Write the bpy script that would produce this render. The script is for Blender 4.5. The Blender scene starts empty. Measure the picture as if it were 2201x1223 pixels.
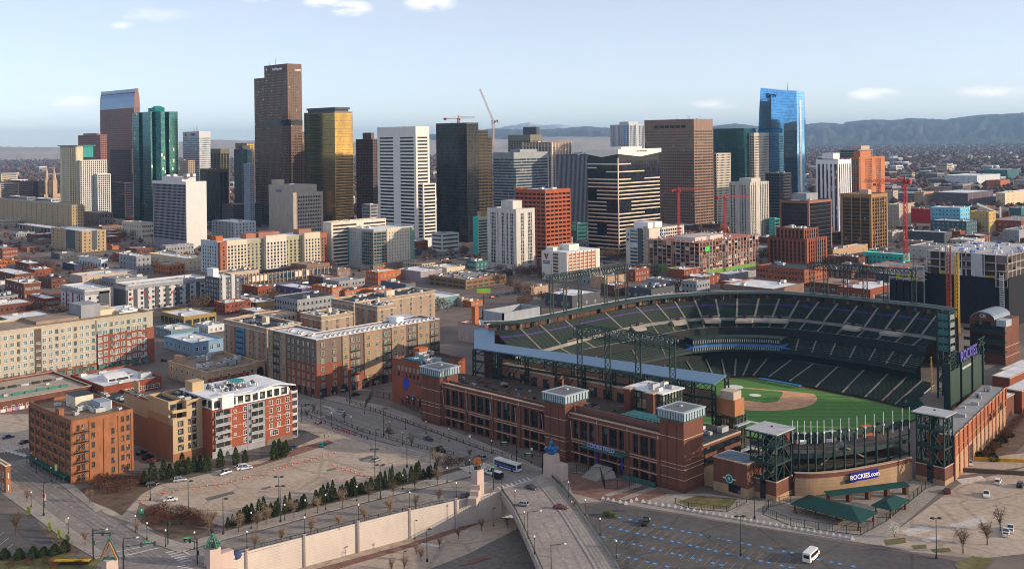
import bpy,bmesh,math,random
from math import radians as RAD,sin,cos,pi,sqrt
from mathutils import Vector,Matrix
random.seed(7)
S=bpy.context.scene
C0=S.collection
R2=sqrt(0.5)
FPX,CXP,HYP,RHO,CH=2225.0,1100.5,303.0,RAD(0.75),120.0
FWD=Vector((R2,R2,0));RGT=Vector((R2,-R2,0));UPV=Vector((0,0,1))
cd=bpy.data.cameras.new('camera');cam=bpy.data.objects.new('camera',cd);C0.objects.link(cam)
_r=RGT*cos(RHO)-UPV*sin(RHO);_u=RGT*sin(RHO)+UPV*cos(RHO);_b=-FWD
cam.matrix_world=Matrix(((_r.x,_u.x,_b.x,0),(_r.y,_u.y,_b.y,0),(_r.z,_u.z,_b.z,CH),(0,0,0,1)))
cd.sensor_width=36;cd.lens=36*FPX/2201;cd.shift_y=-(611.5-HYP)/2201
cd.clip_start=1;cd.clip_end=200000
S.camera=cam
S.cycles.filter_width=1.0
SUN_EL=RAD(15)
sdir=(RGT*0.97-FWD*0.20).normalized()
sdir=(sdir*cos(SUN_EL)+UPV*sin(SUN_EL)).normalized()
S.view_settings.view_transform='Standard';S.view_settings.look='None'
S.view_settings.exposure=0.64;S.view_settings.gamma=1.0
W=bpy.data.worlds.new('World');S.world=W;W.use_nodes=True
nt=W.node_tree;nt.nodes.clear()
def ND(t,typ,**k):
 n=t.nodes.new(typ)
 for a,v in k.items():
  if a.startswith('i_'):
   n.inputs[int(a[2:])].default_value=v
  else:
   setattr(n,a,v)
 return n
sky=ND(nt,'ShaderNodeTexSky',sky_type='NISHITA',sun_disc=False,sun_elevation=SUN_EL,sun_rotation=math.atan2(sdir.x,sdir.y),altitude=1600,air_density=.6,dust_density=1.5,ozone_density=.3)
bg=ND(nt,'ShaderNodeBackground');bg.inputs[1].default_value=SKY_STR=0.15
wo=ND(nt,'ShaderNodeOutputWorld')
tc=ND(nt,'ShaderNodeTexCoord')
def MATH(t,op,a,b=None,clamp=False):
 n=ND(t,'ShaderNodeMath',operation=op,use_clamp=clamp)
 for i,x in enumerate((a,b)):
  if x is None:continue
  if isinstance(x,(int,float)):n.inputs[i].default_value=x
  else:t.links.new(x,n.inputs[i])
 return n.outputs[0]
def DOT(t,a,v):
 n=ND(t,'ShaderNodeVectorMath',operation='DOT_PRODUCT');t.links.new(a,n.inputs[0]);n.inputs[1].default_value=v
 return n.outputs['Value']
df=MATH(nt,'MAXIMUM',DOT(nt,tc.outputs['Generated'],FWD),0.02)
cu=MATH(nt,'DIVIDE',DOT(nt,tc.outputs['Generated'],RGT),df)
cv=MATH(nt,'DIVIDE',DOT(nt,tc.outputs['Generated'],UPV),df)
cmb=ND(nt,'ShaderNodeCombineXYZ');nt.links.new(cu,cmb.inputs[0]);nt.links.new(MATH(nt,'MULTIPLY',cv,3.2),cmb.inputs[1])
cn=ND(nt,'ShaderNodeTexNoise');nt.links.new(cmb.outputs[0],cn.inputs['Vector']);cn.inputs['Scale'].default_value=26;cn.inputs['Detail'].default_value=7;cn.inputs['Roughness'].default_value=.6
tot=None
for(px,py,rx,ry,st)in((752,18,58,20,1.0),(700,5,50,14,.9),(930,8,62,20,1.0),(140,218,90,22,.5),(60,250,150,40,.22),(1880,203,62,16,.85),(2140,198,95,15,.7),(1540,224,60,12,.6),(330,32,90,18,.25),(560,-2,40,10,.5),(265,55,30,9,.4)):
 a=MATH(nt,'DIVIDE',MATH(nt,'SUBTRACT',cu,(px-CXP)/FPX),rx/FPX)
 b=MATH(nt,'DIVIDE',MATH(nt,'SUBTRACT',cv,(HYP-py+(1100-px)*.0131)/FPX),ry/FPX)
 d2=MATH(nt,'ADD',MATH(nt,'MULTIPLY',a,a),MATH(nt,'MULTIPLY',b,b))
 m=MATH(nt,'MULTIPLY',MATH(nt,'SUBTRACT',1.0,d2,True),st)
 tot=m if tot is None else MATH(nt,'MAXIMUM',tot,m)
cf=MATH(nt,'MULTIPLY',tot,MATH(nt,'MULTIPLY',MATH(nt,'SUBTRACT',cn.outputs[0],.36),4.2,True),True)
tint=ND(nt,'ShaderNodeMix',data_type='RGBA',blend_type='MULTIPLY');tint.inputs[0].default_value=1;nt.links.new(sky.outputs[0],tint.inputs[6]);tint.inputs[7].default_value=(.98,.97,1.0,1)
veil=ND(nt,'ShaderNodeMix',data_type='RGBA');nt.links.new(tint.outputs[2],veil.inputs[6]);veil.inputs[7].default_value=(4.5,4.3,4.0,1)
nt.links.new(MATH(nt,'ADD',.30,MATH(nt,'MULTIPLY',cn.outputs[0],.16)),veil.inputs[0])
mix=ND(nt,'ShaderNodeMix',data_type='RGBA')
nt.links.new(cf,mix.inputs[0]);nt.links.new(veil.outputs[2],mix.inputs[6]);mix.inputs[7].default_value=(6.6,6.2,6.1,1)
nt.links.new(mix.outputs[2],bg.inputs[0]);nt.links.new(bg.outputs[0],wo.inputs[0])
sl=bpy.data.lights.new('sun','SUN');sl.energy=3.4;sl.angle=RAD(0.6);sl.color=(1,.79,.55)
so=bpy.data.objects.new('sun',sl);C0.objects.link(so)
so.rotation_euler=sdir.to_track_quat('Z','Y').to_euler()
def ray(px,py):
 ix,iy=px-CXP,HYP-py
 return ix*cos(RHO)+iy*sin(RHO),-ix*sin(RHO)+iy*cos(RHO)
def G(px,py,z=0.0):
 a,b=ray(px,py);Y=(z-CH)*FPX/b;X=a*Y/FPX
 return Vector(((Y+X)*R2,(Y-X)*R2,z))
def GY(px,py,Y):
 a,b=ray(px,py);X=a*Y/FPX
 return Vector(((Y+X)*R2,(Y-X)*R2,CH+b*Y/FPX))
def PJ(p):
 Y=(p[0]+p[1])*R2;X=(p[0]-p[1])*R2;a=X/Y*FPX;b=(p[2]-CH)/Y*FPX
 return CXP+a*cos(RHO)-b*sin(RHO),HYP-(a*sin(RHO)+b*cos(RHO))
def DEP(p):return(p[0]+p[1])*R2
MATS={}
def _base(name):
 m=bpy.data.materials.new(name);m.use_nodes=True;t=m.node_tree
 return m,t,t.nodes['Principled BSDF']
def M(name,col,rough=.85,metal=0.0,var=.16,sc=.25,streak=.35,spec=.3,bump=0):
 """painted / masonry surface with two scales of mottling"""
 if name in MATS:return MATS[name]
 m,t,p=_base(name)
 geo=ND(t,'ShaderNodeNewGeometry');mp=ND(t,'ShaderNodeMapping');mp.inputs['Scale'].default_value=(1,1,streak)
 t.links.new(geo.outputs['Position'],mp.inputs[0])
 n1=ND(t,'ShaderNodeTexNoise');n1.inputs['Scale'].default_value=sc;n1.inputs['Detail'].default_value=6;n1.inputs['Roughness'].default_value=.65
 t.links.new(mp.outputs[0],n1.inputs['Vector'])
 rm=ND(t,'ShaderNodeMapRange');rm.inputs[1].default_value=.3;rm.inputs[2].default_value=.7;rm.inputs[3].default_value=1-var;rm.inputs[4].default_value=1+var
 t.links.new(n1.outputs[0],rm.inputs[0])
 mu=ND(t,'ShaderNodeVectorMath',operation='SCALE');mu.inputs[0].default_value=[c**1.13 for c in col[:3]]
 t.links.new(rm.outputs[0],mu.inputs['Scale']);t.links.new(mu.outputs[0],p.inputs['Base Color'])
 p.inputs['Roughness'].default_value=rough;p.inputs['Metallic'].default_value=metal;p.inputs['Specular IOR Level'].default_value=spec
 MATS[name]=m;return m
def GL(name,col,cell=(1.7,1.7,3.7),metal=.55,rough=.08,var=.5,lit=.12,litcol=(.5,.47,.4),wave=.004):
 """window glass: each pane its own tint, some with blinds drawn, slightly wavy reflections"""
 if name in MATS:return MATS[name]
 m,t,p=_base(name)
 geo=ND(t,'ShaderNodeNewGeometry')
 dv=ND(t,'ShaderNodeVectorMath',operation='DIVIDE');t.links.new(geo.outputs['Position'],dv.inputs[0]);dv.inputs[1].default_value=cell
 ad=ND(t,'ShaderNodeVectorMath',operation='ADD');t.links.new(dv.outputs[0],ad.inputs[0]);ad.inputs[1].default_value=(.137,.291,.013)
 fl=ND(t,'ShaderNodeVectorMath',operation='FLOOR');t.links.new(ad.outputs[0],fl.inputs[0])
 wn=ND(t,'ShaderNodeTexWhiteNoise');t.links.new(fl.outputs[0],wn.inputs[0])
 rm=ND(t,'ShaderNodeMapRange');rm.inputs[3].default_value=1-var;rm.inputs[4].default_value=1+var;t.links.new(wn.outputs[0],rm.inputs[0])
 mu=ND(t,'ShaderNodeVectorMath',operation='SCALE');mu.inputs[0].default_value=col[:3];t.links.new(rm.outputs[0],mu.inputs['Scale'])
 mx=ND(t,'ShaderNodeMix',data_type='RGBA');t.links.new(MATH(t,'LESS_THAN',wn.outputs[0],lit),mx.inputs[0])
 t.links.new(mu.outputs[0],mx.inputs[6]);mx.inputs[7].default_value=(*litcol,1)
 t.links.new(mx.outputs[2],p.inputs['Base Color'])
 p.inputs['Metallic'].default_value=metal;p.inputs['Roughness'].default_value=rough;p.inputs['Specular IOR Level'].default_value=.25 if metal<.5 else.5
 if wave:
  sb=ND(t,'ShaderNodeVectorMath',operation='SUBTRACT');t.links.new(wn.outputs[1],sb.inputs[0]);sb.inputs[1].default_value=(.5,.5,.5)
  s2=ND(t,'ShaderNodeVectorMath',operation='SCALE');t.links.new(sb.outputs[0],s2.inputs[0]);s2.inputs['Scale'].default_value=wave
  a2=ND(t,'ShaderNodeVectorMath',operation='ADD');t.links.new(s2.outputs[0],a2.inputs[0]);t.links.new(geo.outputs['Normal'],a2.inputs[1])
  nn=ND(t,'ShaderNodeVectorMath',operation='NORMALIZE');t.links.new(a2.outputs[0],nn.inputs[0]);t.links.new(nn.outputs[0],p.inputs['Normal'])
 MATS[name]=m;return m
def GRD(name,c1,c2,sc=.03,rough=.9,c3=None,sc3=.4,cracks=0):
 """ground surface: big patches of two tones plus fine grain and optional seams"""
 if name in MATS:return MATS[name]
 m,t,p=_base(name)
 geo=ND(t,'ShaderNodeNewGeometry')
 n1=ND(t,'ShaderNodeTexNoise');n1.inputs['Scale'].default_value=sc;n1.inputs['Detail'].default_value=8;n1.inputs['Roughness'].default_value=.7
 n2=ND(t,'ShaderNodeTexNoise');n2.inputs['Scale'].default_value=sc3;n2.inputs['Detail'].default_value=5
 t.links.new(geo.outputs['Position'],n1.inputs['Vector']);t.links.new(geo.outputs['Position'],n2.inputs['Vector'])
 r1=ND(t,'ShaderNodeMapRange');r1.inputs[1].default_value=.35;r1.inputs[2].default_value=.65;t.links.new(n1.outputs[0],r1.inputs[0])
 mx=ND(t,'ShaderNodeMix',data_type='RGBA');t.links.new(r1.outputs[0],mx.inputs[0]);mx.inputs[6].default_value=(*c1,1);mx.inputs[7].default_value=(*c2,1)
 r2=ND(t,'ShaderNodeMapRange');r2.inputs[1].default_value=.3;r2.inputs[2].default_value=.7;r2.inputs[3].default_value=.84;r2.inputs[4].default_value=1.16;t.links.new(n2.outputs[0],r2.inputs[0])
 val=r2.outputs[0]
 if cracks:
  vo=ND(t,'ShaderNodeTexVoronoi',feature='DISTANCE_TO_EDGE');vo.inputs['Scale'].default_value=cracks;t.links.new(geo.outputs['Position'],vo.inputs['Vector'])
  val=MATH(t,'MULTIPLY',val,MATH(t,'ADD',.8,MATH(t,'MULTIPLY',MATH(t,'GREATER_THAN',vo.outputs[0],.02),.2)))
 mu=ND(t,'ShaderNodeVectorMath',operation='SCALE');t.links.new(mx.outputs[2],mu.inputs[0]);t.links.new(val,mu.inputs['Scale'])
 t.links.new(mu.outputs[0],p.inputs['Base Color']);p.inputs['Roughness'].default_value=rough;p.inputs['Specular IOR Level'].default_value=.25
 MATS[name]=m;return m
def LEAF(name,col,var=.5):
 if name in MATS:return MATS[name]
 m,t,p=_base(name)
 oi=ND(t,'ShaderNodeObjectInfo');geo=ND(t,'ShaderNodeNewGeometry')
 n1=ND(t,'ShaderNodeTexNoise');n1.inputs['Scale'].default_value=1.1;n1.inputs['Detail'].default_value=3;t.links.new(geo.outputs['Position'],n1.inputs['Vector'])
 s=MATH(t,'ADD',MATH(t,'MULTIPLY',oi.outputs['Random'],var*.6),MATH(t,'ADD',1-var*.8,MATH(t,'MULTIPLY',n1.outputs[0],var)))
 mu=ND(t,'ShaderNodeVectorMath',operation='SCALE');mu.inputs[0].default_value=col;t.links.new(s,mu.inputs['Scale'])
 t.links.new(mu.outputs[0],p.inputs['Base Color']);p.inputs['Roughness'].default_value=.95;p.inputs['Specular IOR Level'].default_value=.1
 MATS[name]=m;return m
class MB:
 def __init__(s):s.v,s.f,s.m=[],[],[]
 def add(s,vs,fs,m=0):
  o=len(s.v);s.v+=[tuple(v)for v in vs]
  for f in fs:s.f.append(tuple(i+o for i in f));s.m.append(m)
  return s
 def box(s,x0,y0,z0,x1,y1,z1,m=0):
  if x1<x0:x0,x1=x1,x0
  if y1<y0:y0,y1=y1,y0
  return s.add([(x0,y0,z0),(x1,y0,z0),(x1,y1,z0),(x0,y1,z0),(x0,y0,z1),(x1,y0,z1),(x1,y1,z1),(x0,y1,z1)],[(3,2,1,0),(4,5,6,7),(0,1,5,4),(1,2,6,5),(2,3,7,6),(3,0,4,7)],m)
 def poly(s,pts,m=0):return s.add(pts,[tuple(range(len(pts)))],m)
 def prism(s,pts,z0,z1,m=0,mt=None):
  n=len(pts);ar=sum(pts[i][0]*pts[(i+1)%n][1]-pts[(i+1)%n][0]*pts[i][1]for i in range(n))
  if ar<0:pts=pts[::-1]
  s.add([(p[0],p[1],z0)for p in pts]+[(p[0],p[1],z1)for p in pts],[(i,(i+1)%n,(i+1)%n+n,i+n)for i in range(n)]+[tuple(range(n-1,-1,-1))],m)
  o=len(s.v)-n;s.f.append(tuple(range(o,o+n)));s.m.append(m if mt is None else mt)
  return s
 def loft(s,rings,m=0,caps=True,close=True):
  n=len(rings[0]);o=len(s.v)
  for r in rings:s.v+=[tuple(p)for p in r]
  for k in range(len(rings)-1):
   for i in range(n if close else n-1):
    j=(i+1)%n;s.f.append((o+k*n+i,o+k*n+j,o+(k+1)*n+j,o+(k+1)*n+i));s.m.append(m)
  if caps and close:
   s.f.append(tuple(o+i for i in range(n-1,-1,-1)));s.m.append(m)
   s.f.append(tuple(o+(len(rings)-1)*n+i for i in range(n)));s.m.append(m)
  return s
 def tube(s,p,q,r,n=6,m=0,r2=None):
  p,q=Vector(p),Vector(q);d=(q-p)
  if d.length<1e-6:return s
  d.normalize();a=d.orthogonal().normalized();b=d.cross(a);r2=r if r2 is None else r2
  return s.loft([[p+(a*cos(2*pi*i/n)+b*sin(2*pi*i/n))*r for i in range(n)],[q+(a*cos(2*pi*i/n)+b*sin(2*pi*i/n))*r2 for i in range(n)]],m)
 def beam(s,p,q,w,h=None,m=0):
  p,q=Vector(p),Vector(q);d=q-p
  if d.length<1e-6:return s
  d.normalize();up=Vector((0,0,1))if abs(d.z)<.95 else Vector((1,0,0))
  a=d.cross(up).normalized();b=a.cross(d);h=w if h is None else h
  sq=lambda c:[c+a*w/2+b*h/2,c-a*w/2+b*h/2,c-a*w/2-b*h/2,c+a*w/2-b*h/2]
  return s.loft([sq(p),sq(q)],m)
 def cyl(s,c,r,z0,z1,n=12,m=0,r2=None):return s.tube((c[0],c[1],z0),(c[0],c[1],z1),r,n,m,r2)
 def ball(s,c,r,m=0,n=8,k=5,sq=(1,1,1)):
  rings=[[(c[0]+sq[0]*r*sin(pi*j/k)*cos(2*pi*i/n),c[1]+sq[1]*r*sin(pi*j/k)*sin(2*pi*i/n),c[2]-sq[2]*r*cos(pi*j/k))for i in range(n)]for j in[.15]+list(range(1,k))+[k-.15]]
  return s.loft(rings,m)
 def mesh(s,name,mats):
  me=bpy.data.meshes.new(name);me.from_pydata(s.v,[],s.f)
  for m in(mats if isinstance(mats,(list,tuple))else[mats]):me.materials.append(m)
  if any(s.m):me.polygons.foreach_set('material_index',s.m)
  me.update();return me
 def build(s,name,mats,parent=None,loc=None,smooth=False):
  if not s.f:return None
  me=s.mesh(name,mats)
  if smooth:me.polygons.foreach_set('use_smooth',[True]*len(me.polygons))
  return OB(name,me,parent,loc)
def OB(name,me,parent=None,loc=None,rz=0):
 o=bpy.data.objects.new(name,me);C0.objects.link(o)
 if loc is not None:o.location=loc
 if rz:o.rotation_euler.z=rz
 if parent is not None:o.parent=parent
 return o
def TAG(o,label=None,cat=None,group=None,kind=None):
 for k,v in(('label',label),('category',cat),('group',group),('kind',kind)):
  if v:o[k]=v
 return o
def T(name,label,cat,loc,rz=0,group=None):
 o=OB(name,None,None,loc,rz);o.empty_display_size=.5
 return TAG(o,label,cat,group)
def DUP(root,loc,rz=None,label=None,group=None,sc=None):
 c=root.copy();C0.objects.link(c);c.location=loc
 if rz is not None:c.rotation_euler.z=rz
 if sc:c.scale=(sc,)*3 if isinstance(sc,(int,float))else sc
 if label:c['label']=label
 if group:c['group']=group
 for ch in KIDS.get(root.name,[])or list(root.children):
  d=ch.copy();C0.objects.link(d);d.parent=c
  for g in ch.children:
   e=g.copy();C0.objects.link(e);e.parent=d
 return c
KIDS={}
def ST(name,mb,mats):return TAG(mb.build(name,mats),kind='structure')
def TXT(s,size,mat,name='lettering',depth=.06,parent=None,mw=None,align='CENTER',bold=.0):
 cu=bpy.data.curves.new(name,'FONT');cu.body=s;cu.size=size;cu.extrude=depth;cu.align_x=align;cu.align_y='CENTER';cu.offset=bold;cu.resolution_u=3
 tmp=bpy.data.objects.new('tmp',cu);C0.objects.link(tmp)
 bpy.context.view_layer.update()
 me=bpy.data.meshes.new_from_object(tmp.evaluated_get(bpy.context.evaluated_depsgraph_get()))
 bpy.data.objects.remove(tmp);me.materials.clear();me.materials.append(mat)
 o=OB(name,me,parent)
 if mw is not None:o.matrix_local=mw
 return o
def MWY(x,y,z):return Matrix.Translation((x,y,z))@Matrix.Rotation(RAD(90),4,'X')
def MWX(x,y,z):return Matrix.Translation((x,y,z))@Matrix.Rotation(RAD(-90),4,'Z')@Matrix.Rotation(RAD(90),4,'X')
dark=M('dark_metal',(.03,.035,.04),.6)
grn=M('stadium_green_steel',(.018,.05,.048),.55,var=.25)
wht=M('white_paint',(.72,.73,.74),.6,var=.08)
rwht=M('white_roof',(.7,.72,.76),.7,var=.22,sc=.12,streak=1)
rtan=M('tan_gravel_roof',(.32,.25,.2),.95,var=.25,sc=.15,streak=1)
rdk=M('dark_roof',(.05,.06,.075),.85,var=.35,sc=.15,streak=1)
rgry=M('grey_roof',(.3,.3,.31),.9,var=.25,sc=.12,streak=1)
conc=M('concrete',(.36,.34,.32),.9)
concl=M('pale_concrete',(.56,.5,.46),.9,var=.1)
brk=M('red_brick',(.26,.085,.05),.92,var=.22)
brk2=M('orange_brick',(.42,.15,.06),.92,var=.25)
brk3=M('brown_brick',(.17,.075,.055),.92,var=.25)
stadb=M('stadium_brick',(.18,.08,.058),.92,var=.2)
tan=M('tan_stucco',(.45,.31,.2),.9)
cream=M('cream_stucco',(.62,.53,.4),.9,var=.1)
beige=M('beige_stone',(.5,.41,.34),.9,var=.1)
gryp=M('grey_panel',(.3,.31,.34),.8)
dgry=M('charcoal_panel',(.09,.1,.12),.7)
bluep=M('blue_panel',(.13,.24,.4),.8)
tealp=M('teal_panel',(.03,.3,.3),.6)
steel=M('galvanised_unit',(.42,.44,.47),.5,.3)
gwin=GL('dark_window_glass',(.03,.036,.045),(1.1,1.1,1.3),metal=.1,lit=.14,litcol=(.26,.25,.23),rough=.18)
gbrz=GL('bronze_glass',(.07,.05,.04),metal=.6,lit=.02)
gblk=GL('black_glass',(.014,.017,.024),metal=.35,lit=0)
gteal=GL('teal_glass',(.07,.22,.25),metal=.8,lit=.02,var=.25)
gblue=GL('blue_glass',(.14,.36,.64),(3.0,3.0,4.1),metal=.92,lit=0,var=.12,rough=.05,wave=.0015)
ggold=GL('gold_glass',(.25,.175,.06),(1.8,1.8,3.7),metal=.95,lit=0,var=.12,rough=.06,wave=.002)
ggry=GL('grey_blue_glass',(.06,.1,.15),metal=.5,lit=.06)
# ================================================================ building kit
def place(cx,top,L,R,base=None,Y=None,wx=None,wy=None):
 if Y is None:Y=DEP(G(cx+(base-top)*math.tan(RHO),base))
 q=GY(cx,top,Y);h=q.z
 def bis(f,inc):
  lo,hi=0.0,900.0
  for _ in range(40):
   m=(lo+hi)/2
   if(f(m))==inc:hi=m
   else:lo=m
  return lo
 if wy is None:wy=bis(lambda s:PJ((q.x,q.y+s,h))[0]<=L,True)
 if wx is None:wx=bis(lambda s:PJ((q.x+s,q.y,h))[0]>=R,True)
 return q.x,q.y,wx,wy,h
_unit={}
def unit_mesh(k):
 if k not in _unit:
  b=MB();w,d,h=((2.6,1.8,1.5),(4.2,2.2,2.0),(1.2,1.2,1.0),(1.6,3.2,1.3))[k%4]
  b.box(-w/2,-d/2,.15,w/2,d/2,h);b.box(-w/2+.2,-d/2+.2,-.1,w/2-.2,d/2-.2,.15,1)
  for i in range(2):b.cyl((-w/4+i*w/2,0),min(w,d)*.2,h,h+.15,8,1)
  b.box(w/2,-d/4,.3,w/2+.7,d/4,h*.6)
  _unit[k]=b.mesh('rooftop_unit',[steel if k%2 else M('pale_unit',(.6,.6,.6),.6),dark])
 return _unit[k]
def units(root,x0,y0,x1,y1,z,n,seed=1,sc=1):
 rg=random.Random(seed)
 for i in range(n):
  o=OB('rooftop_unit',unit_mesh(rg.randrange(4)),root,(rg.uniform(x0,x1),rg.uniform(y0,y1),z),rg.choice((0,pi/2)))
  o.scale=(sc*rg.uniform(.8,1.3),)*3
def vol(root,x0,y0,x1,y1,z0,z1,fh=3.8,sp=.42,ps=0,pw=.45,pd=.3,wall=None,glass=None,pier=None,roof=None,crown=1.6,corner=.9,strips=(),rec=.14,psL=None,psR=None,para=.9,plinth=0,name='wall'):
 """a storeyed volume: spandrel slabs, piers and parapet are the wall, each storey's ribbon of glass is a window_band"""
 pd=pd if pd>.4 else pd*.5
 wall=wall or conc;glass=glass or gwin;pier=pier or wall;roof=roof or rgry
 b=MB();zb=z0+plinth;zt=z1-crown;n=max(1,round((zt-zb)/fh));fh=(zt-zb)/n
 if plinth:b.box(x0,y0,z0,x1,y1,zb)
 spz=fh*sp
 for i in range(n):b.box(x0,y0,zb+i*fh,x1,y1,zb+i*fh+spz,0)
 b.box(x0,y0,zt,x1,y1,z1-para)
 for(a,c,d,e)in((x0,y0,x1,y0+.4),(x0,y1-.4,x1,y1),(x0,y0+.4,x0+.4,y1-.4),(x1-.4,y0+.4,x1,y1-.4)):b.box(a,c,z1-para+.003,d,e,z1)
 tp=z1-.06
 if corner:
  for(a,c)in((x0,y0),(x1-corner,y0),(x0,y1-corner),(x1-corner,y1-corner)):b.box(a-pd,c-pd,z0,a+corner+pd,c+corner+pd,tp,1)
 for face,W,s in(('R',x1-x0,psR or ps),('L',y1-y0,psL or ps)):
  if not s:continue
  k=max(1,round((W-2*corner)/s))
  for i in range(1,k)if corner else range(0,k+1):
   u=corner+(W-2*corner)*i/k
   if face=='R':b.box(x0+u-pw/2,y0-pd*.9,z0+.01,x0+u+pw/2,y0+rec+.1,zt+.02+(crown-para)*.9,1)
   else:b.box(x0-pd*.9,y0+u-pw/2,z0+.01,x0+rec+.1,y0+u+pw/2,zt+.02+(crown-para)*.9,1)
 for st in strips:
  f,u0,u1=st[:3];za=z0+.02 if len(st)<5 else z0+(z1-z0)*st[3];zz=tp-.02 if len(st)<5 else z0+(z1-z0)*st[4]
  if f=='R':b.box(x0+(x1-x0)*u0,y0-pd-.08,za,x0+(x1-x0)*u1,y0+rec+.2,zz,1)
  else:b.box(x0-pd-.08,y1-(y1-y0)*u1,za,x0+rec+.2,y1-(y1-y0)*u0,zz,1)
 b.build(name,[wall,pier],root)
 g=MB();g.box(x0+rec,y0+rec,0,x1-rec,y1-rec,fh-spz+.02)
 me=g.mesh('window_band',glass)
 for i in range(n):OB('window_band',me,root,(0,0,zb+i*fh+spz-.01))
 MB().box(x0+.4,y0+.4,z1-para-.2,x1-.4,y1-.4,z1-para+.03).build('roof',roof,root)
def mk(name,label,cx,top,L,R,base=None,Y=None,wx=None,wy=None,group=None,cat='tower'):
 x,y,wx,wy,h=place(cx,top,L,R,base,Y,wx,wy)
 OCC.append((x-6,y-6,x+wx+6,y+wy+6))
 return T(name,label,cat,(x,y,0),0,group),wx,wy,h
OCC=[]
def tower(name,label,cx,top,L,R,base=None,Y=None,pent=None,nu=2,wx=None,wy=None,group=None,cat='tower',**k):
 r,wx,wy,h=mk(name,label,cx,top,L,R,base,Y,wx,wy,group,cat)
 vol(r,0,0,wx,wy,0,h,**k)
 if pent:
  u0,v0,u1,v1,ph=pent[:5]
  MB().box(wx*u0,wy*v0,h-1,wx*u1,wy*v1,h+ph).build('penthouse',pent[5]if len(pent)>5 else(k.get('wall')or conc),r)
 if nu:units(r,wx*.15,wy*.15,wx*.85,wy*.85,h-.85,nu,int(cx))
 return r,wx,wy,h
_wm={}
def win_mesh(face,ww,wh,fr,gl,sill=True,mull=1):
 k=(face,round(ww,2),round(wh,2),fr.name,gl.name,sill,mull)
 if k not in _wm:
  b=MB()
  def bx(u0,d0,z0,u1,d1,z1,m):
   if face=='R':b.box(u0,-d1,z0,u1,-d0,z1,m)
   else:b.box(-d1,u0,z0,-d0,u1,z1,m)
  w=.13
  bx(-ww/2,-.05,0,ww/2,.03,wh,1)
  bx(-ww/2-w,-.02,-w,-ww/2,.1,wh+w,0);bx(ww/2,-.02,-w,ww/2+w,.1,wh+w,0)
  bx(-ww/2,-.02,wh,ww/2,.1,wh+w,0);bx(-ww/2-.1 if sill else-ww/2,-.02,-w-.003,ww/2+.1 if sill else ww/2,.2 if sill else.1,0,0)
  for i in range(1,mull+1):bx(-ww/2+ww*i/(mull+1)-.04,0,0,-ww/2+ww*i/(mull+1)+.04,.06,wh,0)
  bx(-ww/2,0,wh*.52,ww/2,.065,wh*.52+.07,0)
  _wm[k]=b.mesh('window',[fr,gl])
 return _wm[k]
WCNT={}
def win(root,face,u,off,z,me,name='window'):
 """u along the face, off = plane position"""
 n=WCNT.setdefault(root.name,[0,None,None])
 loc=(u,off,z)if face=='R' else(off,u,z)
 if n[0]<98:
  n[0]+=1;return OB(name,me,root,loc)
 if n[1]is None:n[1]=MB();n[2]=list(me.materials)
 vs=[(v.co.x+loc[0],v.co.y+loc[1],v.co.z+loc[2])for v in me.vertices]
 o=len(n[1].v);n[1].v+=vs
 for p in me.polygons:n[1].f.append(tuple(i+o for i in p.vertices));n[1].m.append(p.material_index)
def win_rest():
 for rn,(c,b,mats)in list(WCNT.items()):
  if b:TAG(b.build('window_remainder',mats,bpy.data.objects[rn]),kind='stuff')
 WCNT.clear()
def rows(root,face,a,b,off,zs,n,ww,wh,fr=None,gl=None,skip=None,**k):
 me=win_mesh(face,ww,wh,fr or wht,gl or gwin,**k)
 for z in zs:
  for i in range(n):
   if skip and skip(i,z):continue
   win(root,face,a+(b-a)*(i+.5)/n,off,z,me)
def shell(root,x0,y0,x1,y1,z0,z1,wall,roof,cap=None,para=.9,name='wall',corn=.25):
 b=MB();b.box(x0,y0,z0,x1,y1,z1-para)
 for(a,c,d,e)in((x0,y0,x1,y0+.35),(x0,y1-.35,x1,y1),(x0,y0+.35,x0+.35,y1-.35),(x1-.35,y0+.35,x1,y1-.35)):b.box(a,c,z1-para+.002,d,e,z1)
 if cap:
  c=corn
  b.box(x0-c,y0-c,z1,x1+c,y0+.5,z1+.22,1);b.box(x0-c,y0+.502,z1,x0+.5,y1+c,z1+.22,1);b.box(x0+.502,y1-.5,z1,x1+c,y1+c,z1+.22,1);b.box(x1-.5,y0+.502,z1,x1+c,y1-.502,z1+.22,1)
 b.build(name,[wall,cap or wall],root)
 MB().box(x0+.35,y0+.35,z1-para-.2,x1-.35,y1-.35,z1-para+.03).build('roof',roof,root)
def low(name,label,cx,top,L,R,base=None,Y=None,nf=2,nx=5,ny=4,ww=1.3,wh=1.7,wall=None,roof=None,cap=None,fr=None,gl=None,nu=3,wx=None,wy=None,z0=.9,group=None,cat='building',shop=False,para=.9,us=1):
 r,wx,wy,h=mk(name,label,cx,top,L,R,base,Y,wx,wy,group,cat)
 shell(r,0,0,wx,wy,0,h,wall or brk,roof or rwht,cap,para)
 fh=(h-para-.3)/nf
 zs=[i*fh+z0*fh/3.6 for i in range(1 if shop else 0,nf)];wh=min(wh,fh*.6)
 if nx:rows(r,'R',.8,wx-.8,0,zs,nx,min(ww,(wx-1.6)/nx*.75),wh,fr,gl)
 if ny:rows(r,'L',.8,wy-.8,0,zs,ny,min(ww,(wy-1.6)/ny*.75),wh,fr,gl)
 if shop:
  for f,W,n in(('R',wx,max(2,int(wx/5))),('L',wy,max(2,int(wy/5)))):
   rows(r,f,.5,W-.5,0,[.4],n,W/n*.7,fh*.66,dark,gwin,sill=False)
 if nu:units(r,2,2,max(2.1,wx-2),max(2.1,wy-2),h-para+.05,nu,int(cx+top),us)
 return r,wx,wy,h
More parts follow.
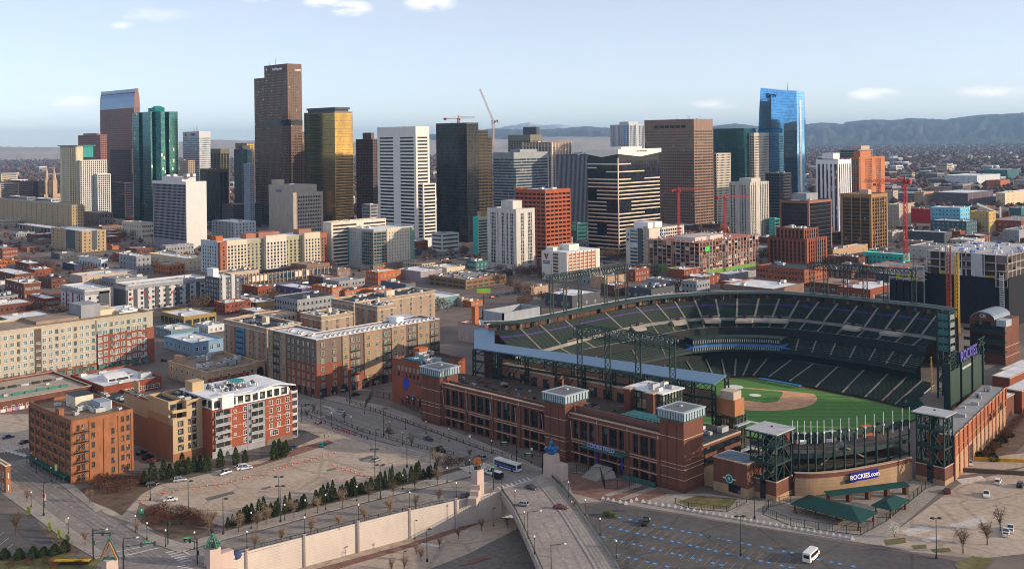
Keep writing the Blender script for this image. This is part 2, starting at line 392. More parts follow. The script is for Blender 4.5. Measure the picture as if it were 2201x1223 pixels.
# ================================================================ ground, roads, hills, far city
asph=GRD('asphalt_street',(.2,.18,.175),(.28,.25,.235),.05,c3=0,sc3=.6,cracks=.06)
asphd=GRD('dark_asphalt',(.075,.072,.078),(.115,.108,.108),.05,sc3=.5,cracks=.05)
lotm=GRD('parking_asphalt',(.37,.30,.245),(.45,.37,.305),.035,sc3=.5,cracks=.045)
walk=GRD('pavement_concrete',(.25,.22,.2),(.36,.32,.29),.06,sc3=.8)
soil=GRD('mulch_soil',(.09,.06,.045),(.15,.1,.07),.2)
city=GRD('city_ground',(.10,.08,.078),(.2,.165,.15),.012,sc3=.06)
brickp=GRD('brick_paving',(.17,.085,.07),(.23,.13,.11),.1)
grassd=GRD('winter_lawn',(.1,.09,.04),(.16,.15,.06),.1)
white_mark=GRD('road_paint_white',(.55,.56,.57),(.42,.42,.42),.3);yel_mark=GRD('road_paint_yellow',(.42,.25,.08),(.33,.2,.09),.3);blue_mark=GRD('bay_paint_blue',(.03,.17,.42),(.06,.22,.46),.3)
def P(*pts,z=0.0):return[G(x,y,z)for x,y in pts]
def sheet(name,pts,mat,z,kind='structure',th=0):
 b=MB()
 if th:b.prism([(p.x,p.y)for p in pts],z-.3,z)
 else:
  q=[(p.x,p.y,z)for p in pts];ar=sum(q[i][0]*q[(i+1)%len(q)][1]-q[(i+1)%len(q)][0]*q[i][1]for i in range(len(q)))
  b.poly(q if ar>0 else q[::-1])
 return TAG(b.build(name,mat),kind=kind)
LOWZ=-8.5
WALL=[(443,1213),(560,1181),(655,1157),(760,1130),(865,1104),(950,1086),(1015,1071),(1078,1058)]
wp=P(*WALL)
nearL=G(443,1420);abut=G(1165,1040)
far=90000
gp=[Vector((-400,-200,0)),Vector((nearL.x-40,nearL.y-40,0)),nearL]+wp+[G(1100,1050),G(1180,1062),G(1262,1180),G(1345,1300),G(1420,1700),Vector((0,-200,0)),Vector((far,-far*.45,0)),Vector((far,far,0)),Vector((-far*.45,far,0)),Vector((-400,100,0))]
lw=[G(443,1225,LOWZ)+Vector((-6,0,0)),Vector((nearL.x-40,nearL.y-40,0)),Vector((-20,-60,0)),Vector((210,60,0)),G(1345,1300),G(1262,1180),G(1180,1062)]+[p for p in wp[::-1]]
sheet('lower_ground',[Vector((p.x,p.y,LOWZ))for p in lw],lotm,LOWZ)
lowm=GRD('worn_asphalt',(.13,.118,.11),(.18,.165,.15),.06,sc3=.6,cracks=.08)
sheet('lower_lot',[p for p in P((960,1240),(890,1235),(1010,1188),(1165,1108),(1230,1100),(1330,1240),(1330,1300),(900,1300),z=LOWZ)],lowm,LOWZ+.03)
sheet('curb_island',P((985,1216),(1000,1206),(1050,1193),(1060,1198),(1010,1213),z=LOWZ),brickp,LOWZ+.15)
sheet('brick_verge',P((655,1228),(760,1200),(870,1170),(1000,1128),(1052,1106),(1066,1110),(1000,1137),(870,1180),(760,1212),(680,1236),z=LOWZ),brickp,LOWZ+.02)
b=MB();q0=[G(1180,1062),G(1262,1180),G(1345,1300),G(1420,1700)];b.loft([[p for p in q0],[Vector((p.x-7,p.y+7,LOWZ-.1))for p in q0]],caps=False,close=False);ST('embankment',b,soil)
sheet('road',P((-60,1005),(60,985),(155,1055),(205,1090),(330,1170),(385,1190),(440,1215),(443,1300),(215,1300),(195,1223),(235,1195),(190,1160),(90,1085),(0,1010)),asph,.02)
sheet('road.001',P((385,1190),(443,1172),(560,1141),(700,1103),(850,1065),(985,1033),(1075,1012),(1078,1058),(950,1086),(865,1104),(655,1157),(443,1213)),asph,.024)
sheet('road.002',P((600,840),(640,845),(690,858),(800,885),(930,928),(1050,970),(1110,992),(1172,1016),(1172,1040),(1085,1062),(1075,1012),(1000,990),(900,970),(790,940),(690,900),(640,880),(610,862)),asph,.028)
sheet('road.003',P((640,845),(700,852),(850,822),(850,800),(700,836)),asph,.022)
sheet('parking_lot',P((160,1062),(245,1098),(262,1108),(305,1062),(340,1042),(390,1032),(640,965),(640,890),(665,905),(780,948),(960,975),(1000,990),(1000,1004),(880,1035),(610,1100),(480,1130),(300,1080),(290,1110),(330,1140),(205,1095)),lotm,.012)
sheet('parking_lot.001',P((1255,1085),(1300,1080),(1500,1113),(1700,1145),(1850,1172),(1970,1190),(2100,1213),(2120,1300),(1345,1300)),asphd,.02)
sheet('parking_lot.002',P((1885,1170),(2062,1040),(2201,1005),(2620,1000),(2700,1150),(2201,1190),(2100,1200),(1960,1185)),lotm,.014)
sheet('parking_lot.003',P((2062,1022),(2075,985),(2150,978),(2620,940),(2620,985),(2201,1003)),lotm,.016)
sheet('parking_lot.004',P((-60,1130),(0,1105),(70,1105),(125,1180),(60,1200),(-60,1215)),asphd,.02)
sheet('parking_lot.005',P((-60,985),(-60,905),(0,890),(64,890),(66,960)),lotm,.017)
sheet('pavement',P((60,985),(72,975),(160,1043),(215,1095),(205,1100)),walk,.13,th=1)
sheet('pavement.001',P((0,1012),(90,1087),(190,1162),(232,1194),(205,1200),(150,1168),(60,1100),(-40,1030)),walk,.13,th=1)
sheet('pavement.002',P((290,1120),(338,1150),(395,1168),(480,1143),(610,1107),(880,1041),(1000,1008),(1060,994),(1080,1004),(985,1030),(850,1062),(700,1100),(560,1138),(443,1169),(385,1187),(330,1168),(268,1128)),walk,.13,th=1)
sheet('pavement.003',P((690,856),(720,850),(840,876),(935,910),(1040,952),(1120,985),(1172,1010),(1160,1012),(1108,990),(1045,968),(930,926),(800,882)),walk,.13,th=1)
sheet('pavement.004',P((640,882),(690,903),(790,943),(900,973),(980,985),(975,988),(890,978),(780,950),(665,908),(640,893)),walk,.13,th=1)
sheet('plaza',P((1195,1025),(1240,1012),(1440,1062),(1520,1060),(1620,1075),(1710,1065),(1960,1032),(2040,1040),(1890,1172),(1700,1143),(1500,1110),(1300,1076),(1245,1082)),walk,.05)
sheet('planting_bed',P((157,1060),(170,1050),(290,1030),(345,1040),(300,1062),(262,1105),(245,1095)),soil,.06)
sheet('planting_bed.001',P((300,1120),(330,1096),(420,1108),(470,1130),(440,1145),(370,1158),(340,1142)),soil,.06)
sheet('planting_bed.002',P((480,1128),(600,1098),(880,1032),(1000,1000),(985,1012),(880,1042),(610,1108),(490,1140)),soil,.05)
sheet('planting_bed.003',P((80,1140),(120,1130),(180,1180),(165,1190)),soil,.05)
sheet('lawn',P((-60,1225),(-60,1195),(60,1202),(130,1186),(215,1203),(200,1240)),grassd,.05)
sheet('red_brick_path',P((480,1006),(560,996),(640,962),(705,945),(718,952),(645,975),(540,1006)),brickp,.04)
sheet('driveway',P((560,985),(640,958),(690,938),(655,925),(610,920),(560,940)),asphd,.035)
sheet('brick_plaza',P((1218,1015),(1290,1022),(1440,1060),(1380,1078),(1290,1074),(1230,1060)),brickp,.07)
for i,(a,c)in enumerate((((1297,1064),(1378,1036)),((1330,1072),(1398,1046)))):
 sheet('stair_band',P(a,(a[0]+14,a[1]+3),(c[0]+14,c[1]+4),c),walk,.1)
sheet('planting_bed.004',P((1455,1078),(1500,1065),(1585,1072),(1565,1095),(1480,1088)),grassd,.08)
sheet('planting_bed.005',P((2100,985),(2120,960),(2201,880),(2260,860),(2260,900),(2180,975),(2150,980)),soil,.05)
for pts in(((1900,1160),(1945,1155),(1948,1166),(1905,1172)),((1960,1172),(1990,1170),(1992,1178),(1965,1180)),((2000,1180),(2040,1177),(2045,1185),(2010,1188)),((2050,1212),(2090,1195),(2140,1202),(2120,1222),(2060,1224))):
 sheet('grass_island',P(*pts),grassd,.1)
def marks(name,segs,mat,w=.14,z=.05):
 b=MB()
 for(p,q)in segs:
  p,q=G(*p)if len(p)==2 else Vector(p),G(*q)if len(q)==2 else Vector(q)
  d=(q-p);d.z=0;n=Vector((-d.y,d.x,0)).normalized()*w/2
  b.poly([(p.x+n.x,p.y+n.y,z),(p.x-n.x,p.y-n.y,z),(q.x-n.x,q.y-n.y,z),(q.x+n.x,q.y+n.y,z)])
 for i,f in enumerate(b.f):
  a,c,d=(Vector(b.v[k])for k in f[:3])
  if(c-a).cross(d-a).z<0:b.f[i]=f[::-1]
 return ST(name,b,mat)
def dash(p,q,n,duty=.35):
 p,q=G(*p),G(*q)
 return[(tuple(p.lerp(q,i/n)),tuple(p.lerp(q,(i+duty)/n)))for i in range(n)]
L=lambda p,q:(p,q)
sg=[]
for a,c,n in(((15,1000),(330,1205),14),((45,1000),(350,1195),14),((-20,1005),(300,1213),14),((690,870),(1085,1005),12),((700,880),(1075,1012),12),((460,1188),(1000,1052),11),((1125,1070),(1225,1223),7),((1150,1062),(1262,1223),7)):
 sg+=dash(a,c,n,.22)
marks('lane_dashes',sg,white_mark,.16,.072)
marks('stop_lines',[L((248,1186),(320,1172)),L((1078,1050),(1149,1030)),L((386,1180),(408,1192)),L((1020,1045),(1062,1032))],white_mark,.5,.076)
cw=[]
for i in range(8):cw+=[((250+i*11,1198-i*2.6),(262+i*11,1192-i*2.6+4))]
for i in range(6):cw+=[((356+i*6,1188+i*4.2),(382+i*6,1182+i*4.2))]
for i in range(8):cw+=[((1070+i*9,1046-i*2.9),(1076+i*9,1052-i*2.9))]
for i in range(7):cw+=[((693+i*6,872+i*3),(711+i*6,876+i*2.6))]
for i in range(7):cw+=[((676+i*8,898-i*2.5),(683+i*8,901-i*2.5))]
for i in range(6):cw+=[((5+i*9,962+i*2.5),(18+i*9,972+i*2.5))]
for i in range(5):cw+=[((380+i*8,1218+i*3),(398+i*8,1215+i*3))]
marks('crosswalk_bars',cw,white_mark,.7,.08)
yl=[]
yl+=[L((465,1181),(1020,1044)),L((475,1180),(1015,1047))]
def bays(a,c,d,n):
 A,B=G(*a),G(*c);D=G(*d)-A
 return[(tuple(A.lerp(B,i/n)),tuple(A.lerp(B,i/n)+D))for i in range(n+1)]
for a,c,d,n in(((330,1068),(640,985),(322,1060),34),((345,1088),(700,990),(335,1078),38),((420,1106),(780,1008),(405,1094),38),((520,1110),(880,1022),(500,1100),36),((660,960),(940,978),(650,954),16)):
 yl+=bays(a,c,d,n);yl+=[L(a,c)]
marks('bay_lines',yl,yel_mark,.13,.04)
yr=[]
for a,c,d,n in(((1320,1118),(1720,1206),(1300,1130),22),((1300,1146),(1600,1213),(1282,1160),18),((1335,1190),(1480,1225),(1318,1204),8)):
 yr+=bays(a,c,d,n)
marks('bay_lines.001',yr,yel_mark,.13,.044)
yw=[]
for a,c,d,n in(((1905,1150),(2190,1050),(1950,1158),24),((2000,1165),(2230,1075),(2040,1172),20),((2085,1030),(2250,1020),(2075,1040),12)):
 yw+=bays(a,c,d,n)
marks('bay_lines.002',yw,yel_mark,.12,.04)
marks('bay_lines.003',bays((0,1130),(60,1210),(-20,1146),6)+bays((10,975),(62,965),(4,950),7),white_mark,.13,.045)
b=MB()
for row in(((1333,1112),(1543,1157),12),((1524,1153),(1704,1188),9),((1313,1133),(1540,1184),13),((1565,1190),(1700,1219),7),((1299,1154),(1551,1214),13),((1328,1192),(1430,1216),6),((1760,1202),(1830,1216),4)):
 A,B=G(*row[0]),G(*row[1]);n=row[2];d=(B-A).normalized();nn=Vector((-d.y,d.x,0))
 for i in range(n):
  p=A.lerp(B,(i+(.18 if i%2 else-.05))/(n-1));s=.68
  b.poly([(*(p+d*a*s+nn*c*s).xy,.05)for a,c in((-1,-1),(1,-1),(1,1),(-1,1))])
for i,f in enumerate(b.f):
 a,c,d=(Vector(b.v[k])for k in f[:3])
 if(c-a).cross(d-a).z<0:b.f[i]=f[::-1]
ST('accessible_bay_squares',b,blue_mark)
b=MB()
for row in(((1333,1112),(1543,1157),12),((1524,1153),(1704,1188),9),((1313,1133),(1540,1184),13),((1565,1190),(1700,1219),7),((1299,1154),(1551,1214),13),((1328,1192),(1430,1216),6),((1760,1202),(1830,1216),4)):
 A,B=G(*row[0]),G(*row[1]);n=row[2]
 for i in range(n):
  p=A.lerp(B,(i+(.18 if i%2 else-.05))/(n-1))
  b.prism([(p.x+.2*cos(t*pi/4),p.y+.2*sin(t*pi/4))for t in range(8)],.055,.06);b.box(p.x-.07,p.y+.2,.055,p.x+.07,p.y+.5,.062)
ST('accessible_bay_symbols',b,white_mark)
marks('arrows_on_lower_lot',[(tuple(G(x,y,LOWZ)),tuple(G(x+dx,y+dy,LOWZ)))for x,y,dx,dy in((905,1168,40,6),(1000,1141,30,4))],white_mark,1.6,LOWZ+.05)
patch=GRD('new_concrete_patch',(.46,.43,.41),(.54,.5,.48),.2)
for i,pts in enumerate((((1935,1140),(1990,1128),(2010,1138),(1955,1152)),((2040,1128),(2110,1110),(2125,1120),(2060,1140)),((1978,1158),(2020,1150),(2030,1156),(1990,1165)),((2055,1030),(2110,1022),(2120,1032),(2070,1042)),((985,1005),(1040,995),(1060,1000),(1010,1016)))):
 sheet('concrete_patch',P(*pts),patch,.03 if i<4 else.135)
tar=GRD('tar_patch',(.12,.11,.11),(.16,.15,.145),.3)
for pts in(((770,986),(800,978),(806,982),(776,990)),((440,1070),(500,1055),(506,1060),(446,1076)),((700,1010),(720,1005),(724,1008),(704,1013)),((120,1120),(150,1140),(146,1144),(116,1124)),((880,930),(910,942),(905,945),(876,933)),((560,1050),(580,1044),(584,1047),(564,1053))):
 sheet('tar_patch',P(*pts),tar,.034)
trk_=GRD('street_wheel_track',(.17,.155,.15),(.22,.2,.19),.15)
marks('wheel_tracks',[((x,1000),(x+318,1207))for x in(-6,6,24,36,54,66)]+[((470,1172),(1005,1044)),((466,1177),(1010,1048)),((474,1190),(1000,1060)),((700,866),(1090,1001)),((698,874),(1085,1008)),((690,884),(1060,1004))],trk_,.7,.038)
def ridge(name,pts,Y,zb,mat,rows=14,depth=.35,seed=1,rough=90,n=220):
 rg=random.Random(seed);px0,px1=pts[0][0],pts[-1][0];b=MB()
 ph=[(rg.uniform(.6,7),rg.uniform(0,6.3),rg.uniform(.3,1))for _ in range(14)]
 def hy(px):
  for(a,y0),(c,y1)in zip(pts,pts[1:]):
   if a<=px<=c:
    t=(px-a)/(c-a);t=t*t*(3-2*t)*.6+t*.4;return y0+(y1-y0)*t
 for j in range(rows+1):
  t=j/rows
  for i in range(n+1):
   px=px0+(px1-px0)*i/n
   top=GY(px,hy(px)+rg.uniform(-.8,.8),Y*(1+depth));
   q=GY(px,300,Y*(1+depth*t));w=sum(a*sin(f*px*.011+p+t*5*a)for f,p,a in ph)/6
   z=zb+(top.z-zb)*(t**1.15)*(1+(.30*w)*(1-t)*min(1,3*t))+rg.uniform(-1,1)*rough*.12*t*(1-t)*4
   b.v.append((q.x,q.y,z if t<1 else top.z))
 for j in range(rows):
  for i in range(n):
   a=j*(n+1)+i;b.f.append((a,a+1,a+n+2,a+n+1));b.m.append(0)
 o=b.build(name,mat,smooth=True);return TAG(o,kind='structure')
mtm=GRD('mountain_forest',(.03,.042,.045),(.085,.09,.085),.0009,sc3=.006)
snowm=GRD('snowy_rock',(.25,.25,.25),(.6,.6,.62),.0012,sc3=.004)
ridge('mountains',[(900,289),(1000,285),(1060,277),(1130,279),(1200,277),(1260,272),(1300,275),(1380,279),(1480,277),(1530,271),(1580,266),(1640,273),(1700,271),(1770,264),(1800,266),(1812,267),(1822,262),(1880,257),(1920,259),(1960,254),(2000,256),(2035,258),(2050,254),(2110,247),(2150,246),(2201,243),(2260,246),(2400,240),(2600,250)],13000,0,mtm,seed=3,rough=700)
ridge('far_mountains',[(1000,290),(1060,277),(1100,270),(1135,264),(1165,270),(1200,268),(1240,274),(1330,283)],19500,0,snowm,seed=5,rough=500,n=80,rows=10)
ridge('hills',[(-500,318),(-200,318),(0,316),(140,317),(300,312),(400,304),(460,301),(540,303),(640,304),(760,306),(900,302),(1060,300),(1200,294),(1310,295),(1400,303)],9000,0,GRD('dry_plateau',(.28,.225,.19),(.42,.35,.29),.0006,sc3=.01),seed=8,rows=6,rough=60,depth=.6)
def woods(name,n,Y0,Y1,pr,mats,seed,size=(5,11)):
 rg=random.Random(seed);b=MB()
 for i in range(n):
  Y=Y0*(Y1/Y0)**(rg.random()**.8);px=rg.uniform(*pr);q=GY(px,300,Y);q.z=0
  if any(a<q.x<c and b_<q.y<d for a,b_,c,d in OCC):continue
  s=rg.uniform(*size)*(1+Y/9000);h=s*rg.uniform(.55,1.0);m=rg.choices(range(len(mats)),[6,4,1.6][:len(mats)])[0]
  t=rg.random()*6;o=len(b.v);k=5
  b.v+=[(q.x+s*.62*cos(t+j*6.283/k)*rg.uniform(.7,1.2),q.y+s*.62*sin(t+j*6.283/k)*rg.uniform(.7,1.2),h*rg.uniform(.25,.6))for j in range(k)]+[(q.x+rg.uniform(-1,1),q.y,h)]+[(q.x,q.y,0)]
  for j in range(k):b.f+=[(o+j,o+(j+1)%k,o+k),(o+(j+1)%k,o+j,o+k+1)];b.m+=[m,m]
 return TAG(b.build(name,mats),kind='stuff')
# ================================================================ downtown towers
pinkg=M('pink_granite',(.27,.15,.14),.6,var=.12);brng=M('brown_granite',(.15,.085,.065),.55,var=.15);grng=M('taupe_granite',(.27,.18,.14),.6,var=.12)
r,wx,wy,h=mk('skyscraper','pink granite skyscraper whose top bends back in a blue glass curve',288,232,215,300.5,Y=1900)
vol(r,0,0,wx,wy,0,h,fh=3.9,sp=.5,ps=2.9,pw=1.1,pd=.25,wall=pinkg,glass=gbrz,crown=1.2)
vol(r,-5,1,-.4,wy*.62,0,h*.6,fh=3.9,sp=.35,ps=3.4,pw=1.0,wall=M('dark_granite',(.12,.07,.07),.6),glass=gblk,corner=.8)
hh=GY(288,191,1900).z-h
prof=[(0,0),(.02,.32),(.07,.6),(.16,.78),(.24,.8),(.24,1.0),(.76,1.0),(.76,.8),(.84,.78),(.93,.6),(.98,.32),(1,0)]
b=MB();b.loft([[(p[0]*wx,0,h+p[1]*hh)for p in prof],[(p[0]*wx,wy,h+p[1]*hh)for p in prof]])
b.build('vaulted_crown',GL('vault_glass',(.09,.14,.22),(2.9,2.9,3.9),metal=.85,lit=0,wave=.001,var=.15),r)
b=MB()
for y in(-.6,wy+.02):b.loft([[(p[0]*wx,y,h+p[1]*hh*1.02)for p in prof],[(p[0]*wx,y+.58,h+p[1]*hh*1.02)for p in prof]])
b.box(wx*.2,-.7,h+hh*.8,wx*.25,wy+.6,h+hh*.83)
b.build('gable_rim',pinkg,r)
tower('office_tower','rose granite tower half hidden behind the curved glass condominium',216,290,168,229,Y=1820,fh=3.9,sp=.5,ps=3.2,pw=1.2,wall=M('rose_granite',(.3,.15,.13),.6),glass=gbrz,pent=(.1,.2,.6,.8,3))
r,wx,wy,h=mk('condominium_tower','white and green condominium tower with an overhanging curved green roof',171,345,130,231,Y=1650,wy=18)
h2=GY(150,312,1650).z
vol(r,0,0,wx*.98,22,0,h,fh=3.3,sp=.32,ps=3.4,pw=1.7,wall=M('white_panel',(.6,.6,.58),.7),glass=gteal)
vol(r,-14,6,wx*.18,42,0,h2-2,fh=3.3,sp=.3,ps=3.6,pw=1.4,wall=M('ivory_panel',(.62,.56,.42),.7),glass=GL('yellow_glass',(.4,.36,.2),metal=.7,lit=.1),strips=(('L',.02,.2),('R',.45,1)))
b=MB();pts=[(-17,3),(-17,45),(0,45),(22,34),(34,20),(30,8),(8,3)]
b.prism(pts,h2-2,h2-.6);b.prism([(p[0]*.8+3,p[1]*.8+5)for p in pts[2:]],h2-20,h2-2)
b.build('curved_roof',tealp,r)
vol(r,wx*.55,-9,wx*1.02,-.5,0,GY(210,375,1640).z,fh=3.3,sp=.25,ps=3,pw=.8,wall=wht,glass=gteal)
low('stone_podium','brown stone podium with tall windows under the green roofed condominium',212,458,178,243,Y=1560,nf=2,nx=5,ny=4,ww=4,wh=6,wall=M('brown_stone',(.3,.2,.15)),roof=rgry)
r,wx,wy,h=mk('skyscraper','faceted dark green glass skyscraper with a small domed roof cabin',334,240,285,382,Y=1480)
prof=[(0,wy),(0,wy*.72),(wx*.10,wy*.72),(wx*.10,wy*.55),(-2,wy*.5),(-2,wy*.16),(3,wy*.16),(3,6),(8,0),(wx*.42,0),(wx*.42,7),(wx*.6,7),(wx*.6,0),(wx,0),(wx,wy)]
n=38;fh=h/n
me=MB().prism(prof,0,fh*.93).mesh('window_band',GL('green_glass',(.03,.10,.11),(1.8,1.8,4.0),metal=.88,lit=.01,var=.3))
for i in range(n):OB('window_band',me,r,(0,0,i*fh))
b=MB()
for i in range(n):b.prism([(p[0]+.1,p[1]+.1)for p in prof],i*fh+fh*.93,(i+1)*fh)
b.build('spandrel_frame',M('green_spandrel',(.03,.13,.11),.4),r)
b=MB()
for k in range(46):b.box(-.35,wy-.35,k*h/46,.45,wy+.4,k*h/46+h/92)
for k in range(46):b.box(wx-.45,-.35,k*h/46,wx+.35,.5,k*h/46+h/92)
b.build('white_edge_trim',wht,r)
MB().prism([(wx*.3,wy*.3),(wx*.62,wy*.2),(wx*.8,wy*.5),(wx*.55,wy*.75),(wx*.3,wy*.6)],h,h+6).loft([[(wx*.3,wy*.3,h+6),(wx*.62,wy*.2,h+6),(wx*.8,wy*.5,h+6),(wx*.55,wy*.75,h+6)],[(wx*.42,wy*.4,h+9),(wx*.58,wy*.36,h+9),(wx*.66,wy*.5,h+9),(wx*.55,wy*.6,h+9)]]).build('roof_cabin',tealp,r)
r,wx,wy,h=tower('office_tower','white banded office tower with a blue roof sign and antennas',428,283,393,452.5,Y=1950,fh=4,sp=.45,wall=M('pale_band',(.55,.57,.6),.6),glass=ggry,crown=12,psR=2.4,pw=.8,corner=.2,pd=.1)
TXT('TIAA',7,M('sign_blue',(.02,.12,.5),.5),'roof_sign',.2,r,MWX(-.35,wy*.36,h-6),bold=.1)
b=MB();b.tube((-.3,wy*.82,h-6),(-.7,wy*.82,h-6),2.6,14).build('roof_emblem',M('sign_blue',(.02,.12,.5)),r)
b=MB()
for(u,v,z)in((.4,.6,9),(.5,.5,12),(.6,.5,8),(.3,.5,10)):b.tube((wx*u,wy*v,h-2),(wx*u,wy*v,h+z),.35,4,r2=.1)
b.build('antenna',dark,r)
tower('office_tower','olive glass tower with a pale cap behind the brown columned block',474,320,453,492.5,Y=1850,fh=4,sp=.1,ps=5,pw=1.3,wall=M('olive_metal',(.16,.15,.1),.6),glass=gblk,crown=9)
tower('office_block','dark brown block of tall window slots beneath the banded white tower',471,364,430,490,Y=1560,fh=4,sp=.06,ps=5.5,pw=1.4,wall=M('maroon_granite',(.13,.06,.05),.6),glass=gblk,crown=5)
tower('apartment_tower','small pale tower of balconies in front of the banded white tower',405,345,386,418,Y=1750,fh=3.2,sp=.4,ps=3,pw=1,wall=beige,glass=ggry)
tower('office_tower','slim dark green glass tower tucked beside the tallest brown skyscraper',520,321,503,543,Y=1780,fh=4,sp=.12,ps=3,pw=.3,wall=dgry,glass=gteal,pent=(.2,.2,.9,.9,6,dgry))
tower('office_tower','small bronze tower with a gold lit side behind the tallest skyscraper',530,308,506,547,Y=2000,fh=4,sp=.3,ps=3,pw=.5,wall=brng,glass=ggold)
tower('apartment_tower','narrow pale blue slab with tiny windows below the tallest skyscraper',536,352,524,546,Y=1480,fh=3.1,sp=.5,ps=2.6,pw=1.3,wall=M('blue_grey_panel',(.33,.38,.46)),glass=gwin)
r,wx,wy,h=mk('skyscraper','tallest brown granite skyscraper with a notched top and white rooftop sign',617.5,137,568,636,Y=1500,wx=24)
ya=GY(545,157,1515)
wyl=place(617.5,137,541,636,Y=1500)[3]
vol(r,0,0,wx,wy,0,h,fh=4,sp=.5,psL=3.2,psR=3.2,pw=1.0,pd=.2,wall=brng,glass=gbrz,crown=13,strips=())
for z_,w_ in((.628,wx),):MB().box(-.55,-.55,h*.622,wx+.3,wy+.3,h*.655).build('mechanical_band',gblk,r)
vol(r,4,wy+.5,wx,wyl,0,h-17,fh=4,sp=.5,ps=3.2,pw=1.0,pd=.2,wall=brng,glass=gbrz,crown=4)
xr=place(617.5,330,541,660,Y=1500)[2]
vol(r,wx+.3,-.6,xr,wyl*.8,0,GY(650,310,1500).z,fh=4,sp=.5,ps=3.2,pw=1.0,pd=.2,wall=brng,glass=gbrz,crown=4)
TXT('healthgrades',5.2,M('sign_white',(.9,.9,.9),.5),'roof_sign',.2,r,MWX(-.55,wy*.42,h-6.5),bold=.12)
b=MB();b.loft([[(-.4,wy*.93,h-4.5),(-.4,wy*.86,h-4.5),(-.4,wy*.87,h-8.5)],[(-.7,wy*.93,h-4.5),(-.7,wy*.86,h-4.5),(-.7,wy*.87,h-8.5)]]).build('roof_emblem',M('sign_white',(.9,.9,.9)),r)
TXT('health',4.5,M('sign_white',(.9,.9,.9)),'side_sign',.2,r,MWY(wx*.72,-.55,h-9))
b=MB();b.tube((wx*.5,wy*.8,h),(wx*.5,wy*.8,h+11),.25,4);b.tube((wx*.2,wy*.9,h),(wx*.2,wy*.9,h+4),.2,4);b.build('antenna',dark,r)
tower('residential_tower','slim brick tower with a gold tip peeking out behind the tallest skyscraper',647,283,634,655,Y=1750,fh=3.5,sp=.4,ps=3,pw=1,wall=M('ochre_stone',(.42,.3,.12)),glass=gbrz,pent=(.2,.2,.8,.8,12,M('ochre_stone',(.42,.3,.12))))
r,wx,wy,h=tower('skyscraper','gold mirrored glass tower under a dark flat cap',719,240,653.5,757.5,Y=1420,fh=3.7,sp=.12,ps=1.9,pw=.16,pd=.05,wall=M('bronze_frame',(.12,.09,.05),.4,.4),glass=ggold,crown=2,corner=.3)
MB().box(4,4,h-1,wx-4,wy-4,h+3).box(2.5,2.5,h+3,wx-2.5,wy-2.5,h+6).build('roof_cap',dgry,r)
tower('office_tower','narrow white tower of dark bands split by a black glass slot',729,347,671.5,739,base=473,fh=3.6,sp=.45,wall=M('cool_white',(.6,.63,.67),.6),glass=gblk,crown=6,strips=(('L',.42,.58),('L',.74,1),('L',0,.04)),nu=3)
tower('office_tower','dark brown granite tower between the gold glass and the striped white tower',801.5,299,765,815,Y=1480,fh=4,sp=.45,ps=3.4,pw=.8,wall=M('umber_granite',(.16,.09,.07),.6),glass=gblk,pent=(.0,.1,.5,.6,9,brng))
r,wx,wy,h=tower('skyscraper','white concrete skyscraper striped with dark windows and a stepped side',893,272,811,922,Y=1180,fh=3.9,sp=.48,wall=M('warm_white',(.68,.66,.64),.6,var=.06),glass=gblk,crown=12,strips=(('L',0,.06),('L',.42,.6),('L',.95,1),('R',0,.12),('R',.86,1)),nu=4,plinth=9)
vol(r,wx*.3,-5,wx+5,wy*.7,0,GY(925,395,1180).z,fh=3.9,sp=.48,wall=M('warm_white',(.68,.66,.64)),glass=gblk,corner=1.2,plinth=9)
r,wx,wy,h=tower('skyscraper','black glass tower with stepped shoulders and a bronze sunlit side',1003,264,937,1028,Y=1230,fh=3.8,sp=.1,ps=2.2,pw=.14,pd=.05,wall=M('black_frame',(.02,.022,.028),.3),glass=gblk,crown=2,corner=.2,nu=2)
xr=place(1003,279,937,1050,Y=1230)[2];xs=place(1003,294,937,1060,Y=1230)[2]
vol(r,wx+.2,1.5,xr,wy*.9,0,GY(1040,279,1230).z,fh=3.8,sp=.3,ps=2.2,pw=.3,pd=.1,wall=M('sunlit_frame',(.13,.095,.06)),glass=gblk,corner=.3)  # shoulder frames browned: low sun on this side is put into their colour
vol(r,xr+.1,3,xs,wy*.8,0,GY(1055,294,1230).z,fh=3.8,sp=.3,ps=2.2,pw=.3,pd=.1,wall=M('sunlit_frame',(.13,.095,.06)),glass=gblk,corner=.3)
tower('office_tower','dark glass tower with pale bands and a cream lit roof storey',1104,328,1060,1177,Y=1420,fh=4,sp=.42,wall=M('silver_band',(.3,.33,.36),.5),glass=ggry,crown=9,strips=(),corner=.2,pd=.05,pent=(.25,.1,.75,.6,4))
r,wx,wy,h=tower('office_tower','olive stone tower with a tall dark lift shaft on its roof',1140,290,1092,1165,Y=1800,fh=4,sp=.2,ps=4,pw=1.2,wall=M('olive_stone',(.24,.24,.19)),glass=gwin,crown=10,pent=(.72,.1,.98,.7,14,dgry))
tower('office_tower','tan tower with white columns and a louvred top behind the fluted grey slab',1186,306,1124,1228,Y=1650,fh=4,sp=.35,ps=7,pw=1.6,pd=.8,wall=M('tan_spandrel',(.36,.25,.16)),pier=M('white_column',(.6,.6,.6)),glass=gbrz,crown=8)
tower('office_tower','grey fluted slab of thin vertical fins beside the striped black tower',1276,333,1194,1292,Y=1350,fh=4,sp=.1,ps=2.3,pw=.7,pd=.7,wall=M('slate_spandrel',(.08,.09,.12)),pier=M('grey_fin',(.38,.38,.44)),glass=gblk,crown=4,corner=.7,plinth=12)
r,wx,wy,h=tower('office_block','red orange brick office block with rows of dark strip windows',1172,408,1107,1226,base=560,fh=4.1,sp=.52,ps=6.2,pw=1.3,pd=.05,wall=M('rust_brick',(.4,.12,.06),.9),glass=gblk,roof=rwht,crown=4,nu=5)
cwht=M('grey_white_concrete',(.55,.53,.51),.85)
